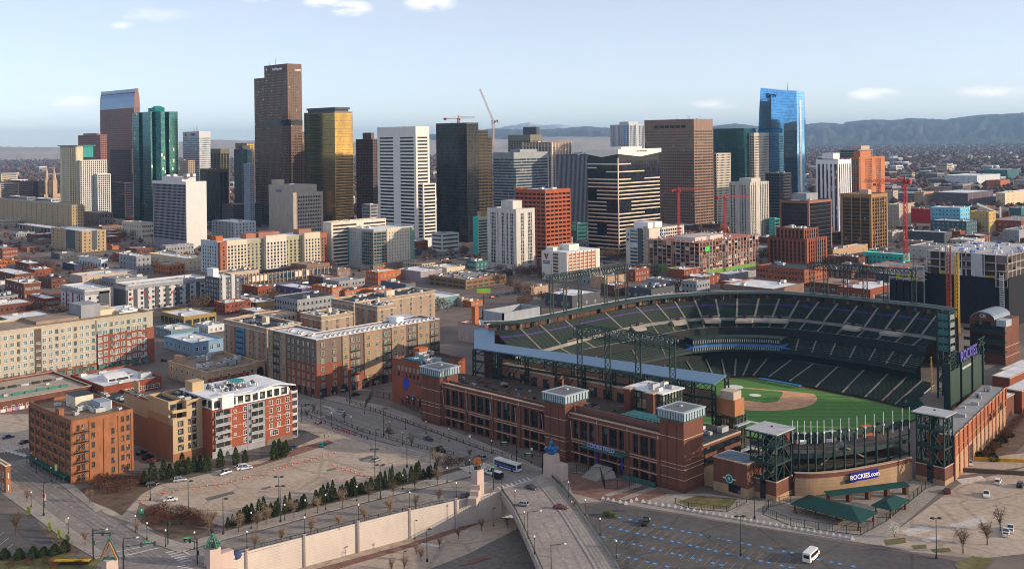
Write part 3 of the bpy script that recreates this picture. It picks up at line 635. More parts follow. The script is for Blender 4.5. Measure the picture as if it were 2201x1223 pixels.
r,wx,wy,h=tower('residential_tower','white concrete apartment tower with dark vertical window bays and a roof box',1109,450,1047,1149,base=582,fh=3.1,sp=.16,ps=2.3,pw=.5,pd=.15,wall=cwht,glass=gwin,crown=4,corner=1.2,strips=(('L',.0,.12),('L',.3,.36),('L',.4,.5),('L',.6,.66),('L',.74,.8),('L',.9,1),('R',0,.22),('R',.42,.62),('R',.84,1)),pent=(.3,.3,.8,.7,7),plinth=5)
r,wx,wy,h=tower('residential_tower','narrow slab with a bright turquoise end wall beside the white apartment tower',1027,466,1017,1050,base=548,fh=3,sp=.5,wall=M('pale_green_wall',(.5,.55,.48)),glass=gwin,crown=4,strips=(('L',0,1),),pent=(.3,.1,1,.8,5,M('ochre_stone',(.42,.3,.12))))
MB().box(-.6,0,0,-.42,wy,h).build('end_wall',M('turquoise_wall',(.05,.45,.4)),r)
r,wx,wy,h=mk('skyscraper','black glass tower with cream broken stripes and a white V shaped roof',1328,340,1263,1417,base=553)
vol(r,0,0,wx,wy,0,h,fh=3.9,sp=.04,ps=4,pw=.12,pd=.04,wall=M('black_frame',(.02,.022,.028)),glass=GL('ink_glass',(.02,.024,.04),(2,2,3.9),metal=.4,lit=0),crown=3,corner=.15)
strp=M('cream_band',(.74,.6,.47),.6,var=.05);n=round((h-3)/3.9);f=(h-3)/n;rg=random.Random(4)
for i in range(1,n):
 zz=i*f
 for face,W in(('L',wy),('R',wx)):
  cuts=[0,.3,.62,1]if i%9>1 else[0,1]
  for a,c in zip(cuts,cuts[1:]):
   seg=(i//3+int(a*10)+(face=='R'))%5
   if len(cuts)>2 and((seg==0)or(i>n-5 and rg.random()<.5)):continue
   b=MB()
   if face=='L':b.box(-.35,W*(1-c)+.03,zz,.2,W*(1-a)-.03,zz+1.15)
   else:b.box(W*a+.03,-.35,zz,W*c-.03,.2,zz+1.15)
   b.build('stripe_band',strp,r)
MB().box(-.5,-.5,1,.4,.4,h).build('corner_trim',strp,r)
e=1.6;ys=[-e,wy*.5,wy+e];xs=[-e,wx*.5,wx+e]
b=MB();b.loft([[(-e,ys[2],h+4.2),(-e,ys[1],h+.8),(-e,ys[0],h+4.0),(-e,ys[0],h+8.6),(-e,ys[2],h+8.2)],[(-e+.5,ys[2],h+4.2),(-e+.5,ys[1],h+.8),(-e+.5,ys[0],h+4.0),(-e+.5,ys[0],h+8.6),(-e+.5,ys[2],h+8.2)]])
b.loft([[(xs[0]+.5,-e,h+4.0),(xs[1],-e,h+.8),(xs[2],-e,h+5.0),(xs[2],-e,h+9.2),(xs[0]+.5,-e,h+8.6)],[(xs[0]+.5,-e+.5,h+4.0),(xs[1],-e+.5,h+.8),(xs[2],-e+.5,h+5.0),(xs[2],-e+.5,h+9.2),(xs[0]+.5,-e+.5,h+8.6)]])
b.box(-e+.5,-e+.5,h+7.2,wx+e,wy+e,h+7.6);b.box(wx*.3,wy*.3,h,wx*.8,wy*.8,h+11)
b.build('folded_roof',M('fascia_white',(.72,.7,.67),.6,var=.05),r)
MB().box(.5,.5,h-.5,wx-.5,wy-.5,h+7.1).build('roof_storey',gblk,r)
MB().box(wx*.42,-e-.1,h+5.6,wx*.46,-e+.1,h+7.6).build('roof_emblem',M('sign_orange',(.6,.16,.04)),r)
MB().box(wx*.48,-e-.1,h+5.9,wx*.66,-e+.1,h+7.2).build('roof_sign_bar',M('sign_brown',(.2,.13,.08)),r)
tower('condominium_tower','white and grey condominium tower with projecting balconies above the striped black tower',1352,268,1313,1387,Y=1720,fh=3.3,sp=.35,ps=3.5,pw=1.2,pd=1.0,wall=M('mist_panel',(.5,.52,.55)),glass=gblue,crown=3,pent=(.3,.3,.9,.8,5),strips=(('L',.3,.42),('L',.6,.66),('R',.4,.55)))
r,wx,wy,h=tower('skyscraper','broad taupe granite box tower with square windows and a row of roof slots',1491,256,1385,1531.5,Y=1400,fh=3.9,sp=.5,ps=3.1,psR=6,pw=.9,pd=.2,wall=grng,glass=gbrz,crown=16,nu=4)
for i in range(6):OB('louvre_slot',MB().box(-.3,0,0,.2,wy*.085,4).mesh('louvre_slot',dark),r,(0,wy*(.16+.11*i),h-12))
b=MB()
for u,v,z in((.3,.2,5),(.5,.3,7),(.7,.6,6),(.6,.1,5)):b.tube((wx*u,wy*v,h-1),(wx*u,wy*v,h+z),.2,4)
b.build('antenna',dark,r)
r,wx,wy,h=mk('office_tower','dark teal glass tower stepping up beside a white gridded slab',1600,276,1533,1624,Y=1560)
vol(r,0,0,wx,wy,0,h,fh=4,sp=.1,ps=3,pw=.15,pd=.04,wall=M('teal_frame',(.02,.1,.11),.4),glass=gteal,corner=.3,crown=2)
xr=place(1600,276,1533,1643,Y=1560)[2]
vol(r,wx*.4,-9,xr,-.5,0,GY(1620,286,1550).z,fh=3.9,sp=.42,ps=3.3,pw=1.5,pd=.2,wall=M('bone_grid',(.6,.55,.48)),glass=gblk,crown=5)
tower('residential_tower','short white gridded tower wedged behind the taupe granite box',1540,330,1528,1570,Y=1450,fh=3.6,sp=.4,ps=3,pw=1.1,wall=M('bone_grid',(.6,.55,.48)),glass=gblk)
tower('residential_tower','cream fluted tower with dark vertical window slots behind the red tower crane',1612,392,1568,1651,base=512,fh=3.3,sp=.2,ps=4,pw=1.7,pd=.5,wall=M('pearl_concrete',(.52,.5,.46)),glass=gwin,crown=4,strips=(('L',.3,.5),('L',.8,1),('R',.3,.5)),pent=(.3,.2,.8,.8,4))
r,wx,wy,h=mk('skyscraper','tall blue mirrored glass tower with a curved slanting top edge',1712,196,1624,1737,Y=1560)
sp_=GY(1632,187,1600).z-h
n=36;ht=h
sec=lambda t:[(-1.5*sin(pi*t)*0+wx*.0,0),(wx*.55,-1.5),(wx*(1-.1*t**3),wy*.06),(wx*(1-.1*t**3),wy*.9),(wx*.5,wy*(1-.06*t*t)),(0+wx*.02*t,wy*(1-.12*t**2)),(-2.0*sin(pi*t*.8),wy*.6),(-2.2*sin(pi*t*.8),wy*.3)]
def zt(p):return ht+sp_*max(0,(p[1]/wy))**1.6-6*max(0,p[0]/wx)*0
b=MB();K=30
rings=[[(p[0],p[1],zt(p)*k/K)for p in sec(k/K)]for k in range(K+1)]
b.loft(rings);b.build('curtain_wall',gblue,r)
b=MB()
for k in range(1,45):
 t=k/45
 pr=sec(t);rg_=[[(p[0]+(-.06 if p[0]<wx*.4 else.06),p[1]-.06,zt(p)*t-.1)for p in pr],[(p[0]+(-.06 if p[0]<wx*.4 else.06),p[1]-.06,zt(p)*t+.12)for p in pr]]
 b.loft(rg_,caps=False)
b.build('floor_line_grid',M('navy_mullion',(.03,.09,.2),.4),r)
MB().box(wx*.18,-1.1,h*.04,wx*.34,.6,h*.93).build('edge_fin',M('mirror_panel',(.6,.66,.72),.12,.8),r)
OB('mast',MB().tube((0,0,0),(0,0,16),.5,6,r2=.15).mesh('mast',dark),r,(wx*.3,wy*.3,h-2))
TXT('OPTIV',6.5,M('logo_navy',(.01,.04,.12)),'roof_sign',.3,r,MWX(-1.6,wy*.6,h-6),bold=.15)
tower('office_block','low black glass block in front of the tall blue mirrored tower',1676,372,1645,1700,Y=1340,fh=3.9,sp=.3,ps=4,pw=.3,wall=dgry,glass=gblk)
cop=M('copper_frame',(.3,.13,.09),.7)
r,wx,wy,h=tower('office_block','black glass office block edged with copper red corner piers',1738,432,1676,1787,base=560,fh=3.9,sp=.12,ps=0,wall=M('dusk_spandrel',(.05,.035,.035),.5),pier=cop,glass=gblk,crown=2.5,corner=1.6,pent=(.35,.35,.85,.85,6,gryp),strips=(('L',0,1,.955,.995),('R',0,1,.955,.995)))
TXT('Guaranty Bank',1.6,wht,'roof_sign',.08,r,MWX(-.7,wy*.45,h+.3))
tower('residential_tower','white tower of tall fins and purple shadowed slots near the railyards',1801,342,1755,1828.5,Y=1290,fh=3.2,sp=.12,ps=5.2,pw=2.6,pd=.5,wall=M('shaded_slot',(.1,.06,.13)),pier=M('bright_white',(.76,.76,.78),.6,var=.05),glass=GL('shaded_slot_glass',(.05,.03,.08)),crown=6,pent=(.3,.4,.8,.9,7,wht),strips=(('L',0,1,.93,.99),('R',0,1,.93,.99)))  # purple shade between the fins is put into the slot colours
r,wx,wy,h=tower('residential_tower','orange brick apartment tower with glazed balcony bays behind the white finned tower',1846,338,1822,1901,Y=1400,fh=3.2,sp=.3,ps=3.4,pw=1.5,wall=M('salmon_brick',(.5,.2,.1)),glass=gteal,crown=3,pent=(.1,.1,.5,.7,8,M('salmon_brick',(.5,.2,.1))),strips=(('L',.0,.3),('R',.05,.22),('R',.5,.62),('R',.85,1)))
tower('office_block','grey green block with a pale roof box behind the orange brick tower',1846,322,1805,1876,Y=1700,fh=4,sp=.3,wall=M('sage_panel',(.3,.32,.28)),glass=gteal,pent=(.3,.1,.9,.6,6,beige))
r,wx,wy,h=tower('office_block','bronze glass office block with ochre piers and a heavy tan cornice',1872,418,1808,1906,base=535,fh=3.9,sp=.3,ps=9,psR=5.5,pw=.9,pd=.5,wall=M('dark_ochre',(.2,.12,.05)),pier=M('ochre_pier',(.38,.23,.11)),glass=gbrz,crown=5,corner=1.4,pent=(.4,.3,.6,.6,4,beige),strips=(('L',0,1,.94,.995),('R',0,1,.94,.995)))
tcp=M('terracotta',(.33,.12,.07));tcd=M('terracotta_dark',(.2,.07,.045))  # second, darker terracotta for spandrels, cornice and window frames
r,wx,wy,h=tower('office_block','terracotta office block with tall arched bays stepping up to a penthouse',1734,514,1651,1776,base=573,fh=3.7,sp=.2,ps=4.2,pw=1.5,pd=.5,wall=tcd,pier=tcp,glass=gblk,crown=3,corner=1.8)
vol(r,wx*.1,wy*.12,wx*.82,wy*.85,h-1,h+9,fh=3.6,sp=.15,ps=4.2,pw=1.6,pd=.4,wall=tcd,pier=tcp,glass=gblk,crown=2)
units(r,wx*.2,wy*.2,wx*.7,wy*.7,h+8.2,6,5,1.3)
low('office_block','four storey terracotta annex with rows of small windows below the terracotta block',1729,580,1625,1778,base=618,nf=3,nx=8,ny=16,wall=tcp,roof=rdk,cap=tcd,fr=tcd)
r,wx,wy,h=mk('office_tower','white slab tower with a blank sunlit end and a grey gridded front',399,391,328,442,base=537)
vol(r,0,0,wx,wy,0,h,fh=3.7,sp=.36,psL=3.0,pw=.3,pd=.1,wall=M('slate_grid',(.27,.26,.33)),pier=M('slate_pier',(.4,.39,.44)),glass=gblk,crown=4,plinth=9,corner=1.4)
MB().box(.02,-.75,0,wx+.5,-.32,h-.1).build('end_wall',M('stone_white',(.66,.64,.64),.8,var=.06),r)
MB().box(-.35,-.3,h-3.4,.1,wy+.3,h+.1).build('cornice',M('stone_white',(.66,.64,.64)),r)
MB().box(wx*.15,wy*.2,h-1,wx*.85,wy*.8,h+5).build('penthouse',M('stone_white',(.66,.64,.64)),r);units(r,3,3,wx-3,wy*.7,h+5,6,3,1.6)
r,wx,wy,h=mk('courthouse','beige stone courthouse tower with a blue glass stair strip and setback wings',623,415,590,694,base=520)
bst=M('court_stone',(.46,.4,.35),.85)
vol(r,0,0,wx,wy,0,h,fh=4.4,sp=.5,psR=2.4,pw=.7,pd=.06,wall=bst,glass=gwin,crown=5,strips=(('L',0,1),('R',0,.22),('R',.93,1)))
x2,y2,wx2,wy2,h2=place(598,398,562,690,Y=DEP(r.location)+30)
vol(r,8,1.5+wy*.3,wx*.97,wy+26,0,h2,fh=4.4,sp=.2,ps=2.4,pw=.5,wall=bst,glass=gblue,crown=6,strips=(('L',0,.35),('L',.62,1),('R',0,1)))
MB().box(12,wy+15,h2-1,24,wy+26,h2+6).build('stair_tower',bst,r)
for nm,lb,cx,tp,L,R,Y,w,g,fh,sp in(('office_block','pale office block with ribbon windows beside the twin church spires',0,395,-40,40,1950,beige,gwin,3.6,.4),('office_block','maroon office block with pale stripes behind the tan hotel',70,390,24,83,2050,brng,gblk,4,.45),('office_block','curved white banded office block with a stepped roof',58,424,20,76,1750,M('silver_band',(.3,.33,.36)),ggry,3.8,.45),('office_block','white low office with blue strip windows below the green roofed condominium',110,428,77,131,1720,wht,ggry,3.8,.45),('apartment_block','brown apartment pair standing under the church spires',106,388,84,124,2150,M('dun_brick',(.25,.17,.14)),gwin,3.2,.4),('office_block','dark rounded office block at the foot of the pink granite skyscraper',268,393,237,287,1700,M('plum_granite',(.1,.07,.09)),gblk,3.9,.3),('parking_garage','long dark parking garage behind the white slab tower',500,440,478,562,1500,M('garage_plum',(.16,.12,.13)),dark,3.2,.5),('office_block','grey pavilion roof block at the foot of the dark brown granite tower',795,440,778,812,1350,gryp,gwin,4,.6),('office_block','white corner office with green lower windows below the striped white tower',950,503,928,986,1130,M('chalk',(.55,.53,.5)),gteal,4,.6),('office_block','teal glass office behind the cream fluted tower',1665,470,1650,1676,1250,tealp,gteal,4,.2),('office_block','brick office between the black glass block and the bronze glass block',1800,500,1786,1812,1150,brk3,gblk,3.8,.5),('office_block','purple grey block between the striped black tower and the red brick office',1240,480,1225,1262,1200,M('dusk_teal',(.05,.16,.17)),gteal,4,.3)):
 tower(nm,lb,cx,tp,L,R,Y=Y,wall=w,glass=g,fh=fh,sp=sp,nu=2)
r=T('church','pale stone church with two pointed spires beyond the tan hotel','church',(*GY(108,420,2100).xy,0))
for i,(px,tp)in enumerate(((100,357),(116,358))):
 q=GY(px,tp,2100);l=(q.x-r.location.x,q.y-r.location.y)
 b=MB();b.box(l[0]-4,l[1]-4,0,l[0]+4,l[1]+4,q.z-28);b.tube((*l,q.z-28),(*l,q.z),5,8,r2=.2);b.build('spire',M('church_stone',(.5,.38,.27)),r)
MB().box(-12,0,0,30,12,24).build('nave',M('church_stone',(.5,.38,.27)),r)
def crane(label,px,pyb,pyt,jib,cjib,col,Y,sec=2.0,luff=None):
 q=GY(px,pyt,Y);z0=max(0,GY(px,pyb,Y).z);r=T('tower_crane',label,'tower crane',(q.x,q.y,z0),0,'tower cranes on the skyline');H=q.z-z0
 m=M('crane_'+col[0],col[1],.6)
 b=MB();s=sec/2;n=max(6,int(H/(sec*1.6)))
 for a in(-s,s):
  for c in(-s,s):b.beam((a,c,0),(a,c,H),sec*.16)
 for i in range(n):
  z,zz=H*i/n,H*(i+1)/n
  for(a,c,d,e)in((-s,-s,s,-s),(s,-s,s,s),(s,s,-s,s),(-s,s,-s,-s)):
   b.beam((a,c,z),(d,e,zz),sec*.1);b.beam((a,c,z),(d,e,z),sec*.1)
 b.build('mast',m,r)
 dx=Vector((jib[0],jib[1],0));
 if luff:dx=Vector(luff)
 b=MB();L=dx.length;d=dx.normalized();up=Vector((0,0,1))if not luff else d.cross(RGT).normalized();sd=d.cross(up).normalized()
 o=Vector((0,0,H+1));k=max(6,int(L/(sec*1.5)))
 for a in(-s*.8,s*.8):b.beam(o+sd*a,o+sd*a+d*L,sec*.13)
 b.beam(o+up*sec*1.0,o+up*sec*.8+d*L,sec*.13)
 for i in range(k):
  p0,p1=o+d*(L*i/k),o+d*(L*(i+1)/k)
  for a in(-s*.8,s*.8):b.beam(p0+sd*a,(p0+p1)/2+up*sec*.9,sec*.09);b.beam((p0+p1)/2+up*sec*.9,p1+sd*a,sec*.09)
 b.build('jib',m,r)
 d2=Vector((-d.x,-d.y,0)).normalized();b=MB();b.beam(o,o+d2*cjib,sec*.9,sec*.3);b.box(*(o+d2*cjib*.8-Vector((sec*.7,sec*.7,sec*.9))),*(o+d2*cjib*.95+Vector((sec*.7,sec*.7,sec*.5))));b.build('counter_jib',m,r)
 b=MB();b.box(-s*1.3,-s*1.3,H,s*1.3,s*1.3,H+1.4);b.box(s,-s*1.4,H-1.4,s*2.2,0,H+.9);b.build('cab',m if col[0]!='red' else M('crane_dark',(.25,.03,.03)),r)
 if not luff:
  b=MB();b.beam((0,0,H),(0,0,H+sec*2.2),sec*.4);b.tube((0,0,H+sec*2.2),o+d*L*.7,.1,4);b.tube((0,0,H+sec*2.2),o+d2*cjib*.9,.1,4);b.build('apex',m,r)
 return r
red=('red',(.45,.035,.035));rust=('rust',(.3,.12,.09))
dr=RGT*.93+FWD*.35
crane('red tower crane nearest the taupe granite box, jib raised over a building frame',1458,512,411,dr*26,8,red,960,1.7)
crane('red tower crane beside the cream fluted tower above the building frame',1557,505,427,dr*28,9,red,990,1.7)
crane('tallest red tower crane among the brick roofs with a long slightly sagging jib',1945,560,392,-RGT*40-FWD*14,5,red,900,2.6)
crane('thin rust coloured crane on top of the black glass tower',985,268,257,RGT*20,18,rust,1250,2)
crane('pale luffing crane with a steep jib behind the black glass tower',1060,320,262,(1,0,0),8,('pink',(.5,.36,.36)),1350,2.6,luff=-RGT*17+UPV*42)
crane('short orange crane behind the tallest red tower crane',1890,480,398,RGT*18,6,('orange',(.5,.1,.07)),1250,2.2)
# ================================================================ middle ground blocks
pnl=M('light_grey_panel',(.52,.52,.54),.8,var=.07)
r,wx,wy,h=low('apartment_block','grey panel apartment wing with dark red strips and a flat white roof',182,624,131,237,base=681,nf=5,nx=3,ny=5,wall=pnl,roof=rwht,cap=gryp,fr=dgry,nu=2,z0=1.2)
for i in range(3):OB('accent_panel',MB().box(-.3,0,3,.1,1.6,h-3).mesh('accent_panel',M('maroon_panel',(.22,.03,.04))),r,(0,wy*(.2+.27*i),0))
MB().box(wx*.55,-.6,2,wx*.95,.1,h-2).build('balcony_bay',dgry,r)
MB().box(-.6,-.6,h-3.5,wx+.3,wy+.4,h-1.2).build('upper_storey_band',gryp,r)
r,wx,wy,h=low('apartment_block','long white panel apartment block with orange and turquoise window accents',271,613,239,443,base=672,nf=5,nx=14,ny=3,ww=1.5,wall=pnl,roof=rwht,cap=gryp,fr=dgry,nu=3,wy=20)
MB().box(-.5,-.3,0,wx*.02,wy,h-.5).build('end_wall',dgry,r)
OB('upper_storey_band',MB().box(-.55,-.35,h-3.6,wx+.2,wy+.3,h-1.0).mesh('upper_storey_band',gryp),r)
me=MB().box(0,-.55,0,2.6,.2,h-5).mesh('balcony_bay',dgry)
for i in range(7):OB('balcony_bay',me,r,(wx*(.09+.13*i),0,1.5))
for i,(u,z,c)in enumerate(((.05,.45,0),(.2,.62,0),(.26,.4,0),(.36,.45,0),(.55,.5,0),(.68,.55,1),(.8,.6,1),(.9,.62,1),(.95,.35,1))):
 OB('accent_panel',MB().box(0,-.42,0,1.8,.1,1.6).mesh('accent_panel',M('orange_panel',(.6,.1,.05))if not c else tealp),r,(wx*u,0,h*z))
me=MB().box(0,0,0,3,3,.9).mesh('roof_parapet_box',wht)
for i in range(16):OB('roof_vent',MB().box(0,0,0,1.4,.8,.9).mesh('roof_vent',dgry),r,(wx*(.03+.06*i),2.5,h-.9))
r,wx,wy,h=low('apartment_block','charcoal apartment block with white stair towers at the end of the panel block',471,598,441,517,base=661,nf=6,nx=5,ny=5,wall=dgry,roof=rwht,cap=gryp,fr=wht,nu=2)
for u in(.12,.55):OB('stair_tower',MB().box(0,-.7,0,wx*.16,1,h+2).mesh('stair_tower',pnl),r,(wx*u,0,0))
MB().box(1,wy*.5,h-1,wx*.3,wy*.95,h+6).build('penthouse',wht,r)
low('office_building','beige long low building with a pale roof terrace behind the panel apartments',177,594,140,294,base=612,nf=2,nx=8,ny=3,wall=beige,roof=rwht,cap=beige,nu=2,wy=26)
r,wx,wy,h=mk('condominium','cream and olive condominium with orange balcony corners and brick roof boxes',469,521,433,690,base=604,cat='building')
crm=M('warm_cream',(.6,.54,.44),.85,var=.06);olv=M('olive_stucco',(.38,.36,.26));blw=M('ice_blue_stucco',(.46,.52,.56));orng=M('orange_stucco',(.36,.14,.08))  # cream of the bay fronts is one even stucco colour
b=MB();b.box(0,0,6,wx,min(wy,30),h);b.build('wall',[olv],r)
MB().box(.5,.5,h-.3,wx-.5,min(wy,30)-.5,h+.06).build('roof',rwht,r)
MB().box(-.5,.2,6,1,min(wy,30)+.3,h+.8).build('side_wall',blw,r)
for(u0,u1,d,m,hh)in((.0,.06,3.5,orng,0),(.0601,.25,3.0,crm,1),(.42,.62,4.5,M('cool_cream',(.6,.56,.5)),2.5),(.80,.965,4.5,crm,2),(.966,1.03,4.8,orng,1)):
 OB('bay_front',MB().box(wx*u0,-d,6.1,wx*u1,.3,h+hh).mesh('bay_front',m),r)
 n=max(1,int((u1-u0)*wx/3.4));rows(r,'R',wx*u0+.4,wx*u1-.4,-d,[7+i*3.05 for i in range(int((h-7)/3.05))],n,1.5,1.8,fr=dgry)
rows(r,'R',wx*.26,wx*.41,0,[7+i*3.05 for i in range(int((h-7)/3.05))],4,1.5,1.8,fr=dgry);rows(r,'R',wx*.63,wx*.79,0,[7+i*3.05 for i in range(int((h-7)/3.05))],4,1.5,1.8,fr=dgry)
rows(r,'L',2,min(wy,30)-2,-.5,[7+i*3.05 for i in range(int((h-7)/3.05))],6,1.2,1.6)
for(u,v,w_,m)in((.02,.6,7,brk2),(.3,.3,10,M('rose_brick',(.36,.17,.12))),(.42,.2,22,M('rose_brick',(.36,.17,.12))),(.82,.3,14,M('rose_brick',(.36,.17,.12)))):
 OB('roof_box',MB().box(wx*u,8,h-1,wx*u+w_,18,h+4.5).mesh('roof_box',m),r)
r2,wx2,wy2,h2=mk('podium','colonnaded podium with pale banners beneath the cream condominium',515,595,500,712,base=617,cat='building',wy=4)
b=MB();b.box(0,0,0,wx2,wy2,h2);b.build('wall',M('podium_brown',(.25,.19,.16)),r2)
me=MB().box(-.35,-.6,0,.35,.3,h2+.8).mesh('column',M('podium_pier',(.4,.3,.24)))
for i in range(25):OB('column',me,r2,(wx2*i/24,0,0))
for i in(3,4,5,6,14,15,17):OB('banner',MB().box(.4,-.15,h2*.35,wx2/24-.4,.1,h2*.9).mesh('banner',M('pale_banner',(.72,.62,.56))),r2,(wx2*i/24,0,0))
for i in range(24):
 if i not in(3,4,5,6,14,15,17):OB('opening',MB().box(.45,-.08,h2*.35,wx2/24-.45,.1,h2*.85).mesh('opening',gteal if i in(11,12,20)else ggry),r2,(wx2*i/24,0,0))
 OB('arcade_opening',MB().box(.45,-.08,.2,wx2/24-.45,.1,h2*.28).mesh('opening',dark),r2,(wx2*i/24,0,0))
low('apartment_block','small white apartment block with yellow balconies behind the cream condominium',504,478,455,550,base=527,nf=7,nx=6,ny=7,wall=M('mist_panel',(.5,.52,.55)),roof=rwht,fr=dgry)
low('civic_building','white neoclassical civic building with a stepped attic beside the white slab tower',304,480,262,331,base=513,nf=3,nx=6,ny=8,ww=1.6,wh=2.6,wall=M('limestone',(.56,.5,.43)),roof=rgry,cap=M('limestone',(.56,.5,.43)),fr=beige)
r,wx,wy,h=mk('apartment_block','apartment block with teal edge walls, glass corner and a bright cream side',803,494,744,889,base=580,cat='building')
shell(r,0,0,wx,wy,0,h,M('pewter_panel',(.42,.44,.47)),rwht,wht)
zs=[5+i*3.05 for i in range(int((h-7)/3.05))]
rows(r,'L',wy*.45,wy-4,0,zs,6,1.3,1.7);rows(r,'R',wx*.35,wx*.88,-.5,zs,8,1.3,1.7)
OB('cream_front',MB().box(wx*.32,-.5,5,wx*.9,.2,h).mesh('cream_front',crm),r)  # cream facing laid over the grey panel wall
vol(r,-1.2,-1.2,wx*.3,wy*.4,4,h-2,fh=3.05,sp=.25,ps=3,pw=.3,wall=M('taupe_band',(.3,.26,.24)),glass=gteal,crown=1,corner=.4,name='glass_corner')
MB().box(-.5,wy-4,4,.4,wy+.3,h+.5).build('side_wall',tealp,r);MB().box(wx*.9,-.7,4,wx+.2,.3,h-1).build('edge_wall',M('sage_teal',(.2,.34,.28)),r)
b=MB();b.box(-4,-4,0,wx+14,1,4.4);b.build('podium',M('podium_brown',(.25,.19,.16)),r)
me=MB().box(0,-4.25,2.2,2,-3.9,6).mesh('trellis_frame',M('trellis_tan',(.45,.3,.2)))
for i in range(12):OB('trellis_frame',MB().box(0,-4.3,.3,.35,-3.9,6).mesh('trellis_frame',M('trellis_tan',(.45,.3,.2))),r,(i*(wx+18)/12-4,0,0))
MB().box(-4,-4.4,5.6,wx+14,-3.9,6).build('trellis_beam',M('trellis_tan',(.45,.3,.2)),r);units(r,3,3,wx-3,wy-3,h-.8,5,4)
tower('parking_garage','beige parking garage of long white bands with a tan stair tower',712,478,694,829,base=577,fh=3.3,sp=.52,wall=M('garage_cream',(.62,.56,.48)),glass=M('garage_dark',(.03,.03,.035)),crown=3,strips=(('R',.45,.58),('R',0,.03),('L',0,1)),nu=4,cat='garage')
low('hotel','tan hotel block with a dark glass middle section near the bus station',154,441,-70,179,base=494,nf=8,nx=4,ny=22,ww=1.3,wall=M('hotel_tan',(.44,.34,.22)),roof=rgry,fr=dgry,nu=4)
r,wx,wy,h=low('apartment_block','tan block with two charcoal panels standing alone by the empty brick lot',176,497,110,228,base=543,nf=6,nx=5,ny=7,wall=M('hotel_tan',(.44,.34,.22)),roof=rwht,fr=dgry,nu=3)
MB().box(-.12,wy*.22,2.5,.1,wy*.5,h-.4).build('charcoal_panel',dgry,r);MB().box(wx*.4,-.12,2.5,wx*.62,.1,h-.4).build('charcoal_panel',dgry,r)
r=T('bus_station','long bus station with a white canopy roof in front of the tan hotel','station',(*G(177,512).xy,0))
b=MB();Lh=230;b.box(0,0,7,14,Lh,8);b.build('canopy_roof',rwht,r)
me=MB().box(-.3,-.3,0,.3,.3,7).mesh('column',wht)
for i in range(20):OB('column',me,r,(1,6+i*11.5,0))
MB().box(4,0,0,12,Lh,6).build('hall',GL('station_glass',(.1,.16,.2)),r)
low('parking_deck','low pale roofed deck with ramps behind the grey corner office',404,556,320,433,base=582,nf=2,nx=3,ny=6,wall=cream,roof=rwht)
low('office_building','grey corner office with a tall blank parapet among brick roofs',293,551,257,324,base=585,nf=3,nx=3,ny=5,wall=gryp,roof=rwht,fr=dgry)
low('warehouse','white fluted showroom with dark slots and a blue front',217,558,170,232,base=582,nf=1,nx=2,ny=8,ww=1.5,wh=4,wall=M('frost_panel',(.55,.58,.62)),roof=rgry,fr=dgry)
low('shop','small navy shop with a red sign board among brick roofs',160,568,134,178,base=583,nf=1,nx=3,ny=3,wall=M('navy_wall',(.04,.07,.13)),roof=rwht,fr=M('sign_red',(.5,.04,.04)))
low('brick_building','two storey red brick hall with a cream front by the street corner',51,610,11,88,base=643,nf=2,nx=6,ny=5,wall=brk3,roof=rwht,cap=cream)
low('brick_building','red brick corner store with arched shopfront beside the panel apartments',95,643,57,130,base=669,nf=2,nx=5,ny=6,wall=brk,roof=rwht,cap=brk)
low('brick_building','dark brick row with a patched white roof behind the corner store',62,567,33,96,base=581,nf=1,nx=5,ny=4,wall=brk3,roof=rwht)
low('brick_building','brick row building at the picture edge below the bus station',5,535,-40,39,base=556,nf=2,nx=6,ny=6,wall=brk,roof=rgry)
low('brick_building','broad low brick store with a snow white roof and vents',32,590,-20,76,base=604,nf=1,nx=4,ny=4,wall=brk3,roof=rwht)
low('brick_building','small orange brick house standing on the empty brick lot',241,528,230,262,base=537,nf=1,nx=3,ny=2,wall=brk2,roof=rtan,nu=1)
low('warehouse','low white membrane roof warehouse at the edge behind the long cream apartments',60,700,-60,160,base=722,nf=1,nx=3,ny=3,wall=M('dun_wall',(.2,.16,.14)),roof=rwht,wy=60)
low('market_hall','flat roofed market hall with a glazed roof lantern beneath the panel apartments',395,681,345,465,base=702,nf=1,nx=6,ny=4,wall=M('mustard_wall',(.33,.25,.1)),roof=rwht,shop=True)
r,wx,wy,h=low('shop','white flat roofed shop with an ochre side near the motel canopy',551,651,492,591,base=663,nf=1,nx=3,ny=5,wall=M('maroon_wall',(.17,.06,.06)),roof=rwht,cap=wht)
MB().box(0,-.2,0,wx,.2,h-.5).build('side_wall',M('ochre_wall',(.5,.33,.13)),r)
low('shop','pale blue one storey depot with dark windows beside the street',412,738,353,480,base=764,nf=1,nx=4,ny=6,ww=2,wh=2.2,wall=M('powder_blue',(.22,.36,.52)),roof=rwht,cap=M('powder_blue',(.22,.36,.52)),z0=1.3)
low('shop','white roofed shed behind the pale blue depot',368,711,331,428,base=729,nf=1,nx=3,ny=4,wall=M('teal_grey_wall',(.17,.24,.27)),roof=rwht)
low('shop','patched white and blue shed leaning on the courtyard apartments',447,700,421,482,base=716,nf=1,nx=3,ny=3,wall=M('frost_panel',(.55,.58,.62)),roof=rwht)
low('brick_building','brick shop with a blue painted side and white roof behind the roof decks',649,621,592,690,base=636,nf=1,nx=3,ny=4,wall=M('violet_mural',(.12,.09,.2)),roof=rwht)
low('brick_building','three storey orange brick corner house with a painted blue side wall',713,619,670,735,base=648,nf=3,nx=4,ny=5,ww=1.1,wall=brk2,roof=rwht,cap=brk2)
low('brick_building','long two storey orange brick row in the middle of the old town',741,625,737,806,base=646,nf=2,nx=12,ny=1,wall=brk2,roof=rdk,cap=brk,wy=14)
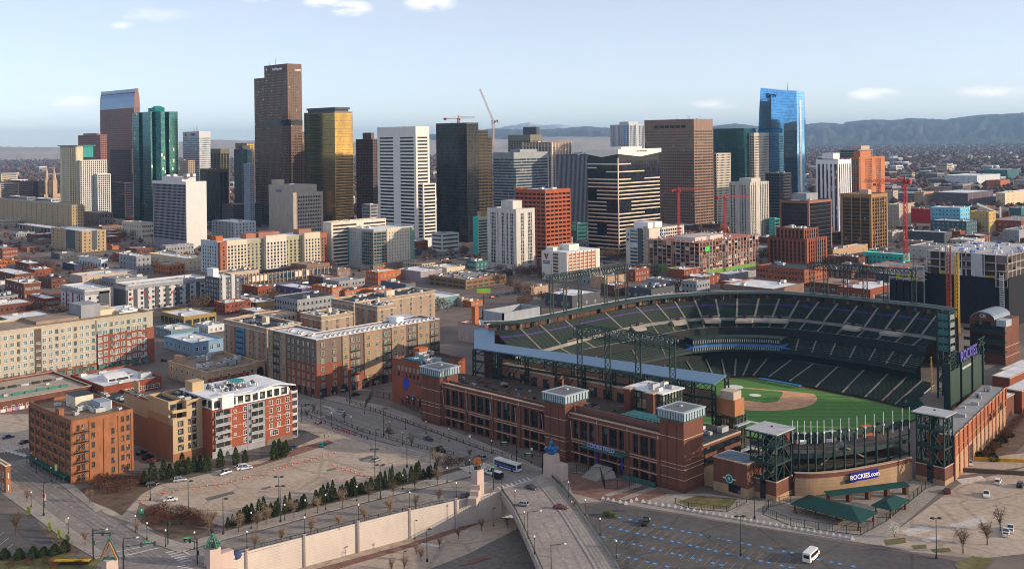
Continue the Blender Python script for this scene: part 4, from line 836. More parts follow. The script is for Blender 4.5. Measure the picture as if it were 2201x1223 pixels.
low('brick_building','orange brick shop with a white roof at the end of the long brick row',809,624,806,842,base=645,nf=2,nx=6,ny=1,wall=brk2,roof=rwht,shop=True,wy=14)
low('brick_building','blue grey sided hall with an orange brick front',872,611,818,893,base=628,nf=1,nx=3,ny=0,wall=M('slate_blue_wall',(.12,.17,.23)),roof=rgry,cap=brk2)
low('brick_building','orange brick loft with a tall stair block and white roof',812,585,787,862,base=613,nf=2,nx=5,ny=4,wall=brk2,roof=rwht)
low('brick_building','brown brick shop block next to the colonnaded podium',725,579,712,753,base=608,nf=2,nx=4,ny=2,wall=M('dun_brick',(.25,.17,.14)),roof=rgry)
low('warehouse','mauve box warehouse with a clean white roof',904,584,857,950,base=609,nf=1,nx=0,ny=0,wall=M('mauve_wall',(.34,.31,.34)),roof=rwht,cap=wht)
low('warehouse','cream flat store behind the mauve box warehouse',960,576,921,1000,base=590,nf=1,nx=3,ny=2,wall=cream,roof=rwht)
r,wx,wy,h=low('parking_deck','tan brick parking deck with cars parked on its top level',1001,601,921,1088,base=622,nf=2,nx=7,ny=6,ww=6,wh=1.4,wall=M('deck_brick',(.24,.16,.1)),roof=rgry,fr=M('deck_brick',(.24,.16,.1)),gl=dark,nu=0)
DECK=(r,wx,wy,h)
r,wx,wy,h=low('warehouse','white and blue painted warehouse with a big white roof and skylights',935,641,858,987,base=665,nf=1,nx=3,ny=5,ww=2.4,wh=2,wall=M('sky_white_wall',(.52,.57,.62)),roof=rwht,cap=wht)
MB().box(0,-.15,0,wx,.2,h-.4).build('side_wall',M('blue_green_wall',(.16,.27,.3)),r)
low('brick_building','small tan shopfront attached to the white and blue warehouse',992,643,985,1005,base=659,nf=2,nx=3,ny=0,wall=tan,roof=rgry,wy=14)
low('brick_building','low orange shop beside the green and red billboard',1013,648,1005,1038,base=661,nf=1,nx=3,ny=0,wall=brk2,roof=rwht,wy=14)
low('office_building','teal fronted low office at the foot of the white apartment tower',1022,562,1003,1049,base=585,nf=2,nx=3,ny=5,wall=M('dusk_teal',(.05,.16,.17)),roof=rwht)
r,wx,wy,h=mk('brick_hall','red brick hall with a walled roof court next to the ballpark',1041,702,985,1176,base=742,cat='building')
shell(r,0,0,wx,wy,0,h,M('blush_wall',(.45,.38,.38)),rwht,brk)
MB().box(0,-.3,h*.25,wx,.3,h+.5).build('brick_front',brk,r)
b=MB();x0,y0,x1,y1=wx*.35,wy*.15,wx*.97,wy*.95
for(a,c,d,e)in((x0,y0,x1,y0+1),(x0,y1-1,x1,y1),(x0,y0,x0+1,y1),(x1-1,y0,x1,y1)):b.box(a,c,h-1,d,e,h+5)
b.build('court_wall',M('blue_grey_wall',(.34,.37,.42)),r);MB().box(x0+1,y0+1,h-.8,x1-1,y1-1,h-.5).build('court_floor',rtan,r)
rows(r,'R',wx*.3,wx-1,-.3,[h*.55],7,2.2,2.4,fr=brk3);units(r,2,2,wx*.3,wy*.8,h-.8,9,3)
MB().box(wx*.06,wy*.5,h-1,wx*.06+3,wy*.5+3,h+10).build('chimney',brk2,r)
low('shop','plain two storey tan shop under bare trees near the ballpark light frame',1142,618,1129,1178,base=634,nf=2,nx=4,ny=2,wall=tan,roof=rwht)
low('shop','black sided bar with a white patched roof behind the ballpark light frame',1230,636,1172,1290,base=664,nf=1,nx=3,ny=4,wall=dgry,roof=rwht)
low('brick_building','brick pub with a red parapet behind the rear light frame',1205,628,1180,1250,base=640,nf=1,nx=4,ny=2,wall=brk,roof=rwht)
low('brick_building','cream two storey hall with arched windows seen between light frame columns',1300,596,1270,1345,base=622,nf=2,nx=6,ny=2,wall=tan,roof=rgry)
low('brick_building','brick terrace at the foot of the white hotel by the building frame',1365,580,1338,1396,base=606,nf=2,nx=5,ny=2,wall=brk,roof=rgry)
low('shop','grey rendered hall with a plain side wall behind the upper seating',1453,604,1389,1471,base=626,nf=2,nx=3,ny=0,wall=gryp,roof=rgry)
low('shop','dark roofed bar row close behind the upper seating',1400,622,1345,1450,base=645,nf=1,nx=5,ny=4,wall=dgry,roof=rdk,us=1.2,nu=6)
low('brick_building','small red brick building with a pale gabled wall beside the building frame',1470,580,1438,1505,base=600,nf=2,nx=3,ny=0,wall=brk,roof=rwht,cap=cream)
low('brick_building','red brick block with a flat white roof before the crane site',1510,596,1465,1548,base=616,nf=2,nx=4,ny=0,wall=brk,roof=rwht)
low('brick_building','wide brown brick hall with a spotless white roof and one tall vent',1663,622,1554,1728,base=652,nf=1,nx=6,ny=0,ww=1,wall=M('dun_brick',(.25,.17,.14)),roof=rwht,cap=M('dun_brick',(.25,.17,.14)),nu=3,us=2)
low('shop','flat roofed blue grey sheds behind the spotless white roof',1570,590,1540,1625,base=604,nf=1,nx=4,ny=2,wall=gryp,roof=rwht)
r,wx,wy,h=mk('hotel','white hotel with a blue windowed end and a blank corner shaft',1395,492,1345,1470,base=580,cat='building')
vol(r,0,0,wx,wy,0,h,fh=3.2,sp=.35,psR=3.4,psL=30,pw=.8,pd=.15,wall=M('hotel_white',(.6,.54,.48)),glass=gblue,crown=2,strips=(('L',0,.18),('L',.5,.62),('R',0,.3),('R',.95,1)),corner=1)
MB().box(-.7,1,0,.2,wy*.22,h+2).build('corner_shaft',M('hotel_shaft',(.42,.36,.32)),r)
MB().box(-.45,wy*.28,0,.2,wy*.48,h).build('dark_slot',dgry,r)
MB().box(wx*.1,wy*.2,h-.5,wx*.5,wy*.8,h+5).build('penthouse',wht,r)
MB().box(-.9,wy*.86,h*.8,-.6,wy*.9,h*.87).build('wall_emblem',M('sign_blue',(.02,.12,.5)),r);MB().box(-.9,wy*.84,h*.68,-.6,wy*.93,h*.73).build('wall_sign',M('sign_violet_blue',(.08,.06,.4)),r)
r,wx,wy,h=mk('care_home','white balcony block with a red and blue V emblem on its end wall',1218,543,1164,1289,base=606,cat='building')
vw=M('chalk_white',(.68,.64,.58),.8,var=.06)
MB().box(0,0,0,wx,wy,h).build('wall',vw,r)
MB().box(.4,.4,h-.2,wx-.4,wy-.4,h+.06).build('roof',rwht,r)
fl=8;fh=h*.92/fl;gp_=M('balcony_rose',(.42,.17,.12))
me=MB().box(wx*.02,-.15,.35,wx*.84,.2,fh-.55).mesh('balcony_band',gp_)
for i in range(fl):OB('balcony_band',me,r,(wx*.03,-.02,i*fh+1))
me=MB().box(-.25,-.6,0,.25,.1,h).mesh('fin',vw)
for i in range(8):OB('fin',me,r,(wx*(.04+.117*i),0,0))
me=MB().box(-.15,0,.35,.2,wy*.2,fh-.55).mesh('balcony_band',M('balcony_rose_shaded',(.2,.12,.1)))  # balcony rose in a darkened copy: end wall shade put into the colour
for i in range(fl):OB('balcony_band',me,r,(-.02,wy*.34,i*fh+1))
MB().box(wx*.3,wy*.3,h-1,wx*.6,wy*.7,h+5).box(wx*.05,wy*.6,h-1,wx*.25,wy*.9,h+3).build('penthouse',vw,r)
zc=h-4.5;yc=wy*.8
b=MB();b.loft([[(-.3,yc+2.6,zc+2.2),(-.3,yc+.9,zc+2.2),(-.3,yc,zc-1),(-.3,yc,zc-3)],[(-.5,yc+2.6,zc+2.2),(-.5,yc+.9,zc+2.2),(-.5,yc,zc-1),(-.5,yc,zc-3)]]);b.build('emblem_half',M('emblem_navy',(.03,.07,.25)),r)
b=MB();b.loft([[(-.3,yc-2.6,zc+2.2),(-.3,yc-.9,zc+2.2),(-.3,yc,zc-1),(-.3,yc,zc-3)],[(-.5,yc-2.6,zc+2.2),(-.5,yc-.9,zc+2.2),(-.5,yc,zc-1),(-.5,yc,zc-3)]]);b.build('emblem_half',M('emblem_red',(.5,.03,.05)),r)
TXT('VOLUNTEERS',1.35,M('emblem_navy',(.03,.07,.25)),'wall_sign',.08,r,MWX(-.2,yc,zc-4.5),bold=.04);TXT('OF AMERICA',1.35,M('emblem_navy',(.03,.07,.25)),'wall_sign',.08,r,MWX(-.2,yc,zc-6.2),bold=.04)
def frame_site(name,label,cx,top,L,R,base,nf,mats,net=None,wx=None,wy=None,bay=6,seed=1):
 rg=random.Random(seed);r,wx,wy,h=mk(name,label,cx,top,L,R,base=base,wx=wx,wy=wy,cat='construction site');fh=h/nf
 slab,col=mats[0],mats[1]
 me=MB().box(0,0,-.35,wx,wy,0).mesh('floor_slab',slab)
 for i in range(1,nf+1):OB('floor_slab',me,r,(0,0,i*fh))
 b=MB()
 for i in range(int(wx/bay)+1):
  for j in(0,1,2):b.box(min(wx-.7,i*bay),(wy-.7)*j/2,0,min(wx-.7,i*bay)+.6,(wy-.7)*j/2+.6,h+rg.choice((0,1.6)))
 for j in range(1,int(wy/bay)):b.box(0,j*bay,0,.6,j*bay+.6,h+rg.choice((0,1.6)))
 b.build('column_grid',col,r)
 MB().box(2.5,2.5,0,wx-2,wy-2,h-.5).build('dark_interior',M('site_interior',(.09,.06,.05)),r)
 for f in range(nf):
  for face,W in(('R',wx),('L',wy)):
   for i in range(int(W/bay)):
    if rg.random()<mats[3]:
     m=rg.choice(mats[2]);u=i*bay+.7
     hh=fh*rg.choice((.35,.55,.9))if mats[3]<.8 else fh-.45
     bb=MB().box(u,-.05,.02,u+bay-.75,.25,hh)if face=='R' else MB().box(-.05,u,.02,.25,u+bay-.75,hh)
     OB('infill_panel',bb.mesh('infill_panel',m),r,(0,0,f*fh))
 b=MB()
 for i in range(60):
  x,y=rg.uniform(0,wx-1),rg.uniform(0,wy-1);b.box(x,y,h,x+rg.uniform(.3,3),y+rg.uniform(.3,3),h+rg.uniform(.4,2.2),rg.randrange(3))
 TAG(b.build('stacked_materials',[rwht,mats[2][0],steel],r),kind='stuff')
 b=MB()
 for face,W in(('R',wx),('L',wy)):
  for i in range(int(W/1.5)):
   if face=='R':b.box(i*1.5,-.1,h,i*1.5+.06,-.04,h+1.2)
   else:b.box(-.1,i*1.5,h,-.04,i*1.5+.06,h+1.2)
 b.beam((0,-.07,h+1.15),(wx,-.07,h+1.15),.08);b.beam((-.07,0,h+1.15),(-.07,wy,h+1.15),.08)
 b.build('edge_rail_frame',M('rail_orange',(.5,.16,.08)),r)
 return r,wx,wy,h,fh
salm=M('salmon_membrane',(.45,.2,.15));brn=M('sheathing_brown',(.3,.2,.15));lime=M('lime_membrane',(.14,.34,.05))
r,wx,wy,h,fh=frame_site('building_frame','long unfinished concrete building with salmon floors and lime green lower panels',1503,523,1391,1633,593,8,(salm,M('site_concrete',(.42,.37,.36)),[brn,M('window_opening',(.2,.16,.16)),M('beige_sheath',(.5,.42,.36))],.45),bay=5)
for f in(0,1):
 for i in range(int(wy/5)):
  if f==0 or i%3:OB('lime_panel',MB().box(-.14,i*5+.7,.02,.3,i*5+4.9,fh-.4).mesh('lime_panel',lime),r,(0,0,f*fh))
 for i in range(int(wx/5)):
  if f==0:OB('lime_panel',MB().box(i*5+.7,-.14,.02,i*5+4.9,.3,fh-.4).mesh('lime_panel',lime),r,(0,0,f*fh))
grid_me=win_mesh('R',1.3,1.9,M('pale_surround',(.6,.52,.46)),gwin)
for f in range(2,5):
 for i in range(int(wx/5)):win(r,'R',i*5+3,-.06,f*fh+.8,grid_me)
MB().box(wx*.1,wy*.2,h,wx*.55,wy*.6,h+3.5).build('site_tarpaulin',M('tarp_white',(.55,.5,.48)),r)
OB('netting',MB().box(wy*0+8,-.5,0,14,-.3,4).mesh('netting',M('safety_green',(.05,.6,.1))),r,(0,0,h*.72))
gs=M('site_grey',(.45,.46,.48))
r,wx,wy,h,fh=frame_site('building_frame','large unfinished building wrapped in black netting behind the ballpark entrance',2166,550,1990,2260,705,9,(gs,gs,[M('site_blue',(.06,.16,.5)),gs,M('window_opening',(.2,.16,.16)),M('site_yellow',(.4,.33,.06)),M('site_interior',(.09,.06,.05)),M('window_opening',(.2,.16,.16))],.3),bay=7,seed=5)
net=M('black_netting',(.014,.016,.026),.9,var=.5,sc=.4,streak=1)
MB().box(-.5,8,0,-.25,wy+.5,fh*6.1).box(-.5,-.5,0,-.252,7.99,fh*5).build('netting',net,r);MB().box(-.24,-.5,0,wx,-.2,fh*6.2).build('netting',net,r)
for v in(.3,.62):OB('core_wall',MB().box(-.3,0,0,1,7,fh*2.8).mesh('core_wall',gs),r,(0,wy*v,fh*6.2))
b=MB()
for i in range(24):b.box(-2.2,2,i*h*.74/24,-1.2,4,i*h*.74/24+.5);
for a in(1.8,4.2):b.box(-2.2,a-.1,0,-2,a+.1,h*.76)
b.build('hoist_frame',wht,r)
r2_,wx2,wy2,h2=mk('site_block','lower netted wing of the unfinished building with yellow hoarding',1985,575,1912,1992,base=690,cat='construction site')
MB().box(0,0,0,wx2,wy2,h2*.72).build('netting',net,r2_)
me=MB().box(0,0,0,wx2,wy2,.4).mesh('floor_slab',gs)
for i in range(4):OB('floor_slab',me,r2_,(0,0,h2*(.76+.08*i)))
b=MB()
for i in range(6):b.box(0,wy2*i/5-.3,0,.5,wy2*i/5+.3,h2)
b.build('column_grid',gs,r2_)
for i in(1,2,4):OB('hoarding',MB().box(-.3,0,0,.3,3,2.6).mesh('hoarding',M('hoarding_yellow',(.65,.6,.04))),r2_,(0,wy2*i/6,h2*.77))
r,wx,wy,h=mk('hoist_tower','yellow and rust hoist mast rising in front of the black netting',2058,545,2047,2066,base=716,cat='hoist',wx=2.5)
for nm,y,m in(('mast',0,M('hoist_yellow',(.5,.33,.05))),('mast',5,M('hoist_rust',(.3,.06,.04)))):
 b=MB()
 for a in(0,2):
  for c in(0,2):b.beam((a,y+c,0),(a,y+c,h if y==0 else h+4),.4)
 for i in range(22):b.beam((0,y,h*i/22),(0,y+2,h*(i+1)/22),.25);b.beam((0,y,h*i/22),(2,y,h*(i+1)/22),.25);b.box(0,y,h*i/22,2,y+2,h*i/22+.25)
 b.build(nm,m,r)
for a in(('brick_building','low brick building with white rooftop and tan side beside the teal hall',1847,554,1775,1867,570,2,2,6,brk3,rwht),('brick_building','tan flat block with pale roof below the bronze glass block',1790,537,1768,1865,553,1,4,2,tan,rwht),('market_hall','turquoise painted hall with a white roof near the tallest red crane',1941,547,1856,1956,572,2,2,9,M('turquoise_wall',(.05,.45,.4)),rwht),('office_building','grey white block with pale roof plant beside yellow sheeting',2031,532,1955,2066,560,2,6,5,M('ash_panel',(.5,.47,.44)),rgry),('office_building','black glazed long block with a thin white roof edge',2030,500,1945,2046,524,2,2,8,dgry,rwht),('office_building','white framed small office beside the bronze glass block',1918,498,1904,1945,520,3,4,3,beige,rgry),('apartment_block','beige flats with dark corner glazing behind the tallest red crane',1932,440,1906,1958,490,6,3,4,M('sand_panel',(.45,.38,.3)),rwht),('office_building','dark block with a wide red upper wall',2000,450,1950,2003,480,3,1,0,M('crimson_wall',(.42,.02,.03)),rwht),('apartment_block','sky blue and white apartment block with scattered square windows',2064,447,2000,2085,492,5,4,8,M('sky_blue_panel',(.2,.5,.68)),rwht),('office_building','dark two storey base with cyan end under the sky blue apartments',2077,476,2000,2101,504,3,5,7,M('dark_cyan',(.06,.13,.17)),rwht),('building_frame','yellow sheathed timber building going up near a white truss',2125,455,2084,2140,500,5,5,6,M('sheath_yellow',(.5,.36,.12)),rtan),('brick_building','long dark red brick building at the far edge of the yards',2195,475,2128,2250,500,2,8,5,brk,rgry),('office_building','grey stepped block behind the unfinished netted building',2190,495,2155,2260,520,3,6,3,gryp,rgry),('brick_building','brick warehouse row with white plant boxes on its roof',2107,507,2064,2130,524,2,4,4,brk3,rwht),('brick_building','low red brick storehouse beneath the black glazed long block',2064,497,2035,2075,515,1,3,3,brk,rgry),('office_building','long mauve office slab with ribbon windows and a blinding white roof',2080,415,2006,2135,442,4,3,0,M('mauve_dark',(.15,.12,.15)),rwht),('office_building','cream office slab with window ribbons beyond the mauve slab',2160,415,2140,2260,442,3,9,2,cream,rwht),('office_building','tan office slab with brown ribbons behind the tallest red crane',1985,413,1965,2008,440,3,8,4,tan,rgry),('office_building','pale terraced office of three bands beside the orange brick tower',1920,410,1900,1930,436,4,3,3,beige,rgry),('apartment_block','row of blue and white flats at the edge of the railyards',2100,378,2030,2150,398,4,10,6,M('frost_panel',(.55,.58,.62)),rwht),('office_building','dark teal glazed office past the blue and white flats',2165,365,2115,2190,384,3,4,4,M('dusk_teal',(.05,.16,.17)),rwht),('brick_building','small red brick office before the blue and white flats',2150,388,2120,2170,402,3,4,3,brk2,rgry),('office_building','low grey teal hangar at the picture edge by the lawn',2195,448,2170,2260,470,1,4,3,M('dusk_teal',(.05,.16,.17)),rgry),('brick_building','brick terrace with white plant seen through the rear light frame',1810,612,1740,1860,632,1,5,6,brk3,rtan),('brick_building','white roofed brick shop seen through the rear light frame',1870,622,1800,1930,646,1,4,5,brk,rwht),('brick_building','brown brick store with a tan gable beside the netted wing',1935,640,1880,1958,668,2,3,3,M('dun_brick',(.25,.17,.14)),rwht),('brick_building','dark brick block with roof tanks behind the rear light frame',1830,582,1760,1850,600,2,2,6,brk3,rdk),('brick_building','long brick block below the turquoise hall',1905,575,1855,1960,600,2,4,5,brk,rgry)):
 nm,lb,cx,tp,Lp,Rp,bs,nf,nx,ny,w,ro=a
 low(nm,lb,cx,tp,Lp,Rp,base=bs,nf=nf,nx=nx,ny=ny,wall=w,roof=ro,ww=1.8,fr=w if ny>7 else wht)
r=T('truss_frame','white sloping steel truss standing among the unfinished yards','truss',(*G(2150,480).xy,0));q=GY(2100,438,DEP(r.location))-r.location
b=MB();b.beam(q,Vector((0,0,13)),1.6,2.5);b.box(-1,-1,0,1,1,22);b.build('truss_arm',wht,r)
# ================================================================ near buildings
def balcony(root,face,u,off,z,w,d=1.4,mat=None,name='balcony'):
 b=MB()
 def bx(u0,d0,z0,u1,d1,z1,m=0):
  if face=='R':b.box(u0,-d1,z0,u1,-d0,z1,m)
  else:b.box(-d1,u0,z0,-d0,u1,z1,m)
 bx(-w/2,0,-.18,w/2,d,0);bx(-w/2,d-.06,.95,w/2,d,1.02)
 bx(-w/2,0,.95,-w/2+.06,d,1.02);bx(w/2-.06,0,.95,w/2,d,1.02)
 for i in range(9):bx(-w/2+(w-.05)*i/8,d-.05,0,-w/2+(w-.05)*i/8+.05,d-.01,.95)
 k=('bal',face,w,d,(mat or dark).name)
 if k not in _wm:_wm[k]=b.mesh(name,mat or dark)
 return OB(name,_wm[k],root,(u,off,z)if face=='R' else(off,u,z))
whb=M('warehouse_brick',(.32,.145,.075),.93,var=.25,sc=.5);ole=M('ochre_lintel',(.42,.28,.14))
r,wx,wy,h=mk('brick_warehouse','six storey orange brick warehouse with iron fire escapes and rooftop plant',153.5,905,62.6,286,base=1041,cat='building')
shell(r,0,0,wx,wy,0,h,whb,M('brown_gravel_roof',(.26,.18,.13),.95,var=.25),M('warehouse_coping',(.2,.12,.09)),1.0,corn=.12)
fh=(h-1.2)/6
b=MB();n=7
for i in range(n+1):b.box(-.3,wy*i/n-.35 if 0<i<n else(wy*i/n if i==0 else wy-.7),0,.1,wy*i/n+.35 if 0<i<n else(.7 if i==0 else wy),h-1.2)
b.build('pilaster_trim',whb,r)
me=win_mesh('L',1.0,1.9,M('brown_frame',(.2,.12,.08)),gwin)
for f in range(1,6):
 for i in range(n):
  for k in(-1,0,1):win(r,'L',wy*(i+.5)/n+k*1.25,0,f*fh+1.0,me)
for f in range(1,6):
 b=MB()
 for i in range(n):b.box(-.12,wy*i/n+.6,f*fh+.55,.05,wy*(i+1)/n-.6,f*fh+.8)
 b.build('sill_trim',ole,r)
wmr=win_mesh('R',1.0,1.9,M('pale_frame',(.5,.45,.38)),GL('blind_glass',(.07,.07,.08),(1.3,1.3,2.1),metal=.2,lit=.55,litcol=(.6,.57,.5)))
for f in range(6):
 for u in(.1,.18):win(r,'R',wx*u,0,f*fh+.9,wmr)
 if f:win(r,'R',wx*.34,0,f*fh+.9,wmr)
 if f<5:win(r,'R',wx*.66,0,f*fh+.9,wmr)
 for u in(.82,.91):win(r,'R',wx*u,0,f*fh+.9,wmr)
 if f<5:
  e=MB();z=(f+1)*fh+.2
  e.box(wx*.03,-1.5,z,wx*.24,0,z+.1);e.box(wx*.03,-1.5,z+1,wx*.24,-1.42,z+1.06)
  for i in range(9):e.box(wx*(.03+.026*i),-1.5,z,wx*(.03+.026*i)+.06,-1.42,z+1)
  e.beam((wx*.05,-.8,z-fh+.3),(wx*.2,-.8,z),.35,.1);e.beam((wx*.03,0,z-1),(wx*.03,-1.4,z),.1);e.beam((wx*.24,0,z-1),(wx*.24,-1.4,z),.1)
  e.build('fire_escape',dark,r)
for u in(.27,.5,.74,.955):MB().box(wx*u,-.14,.3,wx*u+.16,.05,h-1.3).build('downpipe',dark,r)
for f in range(1,6):OB('rear_balcony',MB().box(wx,2,0,wx+1.3,5,.15).box(wx+1.22,2,.9,wx+1.3,5,1).mesh('rear_balcony',dark),r,(0,0,f*fh))
MB().box(wx*.42,wy*.5,h-1,wx*.72,wy*.72,h+3.6).build('stair_head',M('cream_block',(.6,.55,.46)),r);MB().box(wx*.41,wy*.49,h+3.6,wx*.73,wy*.73,h+3.75).build('stair_head_roof',rdk,r)
MB().box(wx*.62,wy*.22,h-1,wx*.8,wy*.42,h+2.4).build('plant_box',M('cool_unit',(.3,.36,.44)),r);MB().box(wx*.8,wy*.22,h-1,wx*.82,wy*.42,h+2.5).build('plant_grille',M('pale_unit',(.6,.6,.6)),r)
MB().box(.3,wy*.3,h-1,2.2,wy*.38,h+2).build('brick_chimney',whb,r)
units(r,wx*.2,wy*.1,wx*.9,wy*.9,h-.95,12,8,.8)
b=MB();b.box(-2.2,2,2.6,-.05,wy*.95,2.75);b.box(-2.2,2,2.3,-2.1,wy*.95,2.6)
for i in range(12):b.box(-2.2,2+i*(wy*.93-2)/11,0,-2.08,2.12+i*(wy*.93-2)/11,2.6)
b.build('dock_awning',M('awning_green',(.01,.12,.1),.6),r)
MB().box(-.3,2,.2,.02,wy*.95,2.4).build('dock_front',gwin,r)
win_rest()
tl=M('loft_tan',(.47,.36,.23),.88,var=.08);tlb=M('loft_brick',(.33,.17,.1),.92)
r,wx,wy,h=mk('loft_building','tan stucco loft building with big dark windows and a terraced top corner',371,868,318,452,base=993,cat='building')
fh=(h-.8)/7;zt=fh*5
b=MB();b.box(0,0,0,wx,wy,zt);b.build('wall',tl,r)
ux=wx*.36
shell(r,ux,0,wx,wy,zt+.01,h,tl,rdk,tl,name='upper_wall');shell(r,0,3.4,ux-.01,wy,zt+.01,h,tl,rdk,tl,name='upper_wall')
MB().box(-.12,-.1,0,.02,wy+.1,h*.62).build('brick_side',tlb,r);MB().box(-.13,-.13,0,wx+.02,.02,fh*.95).build('brick_base',tlb,r)
MB().box(-.14,3.5,h*.62,.02,wy,h*.75).build('side_band',M('loft_tan_deep',(.4,.27,.15)),r)
big=win_mesh('R',2.0,1.9,dark,gwin);nar=win_mesh('R',.8,1.9,dark,gwin,mull=0)
for f in range(7):
 if f<5:win(r,'R',wx*.2,0,f*fh+.9,big);win(r,'R',wx*.43,0,f*fh+.9,nar)
 else:win(r,'R',wx*.12,3.4,f*fh+.7,big);win(r,'R',wx*.28,3.4,f*fh+.7,big)
 win(r,'R',wx*.56,0,f*fh+.9,win_mesh('R',1.4,1.9,dark,gwin));win(r,'R',wx*.85,0,f*fh+.9,big)
b=MB()
for z in(zt,zt+fh):
 b.box(0,.02,z,ux,.1,z+1.05);b.box(0,.1,z,.08,3.4,z+1.05);b.box(.08,.1,z,ux,3.4,z+.12)
b.build('terrace_rail_frame',tl,r)
units(r,ux+1,2,wx-1,wy-2,h-.85,8,2,.7)
r2,wx2,wy2,h2=mk('loft_building','brown brick rear loft with a recessed strip of dark windows behind the tan loft',320,858,267,330,base=968,cat='building')
shell(r2,0,0,wx2,wy2,0,h2,tlb,rdk,tl);MB().box(-.12,-.1,h2*.62,wx2,wy2,h2-.95).build('stucco_band',tl,r2)
for f in range(5):OB('window',win_mesh('R',1.9,2.2,dark,gwin),r2,(wx2*.5,0,h2*(.1+.17*f)))
MB().box(1,wy2*.5,h2-1,wx2*.8,wy2*.7,h2+5).build('stair_head',tl,r2)
units(r2,1,2,wx2-1,wy2-2,h2-.85,7,9,.7)
win_rest()
rlb=M('red_loft_brick',(.31,.1,.06),.92,var=.18,sc=.6)
r,wx,wy,h=mk('loft_building','red brick loft building with white balconies and a curved white penthouse roof',455,884,440,628,base=986,cat='building',wy=24)
fh=h/6
MB().box(0,0,0,wx,wy,h).build('wall',rlb,r)
bf=lambda u0,u1,z0,z1,m,d=.12,nm='cladding':MB().box(wx*u0,-d,z0,wx*u1,.05,z1).build(nm,m,r)
bf(.0,.42,0,2.6,gryp,.14);bf(.42,.64,0,h,gryp,.2);bf(.66,1,0,fh*.7,M('dun_wall',(.2,.16,.14)),.1)
cross=win_mesh('R',1.5,1.7,wht,gwin);sm=win_mesh('R',.9,.6,wht,gwin,mull=0);wide=win_mesh('R',3.4,2.0,wht,gwin,mull=3)
for f in range(1,6):
 z=f*fh+.5
 win(r,'R',wx*.40,0,z,cross)
 if f>1:win(r,'R',wx*.275,0,z+.6,sm);win(r,'R',wx*.72,0,z,cross);win(r,'R',wx*.82,0,z,cross)
 else:win(r,'R',wx*.76,0,z,wide)
 win(r,'R',wx*.935,0,z,cross)
 for u,w in((.12,6.4),(.54,5.6)):
  OB('balcony_recess',MB().box(-w/2,-.26,.15,w/2,.1,fh-.4).mesh('balcony_recess',gwin),r,(wx*u,0,f*fh))
  b=MB();b.box(-w/2-.2,-1.3,-.12,w/2+.2,0,.1);b.box(-w/2-.2,-1.3,.95,w/2+.2,-1.22,1.03);b.box(-w/2-.2,-1.28,.1,w/2+.2,-1.25,.95,1)
  for q in(-w/2-.2,0,w/2+.1):b.box(q,-1.3,.1,q+.1,-1.2,fh-.1)
  OB('balcony',b.mesh('balcony',[M('balcony_grey',(.5,.48,.45)),gryp]),r,(wx*u,0,f*fh))
for z in(fh*2.05,fh*3.55,fh*5.1):MB().box(.02,-.06,z,wx,.04,z+.14).build('stone_course',M('pale_course',(.6,.5,.42)),r)
hp=4.2
vol(r,1,1.2,wx-1,wy-1,h,h+hp,fh=hp-1,sp=.14,ps=3.4,pw=.9,pd=.12,wall=wht,glass=gwin,roof=rwht,crown=.9,corner=.6,name='penthouse_wall')
b=MB();pr=[(wx*i/16-.8+i*.12,h+hp+.3+1.0*sin(i/16*pi*3.2+.4)*(.35+.65*i/16))for i in range(17)]
b.loft([[(x,-1.0,z)for x,z in pr]+[(x,-1.0,z+.35)for x,z in pr[::-1]],[(x,1.6,z)for x,z in pr]+[(x,1.6,z+.35)for x,z in pr[::-1]]]);b.build('curved_roof_edge',wht,r)
MB().box(wx*.12,-.4,h,wx*.26,4,h+hp+1.2).build('white_stair_block',wht,r)
MB().box(0,1.7,h+hp-.05,wx-1,wy+2,h+hp+.28).build('white_roof_deck',rwht,r)
b=MB();b.box(wx*.3,wy*.3,h+hp+.3,wx*.62,wy*.8,h+hp+.36);b.build('roof_patio',M('patio_grey',(.3,.3,.34)),r)
MB().prism([(wx*.42,wy*.4),(wx*.55,wy*.35),(wx*.56,wy*.66),(wx*.43,wy*.7)],h+hp+2.6,h+hp+2.75).build('patio_canopy',tealp,r)
rg=random.Random(3);b=MB()
for i in range(60):
 x,y=rg.uniform(wx*.2,wx*.7),rg.uniform(wy*.25,wy*.85);s=rg.uniform(.3,.9);b.box(x,y,h+hp+.36,x+s,y+s*1.6,h+hp+rg.uniform(.7,1.4),rg.randrange(3))
TAG(b.build('patio_furniture',[dgry,steel,wht],r),kind='stuff')
MB().box(1,wy*.7,h+hp,6,wy*.95,h+hp+4).build('stair_head',tl,r)
b=MB()
for f in range(7):b.box(wx+.02,1,f*fh+.0,wx+3.2,7,f*fh+.2)
for(x,y)in((wx+2.9,1),(wx+2.9,6.7),(wx+.1,1)):b.box(x,y,0,x+.3,y+.3,h+1)
for f in range(1,7):b.box(wx+.1,.96,f*fh+.2,wx+3.2,1.0,f*fh+1.1)
b.build('balcony_frame',M('balcony_grey',(.5,.48,.45)),r)
win_rest()
r,wx,wy,h=low('warehouse','long low warehouse with a pale roof and rows of green and black skylights',-70,876,-120,196,base=902,nf=1,nx=16,ny=0,ww=1.5,wall=brk3,roof=M('dusty_roof',(.42,.36,.31),.95,var=.15),cap=M('dusty_roof',(.42,.36,.31)),wy=46,nu=3)
gs_=M('skylight_green',(.03,.25,.18),.4)
for i in range(7):
 OB('skylight',MB().box(0,0,0,3.6,1.6,.9).mesh('skylight',gs_),r,(wx*(.22+.1*i),wy*.25,h-.85));OB('skylight',MB().box(0,0,0,3.6,2,.8).mesh('skylight',dark if i%3 else steel),r,(wx*(.3+.1*i),wy*.62,h-.85))
b=MB();
for i in range(9):b.box(wx*(.2+.05*i),-.08,.3,wx*(.2+.05*i)+2.2,.02,1.8,i%3)
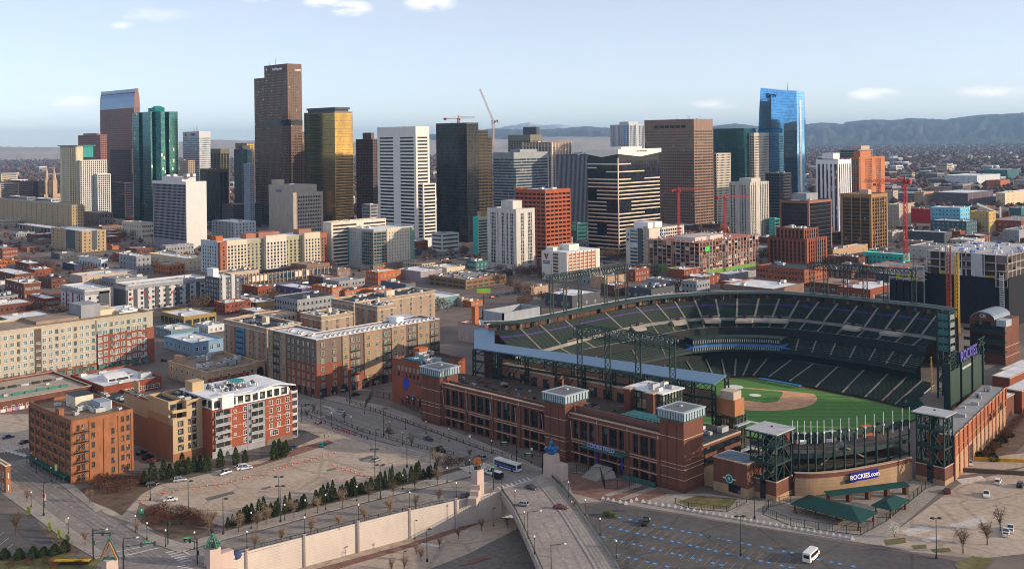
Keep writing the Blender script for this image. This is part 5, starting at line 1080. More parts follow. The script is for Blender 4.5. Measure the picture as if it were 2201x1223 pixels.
b.build('graffiti_pattern',[M('graffiti_violet',(.3,.2,.45)),M('graffiti_white',(.6,.6,.62)),M('graffiti_rose',(.5,.25,.3))],r)
r,wx,wy,h=low('warehouse','brick warehouse with a glazed monitor rising from its white roof',223,832,152,347,base=858,nf=1,nx=9,ny=5,ww=2.2,wall=brk,roof=rwht,cap=brk,nu=6)
b=MB();x0,x1,y0,y1=wx*.25,wx*.62,wy*.3,wy*.62;zm=h-.9
b.loft([[(x0,y0,zm),(x0,y1,zm),(x0,y1,zm+1.5),(x0,(y0+y1)/2,zm+3),(x0,y0,zm+1.5)],[(x1,y0,zm),(x1,y1,zm),(x1,y1,zm+1.5),(x1,(y0+y1)/2,zm+3),(x1,y0,zm+1.5)]]);b.build('roof_monitor',rwht,r)
MB().box(x0+.5,y0-.1,zm+.2,x1-.5,y0+.1,zm+1.4).build('monitor_glazing',gwin,r)
r,wx,wy,h=low('shop','dark roofed shop full of air units wedged between brick warehouse and tan loft',262,868,206,318,base=893,nf=1,nx=0,ny=0,wall=brk,roof=rdk,nu=14,us=.9)
r,wx,wy,h=low('office_building','tan two storey office with a gravel roof and an arched corner entrance',446,801,362,568,base=838,nf=2,nx=7,ny=7,ww=1.6,wall=M('buff_stucco',(.5,.36,.23)),roof=rtan,cap=M('buff_trim',(.55,.42,.28)),nu=9,us=1.3)
MB().box(0,-.15,0,wx*.72,.05,h*.62).build('brick_face',brk,r)
b=MB();b.box(wx*.8,-1.2,0,wx*.995,1,h+1.2);b.build('entrance_tower',M('buff_stucco',(.5,.36,.23)),r)
b=MB();cx_=wx*.9;b.loft([[(cx_-1.9,-1.3,.2),(cx_+1.9,-1.3,.2)]+[(cx_+1.9*cos(t*pi/8),-1.3,h*.6+1.9*sin(t*pi/8))for t in range(9)],[(cx_-1.9,-1.15,.2),(cx_+1.9,-1.15,.2)]+[(cx_+1.9*cos(t*pi/8),-1.15,h*.6+1.9*sin(t*pi/8))for t in range(9)]]);b.build('arched_opening',dark,r)
MB().box(2,wy*.8,h-1,5,wy*.95,h+3).build('stair_head',tan,r)
r,wx,wy,h=low('brick_building','corner of an orange brick shop with a cream cornice at the picture edge',12,1002,-60,14,base=1060,nf=2,nx=2,ny=3,wall=whb,roof=rtan,cap=cream,wx=1.6,wy=12,nu=0)
r,wx,wy,h=mk('apartment_building','long cream apartment building with brick arcades and a brick clad end',-120,729,-140,328,base=853,cat='building',wy=34)
shell(r,0,0,wx,wy,0,h,M('soft_cream',(.46,.41,.34),.88,var=.08),rtan,M('cream_cornice',(.62,.53,.4)),1.0,corn=.5)
nf=7;fh=(h-1.5)/nf;zs=[fh*i+.7 for i in range(1,nf)]
lb_=M('lower_brick',(.27,.1,.065),.92)
MB().box(0,-.2,0,wx,.1,fh*1.25).build('brick_arcade',lb_,r)
MB().box(wx*.705,-.9,0,wx+.4,.1,fh*5.2).build('brick_end',lb_,r);MB().box(wx*.70,-.6,fh*5.2,wx*.99,.1,h-.5).build('stucco_end',M('putty',(.42,.4,.33)),r)
MB().box(wx*.40,-.4,0,wx*.43,.1,h-1).build('dark_recess',M('recess_brown',(.13,.1,.08)),r)
wl=win_mesh('R',1.9,2.0,wht,GL('apt_glass',(.12,.2,.22),(1.1,1.1,3.1),metal=.4,lit=.3,litcol=(.36,.42,.38)),mull=1);wd=win_mesh('R',1.2,1.9,dark,GL('apt_glass',(.12,.2,.22)))
for z in zs[::-1]:
 for i in range(-5,22):
  u=.325+i*.03
  d=-.9 if(u>.705 and z<fh*5.2)else(-.6 if u>.70 else 0)
  if.395<u<.435:continue
  win(r,'R',wx*u,d,z,wl if i%3 else wd)
for i in range(9):
 for z in zs[:5]:balcony(r,'R',wx*(.34+.075*i),-.9 if.34+.075*i>.7 else 0,z-.4,2.3,.5,wht)
me=MB().box(0,-.35,.3,3.2,.0,fh*.95).mesh('shop_opening',GL('shop_teal',(.12,.25,.24),(1.2,1.2,1.5),lit=.2))
for i in range(20):OB('shop_opening',me,r,(wx*(.2+.039*i),-.9 if.2+.039*i>.69 else 0,0))
r3=r
MB().box(wx*.68,14,h-1,wx*.78,30,h+6).build('roof_pavilion',gryp,r);MB().box(wx*.78,15,h-1,wx*.86,28,h+2).build('roof_pavilion',cream,r);MB().box(wx*.45,12,h-1,wx*.66,33,h+.6).build('roof_deck',rtan,r)
MB().box(wx*.88,14,h-1,wx*.98,32,h+.4).build('white_roof_deck',rwht,r);units(r,wx*.8,6,wx*.97,30,h+.2,5,6)
win_rest()
r,wx,wy,h=mk('apartment_building','brown and tan courtyard apartment building with a white roof and brick lower floors',680,731,578,945,base=856,cat='building')
taup=M('taupe_siding',(.19,.145,.13),.88);tan2=M('warm_tan_siding',(.34,.245,.17),.88)
shell(r,0,0,wx,16,0,h,taup,rwht,wht,.8,corn=.15);shell(r,.02,16.02,16,wy,0,h-.02,taup,rwht,wht,.8,name='wing_wall',corn=.15)
nf=7;fh=(h-.9)/nf
MB().box(-.2,-.2,0,wx*.27,.05,fh*4.1).box(-.2,.05,0,.05,wy*.62,fh*4.1).build('brick_base',lb_,r);MB().box(wx*.27+.01,-.18,0,wx*.98,.05,fh*2.4).build('brick_base',lb_,r)
for u0,u1 in((.19,.24),(.36,.5),(.58,.7),(.8,.9)):MB().box(wx*u0,-.5,fh*1.6 if u0>.2 else fh*3,wx*u1,.06,h-.2).build('tan_bay',tan2,r)
for v0,v1 in((.62,.74),(.9,1.0)):MB().box(-.5,wy*v0,fh*.8,.06,wy*v1,h-.2).build('tan_bay',tan2,r)
aw=GL('court_glass',(.1,.17,.18),(.9,.9,3),metal=.4,lit=.3,litcol=(.3,.4,.36));sf=M('sand_frame',(.5,.42,.33))
w2=win_mesh('R',1.7,2.0,sf,aw);w2l=win_mesh('L',1.5,2.0,sf,aw)
balR=[.27,.31,.53,.555,.74,.77,.93,.96]
for f in range(1,nf):
 z=f*fh+.8
 for u in(.045,.13,.215,.27,.31,.39,.46,.53,.56,.61,.67,.74,.77,.83,.88,.93,.965):
  d=-.5 if any(a<=u<=c for a,c in((.19,.24),(.36,.5),(.58,.7),(.8,.9)))and f>2 else-.2
  win(r,'R',wx*u,d,z,w2)
 for v in(.06,.16,.26,.36,.47,.56,.66,.72,.8,.86,.93,.97):win(r,'L',wy*v,-.5 if(.62<=v<=.74 or v>=.9)and f>1 else-.2,z,w2l)
 if 1<f<6:
  for u in(.29,.545,.755,.945):balcony(r,'R',wx*u,-.2,f*fh+.3,5.2,1.2)
  for v in(.81,.86):balcony(r,'L',wy*v,0,f*fh+.3,2.4,1.1)
for i in range(12):OB('shop_opening',MB().box(0,-.3,.2,wx*.05,.02,fh*1.05).mesh('shop_opening',gwin),r,(wx*(.02+.08*i),0,0))
for i in range(7):OB('shop_opening',MB().box(-.3,0,.2,.02,wy*.07,fh*1.05).mesh('shop_opening',gwin),r,(0,wy*(.05+.13*i),0))
b=MB();b.box(wx*.36,-2.5,fh*1.15,wx*.52,-.1,fh*1.25);b.build('entrance_canopy',dark,r)
for k in range(8):
 for i in range(5):OB('condenser',unit_mesh(2),r,(wx*(.1+.115*k)+i*1.5,5+(i%2)*1.6,h-.75))
for k in range(3):
 for i in range(4):OB('condenser',unit_mesh(2),r,(6+(i%2)*1.5,wy*(.3+.22*k)+i*1.4,h-.75))
MB().box(wx*.72,9,h-1,wx*.78,15,h+2.5).build('stair_head',wht,r);MB().box(wx*.83,16.5,0,wx*.99,wy*.7,h-.4).build('rear_wing',wht,r);MB().box(wx*.4,16.5,0,wx*.62,wy*.45,h-.3).build('rear_wing',rwht,r)
win_rest()
ow=M('rosy_tan_stucco',(.37,.29,.23),.88);tr=M('white_trim',(.64,.56,.46))
def oldwing(label,cx,tp,L,R,base,nx,ny,wy=None,bl=None,Y=None):
 r,wx,wy,h=mk('apartment_building',label,cx,tp,L,R,base=base,cat='building',wy=wy,Y=Y)
 shell(r,0,0,wx,wy,0,h,ow,rdk,tr,1.1,corn=.5);nf=max(2,round(h/3.3));fh=(h-2)/nf
 MB().box(-.3,-.3,h-2.4,wx+.2,wy+.2,h-2.1).build('cornice_trim',tr,r)
 a,c=win_mesh('R',1.2,1.9,M('mauve_frame',(.3,.2,.18)),aw),win_mesh('L',1.2,1.9,M('mauve_frame',(.3,.2,.18)),aw)
 for f in range(nf-1,0,-1):
  for i in range(nx):win(r,'R',wx*(i+.5)/nx,0,f*fh+.7,a)
  for i in range(ny):win(r,'L',wy*(i+.5)/ny,0,f*fh+.7,c)
 for i in range(ny//2):MB().box(-.16,wy*(i*2+.72)/ny,.2,.02,wy*(i*2+1.28)/ny,h-2.5).build('rose_stripe',M('rose_stripe',(.36,.2,.15)),r)
 if bl:MB().box(-.6,wy*bl[0],3,.05,wy*bl[1],h-2.5).build('blue_bay',M('blue_bay',(.12,.25,.38)),r);[balcony(r,'L',wy*(bl[0]+bl[1])/2,-.6,f*fh+.5,wy*(bl[1]-bl[0])*.8,1.0)for f in range(1,nf)]
 units(r,2,2,wx-2,wy-2,h-1,16,int(cx),.8);MB().box(wx*.5,wy*.4,h-1,wx*.6,wy*.5,h+2.5).build('stair_head',tr,r)
 win_rest();return r
oldwing('rosy tan apartment wing with a blue balcony bay and a dark roof full of condensers',573,706,482,646,812,5,9,bl=(.5,.7),wy=None)
oldwing('rosy tan inner apartment wing with white cornices seen over the white roof',691,681,646,758,790,3,4)
oldwing('rosy tan apartment wing closest to the brick hall with chimney, dark roof',811,659,763,852,752,2,4)
oldwing('low dark roofed rear wing crowded with condensers behind the courtyard',760,650,583,935,720,8,8,wy=24)
r,wx,wy,h=mk('brick_building','red brick ballpark wing with a blue mural, dark awnings and rooftop plant',921,787,842,1000,base=884,cat='building')
mb_=M('mural_brick',(.3,.11,.07),.92)
shell(r,0,0,wx,wy,0,h,mb_,rdk,brk3,.8,corn=.1)
me=win_mesh('L',1.0,1.5,M('pale_frame',(.5,.45,.38)),GL('cyan_glass',(.15,.4,.42),(1.5,1.5,3),lit=0));me2=win_mesh('L',1.0,1.5,dark,gwin)
for i in range(6):win(r,'L',wy*(.28+.105*i),0,h*.79,me);win(r,'L',wy*(.28+.105*i),0,h*.65,me2)
b=MB();pts=[(0,0),(1.2,.3),(1.6,2.2),(2.6,2.5),(2.4,5.2),(1.2,6.2),(-.6,5.8),(-1.4,3.6),(-1.0,1.2)]
b.loft([[(-.05,wy*.62-p[0]*1.0,h*.33+p[1])for p in pts],[(-.1,wy*.62-p[0]*1.0,h*.33+p[1])for p in pts]]);b.build('mural_shape',M('mural_blue',(.03,.08,.55),.6),r)
b=MB();pts=[(0,0),(2.8,-.6),(4.6,.2),(5.2,2.2),(4.8,2.4),(4,.9),(2.4,.5)]
b.loft([[(-.05,wy*.5-p[0]*.8,h*.25+p[1])for p in pts],[(-.1,wy*.5-p[0]*.8,h*.25+p[1])for p in pts]]);b.build('mural_shape',M('mural_slate',(.12,.2,.32),.6),r)
for i in range(3):
 OB('awning',MB().loft([[(0,0,1.6),(0,2.2,1.6),(-1.3,2.2,.2),(-1.3,0,.2)],[(0,0,1.5),(0,2.2,1.5),(-1.2,2.2,.1),(-1.2,0,.1)]]).mesh('awning',dark),r,(-.02,wy*(.5-.15*i),3.2))
 OB('awning_badge',MB().box(-.95,.8,.68,-.6,1.5,1.2).mesh('awning_badge',wht),r,(-.02,wy*(.5-.15*i),3.22));OB('window',me2,r,(-.02,wy*(.5-.15*i)+1.1,1))
MB().box(2,wy*.3,h-.8,10,wy*.75,h+.6).build('roof_deck',M('deck_blue',(.07,.16,.22)),r);MB().box(wx*.55,wy*.8,h-.8,wx*.8,wy*.98,h+3).build('stair_head',brk2,r);units(r,3,3,wx-3,wy-3,h-.7,10,5,1.2)
win_rest()
r=T('billboard','green and red billboard on a post above the orange shop','billboard',(*G(1040,655).xy,0));q=GY(1040,627,DEP(r.location))
b=MB().box(-5,-.2,q.z-2,5,.2,q.z+2.4);b.build('panel',M('billboard_green',(.3,.6,.12)),r,smooth=False);MB().box(-5.02,-.26,q.z-2,5.02,.26,q.z-.9).build('panel_band',M('billboard_red',(.6,.1,.06)),r);MB().box(-.3,-.3,0,.3,.3,q.z-2).build('post',dark,r);r.rotation_euler.z=-pi/4
# ================================================================ ballpark
r0=G(1471,1060);XF,Y3=r0.x,r0.y
SR=T('ballpark','red brick and green steel baseball stadium with curved seating decks','stadium',(r0.x,r0.y,0))
def sp(name,mb,mats,parent=None,kind=None,smooth=False):
 o=mb.build(name,mats,parent or SR,(-r0.x,-r0.y,0)if parent is None else None,smooth)
 if o and kind:TAG(o,kind=kind)
 return o
cours=M('limestone_course',(.5,.38,.3),.9);lant=M('lantern_white',(.38,.45,.51),.4,var=.05);cap_g=M('lantern_green',(.06,.14,.13),.5)
def alongy(px,py):return G(px,py).y
Y1=GY(933,911,DEP(G(950,916))).y;T1a,T1b=G(952,917).y,G(913,905).y
def ypx(px):
 lo,hi=Y3-20,Y3+260
 for _ in range(40):
  m=(lo+hi)/2
  if PJ((XF,m,0))[0]>px:lo=m
  else:hi=m
 return lo
def tower_pier(ya,yb,w,h,hl,proud=0):
 b=MB();b.box(XF-proud,ya,0,XF+w,yb,h)
 for z in(4.1,7.6,9.0,h-6.0):b.box(XF-proud-.1,ya-.1,z,XF+w+.1,yb+.1,z+.22,1)
 b.box(XF-proud-.16,ya-.16,0,XF+w+.16,yb+.16,1.6,2)
 for q in(.3,.7):b.box(XF-proud-.12,ya+(yb-ya)*q-.15,1.7,XF-proud+.1,ya+(yb-ya)*q+.15,h-1.5,2)
 sp('brick_tower',b,[stadb,cours,M('stadium_brick_dark',(.15,.06,.045))])
 b=MB();e=.8;b.box(XF-proud-e,ya-e,h,XF+w+e,yb+e,h+.35,1);b.box(XF-proud-e+.3,ya-e+.3,h+.35,XF+w+e-.3,yb+e-.3,h+2.9);b.box(XF-proud-e,ya-e,h+2.9,XF+w+e,yb+e,h+3.3,0)
 n=10
 for i in range(n+1):
  y=ya-e+.25+(yb-ya+2*e-.5)*i/n;b.box(XF-proud-e+.1,y-.1,h+.3,XF-proud-e+.4,y+.1,h+2.95,1)
 n=8
 for i in range(n+1):
  x=XF-proud-e+.25+(w+proud+2*e-.5)*i/n;b.box(x-.1,ya-e+.1,h+.3,x+.1,ya-e+.4,h+2.95,1)
 b.box(XF-proud+.5,ya+.5,h+3.3,XF+w-.5,yb-.5,h+3.34,2);b.box(XF+w*.5,(ya+yb)/2,h+3.34,XF+w*.5+1,(ya+yb)/2+1,h+3.8,0)
 sp('lantern_crown',b,[lant,cap_g,M('lantern_roof',(.16,.17,.185),.8)])
y3b=ypx(1420);y2a,y2b=ypx(1224),ypx(1180);y1a,y1b=ypx(952),ypx(913)
w3=place(1471,906,1420,1513,Y=DEP(r0))[2]
tower_pier(Y3,y3b,w3,24,3,0);tower_pier(y2a,y2b,10,21.5,3,2.2);tower_pier(y1a,y1b,9,20.5,3,1.5)
HF=18.0
gst=GL('stadium_glass',(.018,.024,.03),(1.5,1.2,2.2),metal=.3,lit=.05,litcol=(.12,.16,.17))
wmT,wmM,wmG=(MB().box(.7,-w,z0,.9,w,z1).mesh('window',gst)for w,z0,z1 in((1.75,9.8,15.6),(1.75,4.6,7.2),(1.75,.6,3.4)))
def facade(ya,yb,nb,name):
 b=MB();bw=(yb-ya)/nb;cuts=[]
 for k in range(nb):
  y=ya+k*bw
  cuts+=[(y+bw*.14,y+bw*.31),(y+bw*.37,y+bw*.63),(y+bw*.69,y+bw*.86)]
 for(z0,z1)in((9.3,15.9),(4.4,7.4),(.5,3.4)):
  last=ya
  for a,c in cuts+[(yb,yb)]:
   b.box(XF,last,z0,XF+1.2,a,z1);last=c
  for a,c in cuts:OB('window',MB().box(.75,a-.05,z0-.05,1.0,c+.05,z1+.05).mesh('window',gst),SR,(0,-r0.y,0))
  if z1>9:
   for a,c in cuts:
    b.box(XF+.65,(a+c)/2-.08,z0,XF+.76,(a+c)/2+.08,z1,2);b.box(XF+.66,a,z0+2.6,XF+.77,c,z0+2.75,2)
 for z0,z1 in((0,.5),(3.4,4.4),(7.4,9.3),(15.9,HF)):b.box(XF,ya,z0,XF+1.2,yb,z1)
 for z in(3.8,7.8,8.7,16.5,HF):b.box(XF-.12,ya,z,XF+(.1 if z<HF else 1.3),yb,z+.24,1)
 for k in range(nb+1):
  y=min(max(ya+k*bw,ya+.5),yb-.5);b.box(XF-.45,y-.5,0,XF+.1,y+.5,HF-1.8)
  b.box(XF-.62,y-.16,HF-1.7,XF-.4,y+.16,HF-.4,1)
 sp('facade_wall',b,[stadb,cours,M('mullion_slate',(.06,.08,.09))])
facade(y2b,y1a,4,'a');facade(y3b,y2a,3,'b')
for k,px in enumerate((957,1007,1059,1112,1170,1232)):OB('pennant_pole',MB().beam((0,0,8.5),(-.7,0,15.5),.16).mesh('pennant_pole',M('silver_pole',(.5,.52,.6),.4,.3)),SR,(-.5,ypx(px)-r0.y,0))
for y in(y3b+16.5,y3b+28):OB('banner',MB().box(-.75,-.4,2,-.65,.4,7).mesh('banner',M('banner_violet',(.06,.05,.4))),SR,(0,y-r0.y,0))
ym=(y3b+y2a)/2+2
b=MB();b.box(XF-4.5,ym-9.5,8.1,XF-.5,ym+9.5,8.7);
for i in range(12):b.beam((XF-4.4,ym-9+i*1.65,8.7),(XF-.6,ym-9+i*1.65,9.6),.12)
sp('entrance_canopy',b,[cap_g])
TXT('COORS FIELD',2.1,M('sign_lilac',(.32,.33,.62),.4),'entrance_sign',.12,SR,MWX(-4.55,ym-r0.y,9.7),bold=.05)
b=MB();b.box(XF-2,ym-2.2,0,XF-.02,ym+2.2,3.6);sp('entrance_portal',b,[M('portal_dark',(.03,.025,.025))])
for d in(-1,1):
 b=MB();b.loft([[(XF-3,ym+d*5-.8,0),(XF-3,ym+d*5+.8,0),(XF-3,ym+d*4+.8,2.2),(XF-3,ym+d*4-.8,2.2)],[(XF-10,ym+d*3-.5,0),(XF-10,ym+d*3+.5,0),(XF-10,ym+d*3+.5,.5),(XF-10,ym+d*3-.5,.5)]]);sp('stair_wall',b,[conc])
b=MB()
for i in range(12):b.box(XF-3.2-.7*i,ym-3.6,0,XF-2.4-.7*i,ym+3.6,3-.25*i)
sp('entrance_stair',b,[conc])
b=MB();b.box(XF-2.6,ypx(1350),0,XF-1.4,y3b+1,1.6);sp('planter',b,[cap_g])
b=MB();b.prism([(XF+1.3,Y3+10),(XF+24,Y3+10),(XF+42,Y3+26),(XF+28,y1b+8),(XF+1.3,y1b+8)],14.2,14.6);sp('terrace_floor',b,[M('terrace_floor',(.1,.075,.065))])
b=MB()
for(ya,yb,x,z)in((y3b+.5,y2a-.5,XF+3.2,14.6),(y2b+.5,y1a-.5,XF+3.2,14.6)):
 b.box(x,ya,z,x+.4,yb,HF+2.4 if ya<y2a else HF+.6)
sp('terrace_wall',b,[M('terrace_brick',(.2,.1,.085))])
b=MB()
for(ya,yb,x,z)in((y3b,y2a,XF+.8,HF),(y2b,y1a,XF+.8,HF),(y3b,y2a,XF+3.4,HF+2.4)):
 b.box(x-.05,ya,z+1.05,x+.05,yb,z+1.15);n=int((yb-ya)/1.2)
 for i in range(n+1):b.box(x-.04,ya+(yb-ya)*i/n-.04,z,x+.04,ya+(yb-ya)*i/n+.04,z+1.1)
sp('terrace_rail_frame',b,[grn])
b=MB()
for i in range(18):b.box(XF+6,y2b+2+i*4.4,14.6,XF+8.5,y2b+5+i*4.4,16.2,i%2)
sp('terrace_planter_pattern',b,[cap_g,M('terrace_brick',(.2,.1,.085))])
b=MB();b.box(XF+8,y3b+6,19,XF+16,y3b+24,19.3)
for i in range(4):
 for x in(XF+8.2,XF+15.6):b.box(x,y3b+6.4+i*5.7,14.6,x+.3,y3b+6.7+i*5.7,19)
sp('teal_shelter',b,[M('shelter_teal',(.05,.17,.2),.5)])
rgp=random.Random(9);b=MB()
for i in range(150):
 x,y=rgp.uniform(XF+5,XF+24),rgp.uniform(Y3+14,y1b);s_=rgp.uniform(.5,1.6);b.box(x,y,14.6,x+s_,y+s_*rgp.uniform(.6,2.2),14.6+rgp.uniform(.5,1.3),rgp.randrange(4))
TAG(sp('terrace_furniture',b,[dark,cap_g,steel,M('terrace_brick',(.2,.1,.085))]),kind='stuff')
b=MB();b.box(XF+w3+.5,Y3+2,0,XF+38,Y3+20,12.5);b.box(XF+w3+.4,Y3+1.8,12.5,XF+38,Y3+20,12.9,1)
for k in range(3):b.box(XF+w3+.6,Y3+1.7,2.2+k*3.6,XF+37.5,Y3+2.05,4.4+k*3.6,2)
b.box(XF+w3+.9,Y3+2.4,12.9,XF+37.6,Y3+19.6,12.95,3)
sp('rear_block',b,[stadb,cours,gst,rdk])
for i in range(6):OB('rooftop_unit',unit_mesh(i),SR,(w3+4+i*3.4,5+(i*5)%12,12.95))
b=MB()
for(x,y,X2,Y2,z)in((XF+36,Y3+52,XF+42,Y3+84,20),(XF+33,Y3+90,XF+39,Y3+124,20)):b.box(x,y,10,X2,Y2,z);b.box(x-.3,y-.3,z,X2,Y2+.3,z+.4,1)
sp('concourse_brick',b,[M('concourse_brick',(.3,.15,.1)),cours])
for i in range(9):OB('concourse_opening',MB().box(-.4,0,14.7,.1,3.2,18.4).mesh('concourse_opening',gwin),SR,(36 if i<4 else 33,55+i*7+(3 if i>3 else 0),0))
b=MB()
for q in(0,1):b.box(XF+20,Y3+28+q*11,6,XF+23,Y3+31+q*11,25.2);b.box(XF+19.7,Y3+27.7+q*11,25.2,XF+23.3,Y3+31.3+q*11,25.6,1)
sp('brick_shaft',b,[stadb,cours])
b=MB();b.box(XF+23,Y3+26,8,XF+36,Y3+43,24.8);sp('club_glass',b,[GL('club_glass',(.12,.16,.15),(1.6,1.6,2.0),metal=.5,lit=.25,litcol=(.45,.42,.3))])
b=MB()
for z in(14,18,22):b.box(XF+22.6,Y3+25.6,z,XF+36.4,Y3+43.4,z+.35)
for i in range(8):b.box(XF+23+i*1.85-.1,Y3+25.7,8,XF+23+i*1.85+.1,Y3+26.1,24.8);b.box(XF+22.7,Y3+26+i*2.4-.1,8,XF+23.1,Y3+26+i*2.4+.1,24.8)
sp('club_frame',b,[grn])
MBq=MB().box(XF+22.5,Y3+25.5,24.85,XF+36.5,Y3+43.5,25.3);sp('club_roof',MBq,[rwht])
for i in range(5):OB('rooftop_unit',unit_mesh(i),SR,(25+2.2*i,29+(i%3)*4,25.3))
px_,py_,wx_,wy_,h_=place(1580,862,1538,1602,Y=DEP(G(1580,985)))
b=MB();b.box(px_,py_,0,px_+wx_,py_+wy_,h_-6);sp('pavilion_glass',b,[GL('pavilion_glass',(.2,.18,.1),(1.6,1.6,1.6),metal=.6,lit=.35,litcol=(.62,.56,.36))])
b=MB();n=7
for f in range(5):b.box(px_-.3,py_-.3,f*(h_-6)/4.3,px_+wx_,py_+wy_,f*(h_-6)/4.3+.5)
for i in range(n+1):b.box(px_-.25,py_+wy_*i/n-.12,0,px_+.1,py_+wy_*i/n+.12,h_-6);b.box(px_+wx_*i/n-.12,py_-.25,0,px_+wx_*i/n+.12,py_+.1,h_-6)
sp('pavilion_frame',b,[grn])
b=MB();b.box(px_+.5,py_+.5,h_-6,px_+wx_,py_+wy_,h_);b.box(px_+.3,py_+wy_*.1,h_,px_+wx_*.8,py_+wy_*.8,h_+3,1);sp('pavilion_block',b,[M('pavilion_brick_lit',(.42,.2,.1)),beige])  # brick turned orange: the low sunlight on it is put into the colour
for z in(h_-9,h_-19):
 b=MB();b.loft([[(px_+wx_,py_-1,z),(px_+wx_,py_+wy_*.7,z),(px_+wx_,py_+wy_*.7,z+.5),(px_+wx_,py_-1,z+.5)],[(px_+wx_+7,py_-4,z-2),(px_+wx_+7,py_+wy_*.7,z-2),(px_+wx_+7,py_+wy_*.7,z-1.5),(px_+wx_+7,py_-4,z-1.5)]]);b.box(px_-1.5,py_-2,z-.1,px_+wx_,py_-.5,z+.4,0);sp('pavilion_canopy',b,[lant])
R0=[(1063,711),(1121,708),(1161,700),(1200,693),(1308,671),(1372,659),(1410,654),(1450,649.5),(1493,647),(1538,644),(1585,643),(1632,642),(1675,643),(1718,647),(1760,650),(1800,654),(1843,658),(1886,664),(1934,667),(1975,672),(2018,678),(2042,682)]
R1=[(1108,764),(1166,752),(1204,741),(1243,731),(1341,702),(1409,693),(1439,689),(1473,685),(1508,683),(1546,682),(1583,683),(1622,683),(1661,683),(1696,685),(1731,686),(1771,692),(1814,696),(1859,703),(1904,710),(1942,714),(1985,720),(2012,725)]
Q2=[(1140,785),(1190,772),(1226,760),(1270,752),(1365,735),(1425,722),(1452,716),(1482,711),(1514,708),(1548,706),(1583,706),(1618,706),(1652,707),(1684,709),(1716,712),(1753,716),(1796,722),(1839,728),(1885,733),(1920,739),(1962,746),(1990,751)]
NS=len(R0)
def rail(pts,z):return[G(x,y,z)for x,y in pts]
def smooth_rail(r):
 return[r[0]]+[r[i]*.6+(r[i-1]+r[i+1])*.2 for i in range(1,len(r)-1)]+[r[-1]]
rA=smooth_rail(rail(R0,27));rB=smooth_rail(rail(R1,19));rC=smooth_rail(rail(Q2,13))
rD,rE=[],[]
for i,(x,y)in enumerate(Q2):
 t=i/(NS-1);rD.append(G(x,y+17,9));rE.append(G(x+22-44*t,y+41+4*t,5.6))
rD,rE=smooth_rail(rD),smooth_rail(rE)
L5=[(1300,812),(1370,790),(1420,776),(1470,766),(1514,760),(1549,758),(1583,758),(1618,760),(1652,763),(1703,775),(1747,783),(1800,789),(1859,795),(1914,804),(1950,810),(1984,818),(2010,824)]
L6=[(1380,885),(1430,850),(1465,832),(1505,818),(1540,810),(1558,809),(1581,810),(1597,806),(1611,810),(1650,806),(1692,818),(1753,836),(1814,845),(1867,854),(1898,863),(1925,870),(1950,876)]
rF,rG=smooth_rail(rail(L5,.5)),smooth_rail(smooth_rail(rail(L6,-5)))
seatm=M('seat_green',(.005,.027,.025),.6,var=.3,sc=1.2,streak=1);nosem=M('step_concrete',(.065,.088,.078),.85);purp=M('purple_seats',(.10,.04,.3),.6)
def dens(r,k):
 out=[]
 for i in range(len(r)-1):
  p0,p1,p2,p3=r[max(0,i-1)],r[i],r[i+1],r[min(len(r)-1,i+2)]
  for j in range(k):
   t=j/k;out.append(.5*((2*p1)+(-p0+p2)*t+(2*p0-5*p1+4*p2-p3)*t*t+(-p0+3*p1-3*p2+p3)*t**3))
 return out+[r[-1]]
def deck(name,A,B,n,special=None,k=3):
 a,c=dens(A,k),dens(B,k);b=MB();m=len(a)
 for q in range(n):
  t0,t1=q/n,(q+1)/n;tm=t0+(t1-t0)*.80
  def pt(i,t,z):p=a[i].lerp(c[i],t);return(p.x,p.y,a[i].z+(c[i].z-a[i].z)*z)
  o=len(b.v)
  for i in range(m):b.v+=[pt(i,t0,t0),pt(i,tm,t0),pt(i,t1,t0),pt(i,t1,t1)]
  for i in range(m-1):
   s,e=o+4*i,o+4*i+4
   b.f+=[(s,s+1,e+1,e),(s+1,s+2,e+2,e+1),(s+2,s+3,e+3,e+2)];b.m+=[2 if q==special else 0,1,2 if q==special else 0]
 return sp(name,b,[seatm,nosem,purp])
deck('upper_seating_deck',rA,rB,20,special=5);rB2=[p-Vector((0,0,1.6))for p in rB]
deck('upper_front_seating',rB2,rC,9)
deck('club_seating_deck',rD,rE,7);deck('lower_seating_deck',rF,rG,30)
aisle_m=M('aisle_concrete',(.2,.19,.175),.9)
def aisles(A,B,idx,w=1.1,up=.42):
 for i in idx:
  a,c=A[i],B[i];d=(A[min(i+1,len(A)-1)]-A[max(0,i-1)]);d.z=0;d.normalize();u=Vector((0,0,up))
  b=MB();n=6
  b.loft([[a.lerp(c,j/n)-d*w/2+u,a.lerp(c,j/n)+d*w/2+u,a.lerp(c,j/n)+d*w/2,a.lerp(c,j/n)-d*w/2]for j in range(n+1)])
  sp('aisle_stair',b,[aisle_m])
aisles(rA,rB,range(1,NS-1));aisles(rB2,rC,range(1,NS-1),1.0);aisles(rD,rE,list(range(1,6))+list(range(12,NS-1)),.9);aisles(rF,rG,range(1,len(rF)-1),.9)
b=MB()
for A,z0,z1 in((rB,17.4,19.3),):
 a=dens(A,3);b.loft([[(p.x,p.y,z0)for p in a],[(p.x,p.y,z1)for p in a]],caps=False,close=False)
sp('cross_aisle_wall',b,[M('cross_aisle',(.26,.25,.235))])
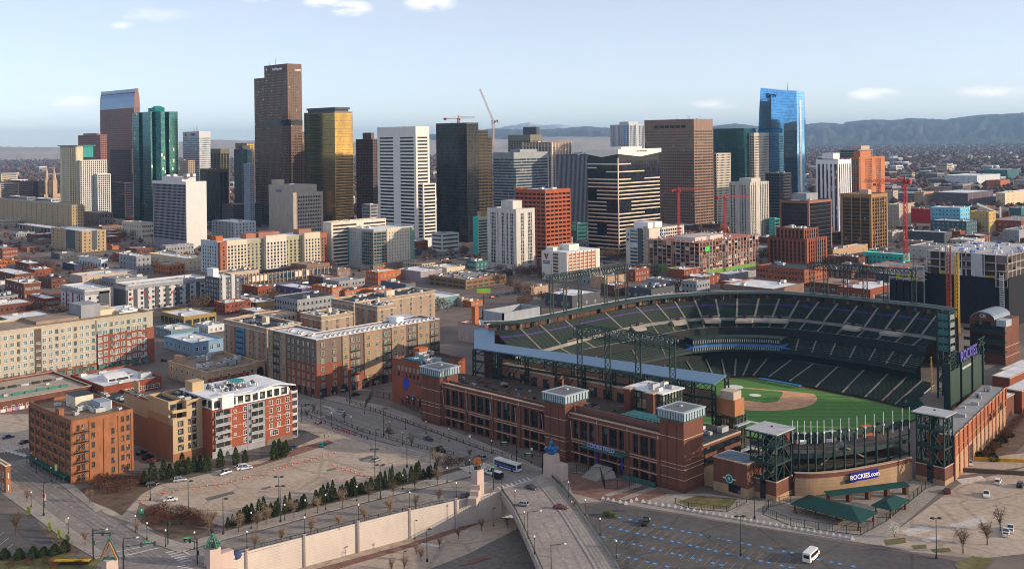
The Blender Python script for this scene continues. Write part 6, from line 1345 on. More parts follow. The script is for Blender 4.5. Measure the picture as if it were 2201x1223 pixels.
for i in range(1,NS-2,1):
 if i in(9,14):continue
 p,q=rB[i].lerp(rB[i+1],.5),rB[i+1];d=(rB[i+1]-rB[i]).normalized();f=(rC[i]-rB[i]);f.z=0;f.normalize()
 if i%2==0 or i in(11,):
  b=MB();W_=4.6
  b.loft([[p-d*W_,p-d*W_+f*3.2+Vector((0,0,-1.4)),p-d*W_+f*3.2+Vector((0,0,-2.6)),p-d*W_+Vector((0,0,-2.0))],[p+d*W_,p+d*W_+f*3.2+Vector((0,0,-1.4)),p+d*W_+f*3.2+Vector((0,0,-2.6)),p+d*W_+Vector((0,0,-2.0))]])
  b.beam(p-d*W_+Vector((0,0,.9)),p+d*W_+Vector((0,0,.9)),.25)
  sp('vomitory',b,[M('vomitory_white',(.36,.33,.3))])
  b=MB();b.loft([[p-d*.8+f*.2,p+d*.8+f*.2,p+d*.8+f*.9,p-d*.8+f*.9],[p-d*.8+f*.2+UPV*2.0,p+d*.8+f*.2+UPV*2.0,p+d*.8+f*.9+UPV*2.0,p-d*.8+f*.9+UPV*2.0]]);sp('vomitory_door',b,[M('door_plum',(.06,.02,.04))])
def band(name,A,offs,mat,k=3,close=False):
 a=dens(A[0],k);c=dens(A[1],k);rings=[]
 for(t,dz)in offs:rings.append([(lambda p:(p.x,p.y,p.z+dz))(x.lerp(y,t))for x,y in zip(a,c)])
 b=MB();b.loft(rings,caps=False,close=False);return sp(name,b,[mat])
band('upper_deck_fascia',(rC,rD),[(0,1.0),(-.02,1.0),(0,-1.6),(1.0,2.4)],M('deck_fascia',(.03,.05,.052),.5))
band('club_fascia',(rE,rE),[(0,.9),(0,-1.5)],M('deck_fascia',(.03,.05,.052),.5))
b=MB();a,c=dens(rC,3),dens(rC,3)
sp('white_rail_trim',MB().loft([[(p.x,p.y,p.z+1.0)for p in a],[(p.x,p.y,p.z+1.12)for p in a]],caps=False,close=False),[M('rail_grey',(.35,.36,.36))])
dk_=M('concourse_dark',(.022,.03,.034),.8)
out=[]
for i in range(NS):
 f=(rA[i]-rC[i]);f.z=0;f.normalize();out.append(f)
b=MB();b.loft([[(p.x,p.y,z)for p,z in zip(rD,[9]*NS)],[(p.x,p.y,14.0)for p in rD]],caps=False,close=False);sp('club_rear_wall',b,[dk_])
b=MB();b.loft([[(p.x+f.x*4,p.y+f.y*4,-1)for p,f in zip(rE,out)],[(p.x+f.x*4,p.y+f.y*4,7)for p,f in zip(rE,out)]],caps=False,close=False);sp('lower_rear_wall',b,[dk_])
i0,i1=7,13
b=MB();
for z0,z1,m,dd in((4.2,5.2,0,0),(5.2,6.9,1,.3),(6.9,8.2,2,0),(8.2,9.2,0,0),(9.2,10.9,1,.3),(10.9,11.8,0,0)):
 ring0=[rE[i]-out[i]*(.4-dd)for i in range(i0,i1+1)];ring1=[rE[i]+out[i]*8 for i in range(i1,i0-1,-1)]
 b.prism([(p.x,p.y)for p in ring0+ring1],z0,z1,m)
for i in range(i0,i1):
 for j in range(8):
  p=(rE[i]-out[i]*.25).lerp(rE[i+1]-out[i+1]*.25,j/8)
  for z in(5.2,9.2):b.box(p.x-.15,p.y-.15,z,p.x+.15,p.y+.15,z+1.7,3)
sp('press_box',b,[grn,gst,M('ribbon_blue',(.06,.2,.5),.5),M('mullion_pale',(.4,.45,.48))])
for i in(i0,i1):
 p=rE[i];q=p+((rE[i1]-rE[i0]).normalized()*(9 if i==i1 else-9))
 b=MB();b.loft([[p+UPV*2.5,p+UPV*.2,q-UPV*.6],[p+UPV*2.5-out[i]*.3,p+UPV*.2-out[i]*.3,q-UPV*.6-out[i]*.3]]);sp('ribbon_panel',b,[M('ribbon_blue',(.06,.2,.5),.5)])
b=MB();a0=[p+f*.6 for p,f in zip(rA,out)];a1=[p+f*7 for p,f in zip(rA,out)]
for A_,z0,B_,z1 in((a0,27,a0,29.2),):
 pass
da0,da1=dens(a0,3),dens(a1,3)
b.loft([[(p.x,p.y,29.6)for p in da0],[(p.x,p.y,30.2)for p in da0],[(p.x,p.y,30.6)for p in da1],[(p.x,p.y,29.8)for p in da1]],caps=False,close=False);sp('rim_roof',b,[grn])
b=MB();b.loft([[(p.x,p.y,30.6)for p in da1],[(p.x,p.y,31.0)for p in da1]],caps=False,close=False);sp('rim_edge_trim',b,[M('rim_edge',(.4,.43,.45),.5)])
b=MB();dm=dens([p+f*4 for p,f in zip(rA,out)],3);b.loft([[(p.x,p.y,26.5)for p in dm],[(p.x,p.y,29.7)for p in dm]],caps=False,close=False);b.loft([[(p.x,p.y,0)for p in da1],[(p.x,p.y,26)for p in da1]],caps=False,close=False);sp('rim_wall',b,[M('rim_wall',(.13,.07,.06))])
b=MB()
me=MB().box(-.15,-.15,26.5,.15,.15,29.7).mesh('rim_post',grn)
for p in da0:OB('rim_post',me,SR,(p.x-r0.x,p.y-r0.y,0))
for i in range(2,len(da0)-2,2):
 p=da0[i].lerp(dm[i],.8);OB('rim_kiosk',MB().box(-.9,-.9,27,.9,.9,29.0).mesh('rim_kiosk',[dark,M('kiosk_brown',(.25,.17,.12)),M('kiosk_slate',(.12,.14,.16))][i%3]),SR,(p.x-r0.x,p.y-r0.y,0))
cz=27
CA,CB,CC,CD,CE,CF=G(1019,748,cz),G(1534,825,cz),G(1562,806,cz),G(1063,738,cz),G(1063,703,cz),G(1019,707,cz)
b=MB();b.prism([(p.x,p.y)for p in(CA,CB,CC,CD)],cz-.5,cz);b.prism([(p.x,p.y)for p in(CA,CD,CE,CF)],cz-.5,cz-.002)
o=sp('canopy_roof',b,[M('canopy_blue_steel',(.10,.19,.32),.45,0,var=.08)])
b=MB()
for P0,P1 in((CA,CB),(CF,CA)):
 n=26 if P0 is CA else 8
 for i in range(n):
  p,q=P0.lerp(P1,i/n),P0.lerp(P1,(i+1)/n);dn=Vector((0,0,-2.6));up=Vector((0,0,-.6))
  b.beam(p+dn,q+dn,.3);b.beam(p+up,p.lerp(q,.5)+dn,.22);b.beam(p.lerp(q,.5)+dn,q+up,.22)
  if P0 is CA:
   t0=CD.lerp(CC,i/n);b.beam(p+dn,t0+dn,.22);b.beam(p+up,t0.lerp(p,.5)+dn,.18);b.beam(t0+up,t0.lerp(p,.5)+dn,.18)
sp('canopy_truss_frame',b,[grn])
for i in range(9):
 t=i/8;p=CA.lerp(CB,t);q=CD.lerp(CC,t)
 for w,nm in((p,'canopy_column'),(q,'canopy_column')):
  if i==8 and w is p:base=0
  else:base=8
  b=MB();k=7
  for s in(-.8,.8):b.beam((w.x,w.y+s,base),(w.x,w.y+s,cz-.6),.5)
  for j in range(k):
   z0,z1=base+(cz-2-base)*j/k,base+(cz-2-base)*(j+1)/k;b.beam((w.x,w.y-.8,z0),(w.x,w.y+.8,z1),.22);b.beam((w.x,w.y+.8,z0),(w.x,w.y-.8,z1),.22)
  sp(nm,b,[grn])
b=MB()
for z in(10.5,16,21.0):b.beam(CA+Vector((1,0,z-cz)),CB+Vector((1,0,z-cz)),.6,.8);
for i in range(24):
 p,q=CA.lerp(CB,i/24),CA.lerp(CB,(i+1)/24);b.beam(p+Vector((1,0,16-cz)),q+Vector((1,0,21-cz)),.25)
sp('concourse_frame',b,[grn])
b=MB();mid=[(CD.lerp(CC,t))for t in(0,.25,.5,.75,.93)]
b.loft([[(p.x+5,p.y,8)for p in mid],[(p.x+5,p.y,19)for p in mid]],caps=False,close=False);sp('deck_rear_wall',b,[M('deck_rear_tan',(.36,.27,.2))])
def gantry(pts,zb,zt,beamd,lamps=True,colw=1.2,both=True):
 g=OB('light_gantry',None,SR,(0,0,0));o=Vector((-r0.x,-r0.y,0))
 for p in pts:
  b=MB();k=int((zt-zb)/3.0);dv=(pts[-1]-pts[0]);dv.z=0;dv.normalize();nv=Vector((-dv.y,dv.x,0));p=p+o
  for s in(-1,1):b.beam(p+dv*s*colw+UPV*(zb-p.z),p+dv*s*colw+UPV*(zt-p.z),.42)
  for j in range(k):
   z0,z1=zb+(zt-zb)*j/k-p.z,zb+(zt-zb)*(j+1)/k-p.z;b.beam(p-dv*colw+UPV*z0,p+dv*colw+UPV*z1,.15);b.beam(p+dv*colw+UPV*z0,p-dv*colw+UPV*z1,.15);b.beam(p-dv*colw+UPV*z0,p+dv*colw+UPV*z0,.15)
  b.build('gantry_column',grn,g)
 b=MB();P0,P1=pts[0]+o,pts[-1]+o;dv=(P1-P0).normalized();nv=Vector((-dv.y,dv.x,0));P0=P0-dv*2;P1=P1+dv*2;n=int((P1-P0).length/3)
 for s in(-1.6,1.6):
  for z in(zt-beamd,zt):b.beam(P0+nv*s+UPV*(z-P0.z),P1+nv*s+UPV*(z-P1.z),.28)
  for i in range(n):
   a,c=P0.lerp(P1,i/n)+nv*s,P0.lerp(P1,(i+1)/n)+nv*s;b.beam(a+UPV*(zt-beamd-a.z),c+UPV*(zt-c.z),.17);b.beam(a+UPV*(zt-beamd-a.z),a+UPV*(zt-a.z),.17);b.beam(a+UPV*(zt-a.z),a-nv*2*s+UPV*(zt-a.z),.14)
 b.build('gantry_beam',grn,g)
 me=MB().box(-.45,-.45,-.45,.45,.45,.45).mesh('floodlight',M('floodlight_grey',(.12,.15,.16),.4))
 nn=int((P1-P0).length/2.2)
 for i in range(nn):
  for s in((-2.2,2.2)if both else(2.2,)):
   p=P0.lerp(P1,(i+.5)/nn)+nv*s;l=OB('floodlight',me,g,(p.x,p.y,zt-beamd*.4));
 b=MB()
 for p in(P0+dv*2,P1-dv*2):b.tube(p+UPV*(zt-p.z),p+UPV*(zt-p.z+6),.12,4)
 b.build('antenna',dark,g)
fg=[CA.lerp(CB,t)for t in(.5,.615,.735,.865)]
gantry([p+Vector((-2.2,0,0))for p in fg],14.6,43.5,4.5)
def rim_at(px):
 best=min(range(len(da1)-1),key=lambda i:abs(PJ(da1[i])[0]-px));return da1[best]
gantry([rim_at(x)+Vector((0,0,0))for x in(1178,1217,1257,1290,1323,1352)],20,50.5,3.6)
gantry([rim_at(x)for x in(1746,1782,1820,1858,1900,1962)],20,48.5,4.0)
fz=-5.6
fp=[Vector((p.x,p.y,fz))for p in rG]
oz=[G(1975,884,fz),G(1990,905,fz),G(1970,930,fz),G(1900,965,fz),G(1800,985,fz),G(1700,985,fz),G(1600,970,fz),G(1500,950,fz),G(1420,925,fz)]
turf=None
m_,t_,p_=_base('turf_grass');geo=ND(t_,'ShaderNodeNewGeometry');home=G(1578,832,fz);LFd=(G(2003,868,fz)-home);LFd.z=0;LFd.normalize();RFd=Vector((LFd.y,-LFd.x,0))
if RFd.dot(FWD)>0:RFd=-RFd
st=MATH(t_,'GREATER_THAN',MATH(t_,'SINE',MATH(t_,'MULTIPLY',DOT(t_,geo.outputs['Position'],(LFd*.35+RFd*.94).normalized()),1.0)),0.0)
nz=ND(t_,'ShaderNodeTexNoise');nz.inputs['Scale'].default_value=.4;nz.inputs['Detail'].default_value=6;t_.links.new(geo.outputs['Position'],nz.inputs['Vector'])
mu=ND(t_,'ShaderNodeVectorMath',operation='SCALE');mu.inputs[0].default_value=(.07,.2,.03);t_.links.new(MATH(t_,'ADD',MATH(t_,'MULTIPLY',st,.22),MATH(t_,'ADD',.55,MATH(t_,'MULTIPLY',nz.outputs[0],.6))),mu.inputs['Scale'])
t_.links.new(mu.outputs[0],p_.inputs['Base Color']);p_.inputs['Roughness'].default_value=.9
FIELD=fp+oz
def fld(a,c):return home+LFd*a+RFd*c
dirt=GRD('infield_clay',(.5,.27,.15),(.6,.34,.2),.15)
hole=[p+f*.3 for p,f in zip(rF,[Vector((0,0,0))]*len(rF))]+oz
bm=bmesh.new()
def loop(pts):
 vs=[bm.verts.new((p.x,p.y,0))for p in pts];return[bm.edges.new((vs[i],vs[(i+1)%len(vs)]))for i in range(len(vs))]
ed=loop(gp)+loop(hole)
bmesh.ops.triangle_fill(bm,edges=ed,use_beauty=True,use_dissolve=False)
bmesh.ops.recalc_face_normals(bm,faces=bm.faces)
if sum(f.normal.z for f in bm.faces)<0:bmesh.ops.reverse_faces(bm,faces=bm.faces)
gm=bpy.data.meshes.new('ground');bm.to_mesh(gm);bm.free();gm.materials.append(city);TAG(OB('ground',gm),kind='structure')
b=MB();hp_=[(p.x,p.y)for p in hole];b.poly([(x,y,fz-.05)for x,y in hp_]if sum(hp_[i][0]*hp_[(i+1)%len(hp_)][1]-hp_[(i+1)%len(hp_)][0]*hp_[i][1]for i in range(len(hp_)))>0 else[(x,y,fz-.05)for x,y in hp_[::-1]])
ST('playing_field',b,m_)
def fsheet(name,pts,mat,z):
 b=MB();q=[(p.x,p.y,z)for p in pts];ar=sum(q[i][0]*q[(i+1)%len(q)][1]-q[(i+1)%len(q)][0]*q[i][1]for i in range(len(q)))
 b.poly(q if ar>0 else q[::-1]);return TAG(b.build(name,mat),kind='structure')
trk=[p.lerp(Vector((home.x,home.y,p.z)),0)for p in rG]
fsheet('warning_track',[Vector((p.x,p.y,0))for p in rG[3:]]+[Vector((p.x,p.y,0))+((home-p).normalized()*4.0 if(home-p).length>14 else Vector((0,0,0)))for p in rG[3:][::-1]],GRD('warning_clay',(.13,.055,.04),(.18,.08,.06),.2),fz)
arc_=[fld(13,13)+(LFd*cos(a)+RFd*sin(a))*29 for a in[RAD(x)for x in range(-52,143,8)]]
arc_=[p for p in arc_ if(p-home).dot(LFd)>-1 and(p-home).dot(RFd)>-1]
fsheet('infield_clay',[fld(3,-1.4),fld(29,-1.4)]+arc_[:]+[fld(-1.4,29),fld(-1.4,3)],dirt,fz+.03)
fsheet('infield_grass',[fld(4.5,.9),fld(23.5,.9),fld(25,4),fld(25,21),fld(21,25),fld(4,25),fld(.9,23.5),fld(.9,4.5),fld(3,3)],m_,fz+.06)
disc=lambda c,r:[c+LFd*r*cos(t*pi/10)+RFd*r*sin(t*pi/10)for t in range(20)]
fsheet('home_plate_cover',disc(home,4.6),wht,fz+.1);fsheet('mound_cover',disc(fld(13,13),2.9),wht,fz+.12)
TAG(OB('batting_tunnel',MB().box(-4,-2.2,0,4,2.2,2.6).mesh('batting_tunnel',M('tunnel_tan',(.3,.22,.17))),None,fld(2,20)+UPV*.0,.6),'flat tan covered batting tunnel standing on the infield by the mound cover','batting cage')
b=MB();dn=[G(1633,813,-4.4),G(1720,829,-4.4)];b.beam(dn[0],dn[1],2.4,.5);sp('dugout_roof',b,[M('dugout_blue',(.04,.2,.45),.5)])
b=MB();o2=oz;b.loft([[(p.x,p.y,fz)for p in[rG[-1]]+oz],[(p.x,p.y,.6)for p in[rG[-1]]+oz]],caps=False,close=False);sp('outfield_wall',b,[M('outfield_green',(.03,.09,.085))])
b=MB();b.tube(G(2003,868,fz),G(2003,868,fz)+UPV*22,.35,6);sp('foul_pole',b,[M('foul_yellow',(.7,.42,.04),.5)])
b=MB();b.loft([[(p.x,p.y,z)for p in(G(1945,872,fz),G(1965,862,fz),G(2015,868,fz),G(1996,880,fz))]for z in(fz+.2,fz+2.4)]);sp('bullpen_roof',b,[M('bullpen_slate',(.2,.24,.28))])
AB=[(1709,1066),(1742,1067),(1777,1065),(1822,1060),(1866,1052),(1915,1042),(1961,1030)]
ab=dens(rail(AB,0),4);tanb=M('banded_tan_stone',(.4,.28,.18),.9);
inn=[(p+FWD*1.2)for p in ab]
b=MB();
def arcwall(z0,z1,m,d=0):
 b.loft([[(p.x-FWD.x*d,p.y-FWD.y*d,z0)for p in ab],[(p.x-FWD.x*d,p.y-FWD.y*d,z1)for p in ab],[(p.x,p.y,z1)for p in inn],[(p.x,p.y,z0)for p in inn]],m,caps=False,close=False)
arcwall(0,6.1,0);arcwall(6.1,7.6,1,.05);arcwall(7.6,7.85,2,.15)
for z in(1.2,2.6,3.9,5.0):arcwall(z,z+.12,3,.03)
sp('curved_wall',b,[tanb,stadb,cours,M('tan_stone_joint',(.33,.22,.14))])
mid_=ab[len(ab)//2];dirr=(ab[-6]-ab[6]).normalized()
sg0,sg1=G(1821,1034,0),G(1889,1024,0)
ps=ab[14];pe=ab[18];dv=(pe-ps).normalized();nv=Vector((dv.y,-dv.x,0));nv=nv if nv.dot(FWD)<0 else-nv
cpt=GY(1855,1020,DEP(ab[16])-1.0)
sgn=OB('sign_board',MB().box(-6,-.25,-1.4,6,.25,1.4).mesh('sign_board',M('sign_royal_blue',(.015,.02,.33),.4)),SR)
ang=math.atan2(dv.y,dv.x);sgn.location=(cpt.x-r0.x+nv.x*.6,cpt.y-r0.y+nv.y*.6,cpt.z);sgn.rotation_euler.z=ang
TXT('ROCKIES.com',2.15,M('sign_white',(.9,.9,.9),.5),'lettering',.06,sgn,MWY(0,-.3,-.02),bold=.03)
for q in(-6.8,-4.4):
 c=cpt+dv*q+nv*.4;sgw=OB('window',MB().box(-.9,-.2,-.5,.9,.2,.5).mesh('window',gst),SR,(c.x-r0.x,c.y-r0.y,4.2),ang)
fr0=[p+FWD*2.5 for p in ab];fr1=[p+FWD*20 for p in ab]
b=MB()
for z,dz in((8.4,.5),(12.2,1.4),(18.2,1.0)):b.loft([[(p.x,p.y,z)for p in fr0],[(p.x,p.y,z+dz)for p in fr0]],caps=False,close=False)
for i in range(0,len(fr0),2):
 p=fr0[i];b.beam((p.x,p.y,7),(p.x,p.y,19),.5)
 if i+2<len(fr0):q=fr0[i+2];b.beam((p.x,p.y,15.2),(q.x,q.y,15.2),.3)
sp('outfield_frame',b,[grn])
b=MB()
for z in(8.0,12.0):b.loft([[(p.x,p.y,z)for p in fr0],[(p.x,p.y,z)for p in fr1]],caps=False,close=False)
b.loft([[(p.x,p.y,19)for p in fr0[:]],[(p.x,p.y,18.6)for p in[q+FWD*3 for q in ab]]],caps=False,close=False)
sp('outfield_floor',b,[M('outfield_floor',(.12,.09,.08))])
b=MB();b.loft([[(p.x,p.y,0)for p in fr1],[(p.x,p.y,12.5)for p in fr1]],caps=False,close=False);sp('outfield_rear_wall',b,[M('outfield_rear_brick',(.13,.055,.04))])
for i,(u,c)in enumerate(((3,brk),(6,wht),(9,dark),(12,wht),(15,dark),(19,brk2),(22,dark))):
 p=fr1[u]-FWD*1.0;OB('concession_stand',MB().box(-2.2,-1,12.1,2.2,1,15.6).mesh('concession_stand',c),SR,(p.x-r0.x,p.y-r0.y,0),ang)
for u,s_ in((8,1),(17,-1)):
 p=fr0[u]+FWD*6;b=MB();b.beam(p+UPV*8,p+dv*11*s_+UPV*14,2.2,.5);sp('stair_ramp',b,[M('ramp_grey',(.25,.25,.24))])
b=MB();top=[p+FWD*2.2 for p in ab];b.loft([[(p.x,p.y,19.2)for p in top],[(p.x,p.y,20.6)for p in top]],caps=False,close=False);sp('rim_mesh_frame',b,[grn])
me=MB().tube((0,0,0),(0,0,6.2),.13,5).box(-.22,-.22,1.6,.22,.22,2.2).tube((0,0,-1.5),(0,0,1.0),.15,5).mesh('flag_pole',M('pole_white',(.75,.76,.76),.4))
for i in range(16):
 t=i/15*(len(ab)-1);k=min(int(t),len(ab)-2);p=ab[k].lerp(ab[k+1],t-k)+FWD*2.0;OB('flag_pole',me,SR,(p.x-r0.x,p.y-r0.y,18.6))
def stair_tower(cx,top,L,R,base,zb,lit):
 x,y,wx,wy,h=place(cx,top,L,R,base=base)
 b=MB();g=wy*.38
 b.box(x,y,0,x+wx,y+g,zb);b.box(x,y+wy-g,0,x+wx,y+wy,zb);b.box(x+wx*.3,y+g,0,x+wx,y+wy-g,zb)
 for z,m in((0,2),(zb-.05,1)):b.box(x-.12,y-.12,z,x+wx+.1,y+g+.1,z+(1.7 if m==2 else.3),m);b.box(x-.12,y+wy-g-.1,z,x+wx+.1,y+wy+.1,z+(1.7 if m==2 else.3),m)
 sp('stair_tower_base',b,[stadb,cours,tanb])
 b=MB();b.box(x+.1,y+g,0,x+.3,y+wy-g,zb-1.5);sp('gate_grille',b,[dark])
 b=MB();xs=[x+.3,x+wx*.5,x+wx-.3];ys=[y+.3,y+wy*.5,y+wy-.3];zs=[zb,zb+(h-zb)*.34,zb+(h-zb)*.68,h-.6]
 for a in xs:
  for c in ys:b.beam((a,c,zb),(a,c,h-.5),.45)
 for z in zs:
  for c in ys:b.beam((xs[0],c,z),(xs[-1],c,z),.4,.6)
  for a in xs:b.beam((a,ys[0],z),(a,ys[-1],z),.4,.6)
 for k in range(3):
  for c in(ys[0],ys[-1]):b.beam((xs[0],c,zs[k]),(xs[1],c,zs[k+1]),.25);b.beam((xs[2],c,zs[k]),(xs[1],c,zs[k+1]),.25)
  for a in(xs[0],xs[-1]):b.beam((a,ys[0],zs[k]),(a,ys[1],zs[k+1]),.25);b.beam((a,ys[2],zs[k]),(a,ys[1],zs[k+1]),.25)
  b.box(x+.6,y+.6,zs[k]+.05,x+wx-.6,y+wy*.45,zs[k]+.25);b.beam((x+1.4,y+wy*.5,zs[k]+.2),(x+wx-1.4,y+wy*.5,zs[k+1]),2.0,.35,0);b.box(x+.05,y+wy*.52,zs[k]+.2,x+.12,y+wy-.4,zs[k]+1.3)
 sp('stair_tower_frame',b,[grn])
 b=MB();b.box(x-1,y-1,h-.35,x+wx+1,y+wy+1,h);b.box(x-1.1,y-1.1,h-.7,x+wx+1.1,y+wy+1.1,h-.36,1);b.box(x+wx*.6,y+wy*.5,h,x+wx*.6+.6,y+wy*.5+.6,h+.4,1);sp('flat_roof',b,[M('flat_roof_silver',(.42,.43,.46),.6),grn])
stair_tower(1667,932,1610,1702,1078,6.2,1);stair_tower(2029,894,1967,2049,1044,6.0,0)
x,y,wx,wy,h=place(1606,999,1533,1614,base=1072)
b=MB();b.box(x,y,3.2,x+wx+8,y+wy,h);b.box(x-.2,y-.2,h-.05,x+wx+8,y+wy+.2,h+.3,1);b.box(x-.02,y-.1,0,x+wx+8,y+wy+.1,3.2,2);b.box(x+2,y+wy+.1,0,x+10,y+wy+10,5,2);b.box(x+.5,y+.5,h+.31,x+wx+7,y+wy-.5,h+.34,3);sp('annex_wall',b,[stadb,cours,tanb,M('blue_roof_sheet',(.14,.2,.28))])
OB('window',MB().box(-.12,wy*.2,.9,.1,wy*.55,3.6).mesh('window',gst),SR,(x-r0.x,y-r0.y,0))
b=MB();c=(x,y+wy*.52,5.3)
b.tube((x-.05,c[1],c[2]),(x-.25,c[1],c[2]),1.75,20,0);b.tube((x-.24,c[1],c[2]),(x-.3,c[1],c[2]),1.45,20,1);b.tube((x-.29,c[1],c[2]),(x-.34,c[1],c[2]),1.15,20,0);b.box(x-.33,c[1]-2.5,c[2]-.22,x-.2,c[1]-1.5,c[2]+.22,1);b.box(x-.33,c[1]+1.5,c[2]-.22,x-.2,c[1]+2.5,c[2]+.22,1)
sp('round_emblem',b,[M('emblem_teal',(.02,.17,.16),.5),M('emblem_pale',(.55,.65,.64),.5)])
TXT('R',1.7,M('emblem_pale',(.55,.65,.64),.5),'emblem_letter',.03,SR,MWX(x-.36-r0.x,c[1]-r0.y,c[2]),bold=.03)
pA,pB=G(2052,1032),G(2162,912);dA=(pB-pA).normalized();nA=Vector((dA.y,-dA.x,0));nA=nA if nA.dot(FWD)<0 else-nA;LA=(pB-pA).length;angA=math.atan2(dA.y,dA.x)
lw_=OB('left_field_wall',MB().box(0,0,0,LA,9,15.2).mesh('left_field_wall',M('lit_brick',(.36,.14,.075),.92,var=.2)),SR,(pA.x-r0.x,pA.y-r0.y,0),angA)  # brighter copy of the stadium brick, with sunlight put into the colour
sgnY=-1 if(Matrix.Rotation(angA,3,'Z')@Vector((0,-1,0))).dot(nA)>0 else 1
if sgnY==1:lw_.scale.y=-1
b=MB()
n=13
for i in range(n+1):b.box(LA*i/n-.6,-.35,0,LA*i/n+.6,.1,15.6)
for z,t in((0,1.6),(4.4,.5),(7.4,.5),(10.2,.3),(15.0,.5)):b.box(-.2,-.2,z,LA+.2,.05,z+t,1)
b.box(0,-.12,1.6,LA,.04,7.4,1)
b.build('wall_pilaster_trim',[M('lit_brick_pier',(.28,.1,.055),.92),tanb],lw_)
MB().box(.3,.5,15.2,LA-.3,8.5,15.26).build('wall_roof',rgry,lw_);b=MB()
rg=random.Random(2)
for i in range(14):x_=rg.uniform(1,LA-3);b.box(x_,2+rg.random()*4,15.2,x_+rg.uniform(.8,3),4+rg.random()*3,15.2+rg.uniform(.5,1.6),i%2)
TAG(b.build('roof_plant',[steel,dark],lw_),kind='stuff')
MB().box(LA*.23,-.2,.1,LA*.32,.1,6.8).build('vehicle_door',dark,lw_)
for i in(8,9,11):MB().box(LA*(i+.3)/n,-.2,8.3,LA*(i+.7)/n,.1,11).build('window',gst,lw_)
q0=G(2048,1040);
sbp=GY(2048,900,452);sbx=sbp.x,sbp.y
b=MB();tw=GY(2040,672,470);bx_,by_=tw.x,tw.y
for a in(0,5.5):
 for c in(0,5.5):b.beam((bx_+a,by_+c,0),(bx_+a,by_+c,tw.z),.7)
for k in range(9):
 z0,z1=tw.z*k/9,tw.z*(k+1)/9
 b.beam((bx_,by_,z0),(bx_+5.5,by_,z1),.3);b.beam((bx_,by_,z0),(bx_,by_+5.5,z1),.3);b.beam((bx_,by_,z1),(bx_+5.5,by_,z1),.4);b.beam((bx_,by_,z1),(bx_,by_+5.5,z1),.4)
sp('scoreboard_tower_frame',b,[grn])
for k in range(5):OB('louvre_panel',MB().box(.4,-.3,0,5.1,.3,2.2).mesh('louvre_panel',M('louvre_grey',(.22,.26,.27),.5)),SR,(bx_-r0.x,by_-r0.y,tw.z-3.4-k*3.6));OB('louvre_panel',MB().box(-.3,.4,0,.3,5.1,2.4).mesh('louvre_panel',M('louvre_teal',(.05,.16,.17),.5)),SR,(bx_-r0.x,by_-r0.y,tw.z-3.4-k*3.6))
c0=GY(2040,890,440);c1=GY(2112,880,478);dS=(c1-c0);dS.z=0;LS=dS.length;angS=math.atan2(dS.y,dS.x)
sbd=OB('scoreboard',MB().box(LS*.28,0,3,LS*.92,1.6,20).mesh('scoreboard',M('board_green',(.03,.055,.05),.5)),SR,(c0.x-r0.x,c0.y-r0.y,0),angS)
b=MB()
for i in range(4):b.box(LS*i/3-.4,-.8,0,LS*i/3+.4,2.0,26-abs(i-1.5)*2)
for i in range(14):b.beam((LS*i/14,1,21),(LS*i/14+4,6,13),.35);b.beam((LS*i/14,-.6,26-abs(i-6)*.8),(LS*i/14+3,-.2,20),.35)
for i in range(8):
 z0,z1=2+i*3,5+i*3
 for u0,u1 in((.02,.28),(.92,1.12)):b.beam((LS*u0,.4,z0),(LS*u1,.4,z1),.28);b.beam((LS*u1,.4,z0),(LS*u0,.4,z1),.28);b.beam((LS*u0,.4,z1),(LS*u1,.4,z1),.28)
for i in range(9):b.beam((LS*i/9,.4,20.5),(LS*(i+1)/9,.4,25),.28);b.beam((LS*(i+1)/9,.4,20.5),(LS*i/9,.4,25),.28)
b.build('scoreboard_frame',grn,sbd)
for i in range(3):MB().box(LS*i/3+1,-.15,4,LS*(i+1)/3-1,.1,19 if i!=1 else 22).build('board_panel',M('board_panel',(.05,.085,.07),.45),sbd)
MB().box(LS*.36,-.25,17,LS*.64,-.12,18).build('board_glyph',M('glyph_grey',(.4,.42,.4)),sbd)
TXT('ROCKIES',6.0,[M('sign_violet',(.16,.13,.42),.4)][0],'lettering',.25,sbd,MWY(LS*.5,-1.2,23.5)@Matrix.Rotation(RAD(0),4,'Z'),bold=.06)
b=MB()
for i in range(10):b.beam((LS-2+i*1.3,2,24-i*1.4),(LS+4+i*1.2,6,14-i),.4)
b.beam((LS-1,3,22),(LS+14,3,6),.6)
b.build('sloped_truss_frame',grn,sbd)
x,y,wx,wy,h=place(2160,690,2084,2190,base=785)
eb=OB('entrance_pavilion',None,SR,(x-r0.x,y-r0.y,0));wy_=wy
MB().box(0,0,0,wx,wy,h).build('pavilion_wall',stadb,eb)
b=MB();yc,rr=wy*.62,wy*.34;zc=h
prf=[(yc+rr*cos(t*pi/12),zc+rr*.62*sin(t*pi/12))for t in range(13)]
b.loft([[(-.6,yy,zz)for yy,zz in prf]+[(-.6,yy,zz-.7)for yy,zz in prf[::-1]],[(wx+2,yy,zz)for yy,zz in prf]+[(wx+2,yy,zz-.7)for yy,zz in prf[::-1]]]);b.build('barrel_roof',M('zinc_roof',(.28,.33,.38),.35,.5),eb)
b=MB();b.loft([[(.05,yy,zz-.3)for yy,zz in prf],[(wx*.9,yy,zz-.3)for yy,zz in prf]]);b.build('arched_gable',stadb,eb)
for k in range(3):MB().box(-3.2,-1,h*.72-k*h*.22,.05,wy+2,h*.72-k*h*.22+.6).box(-3.2,-1,h*.72-k*h*.22+.6,-3.05,wy+2,h*.72-k*h*.22+1.6).build('gallery',grn,eb);MB().box(-.1,.8,h*.72-k*h*.22+.7,.06,wy-.8,h*.72-k*h*.22+3.4).build('gallery_opening',dark,eb)
MB().box(-.15,yc-4,h*.8,.05,yc+4,h*.95).build('window',gst,eb)
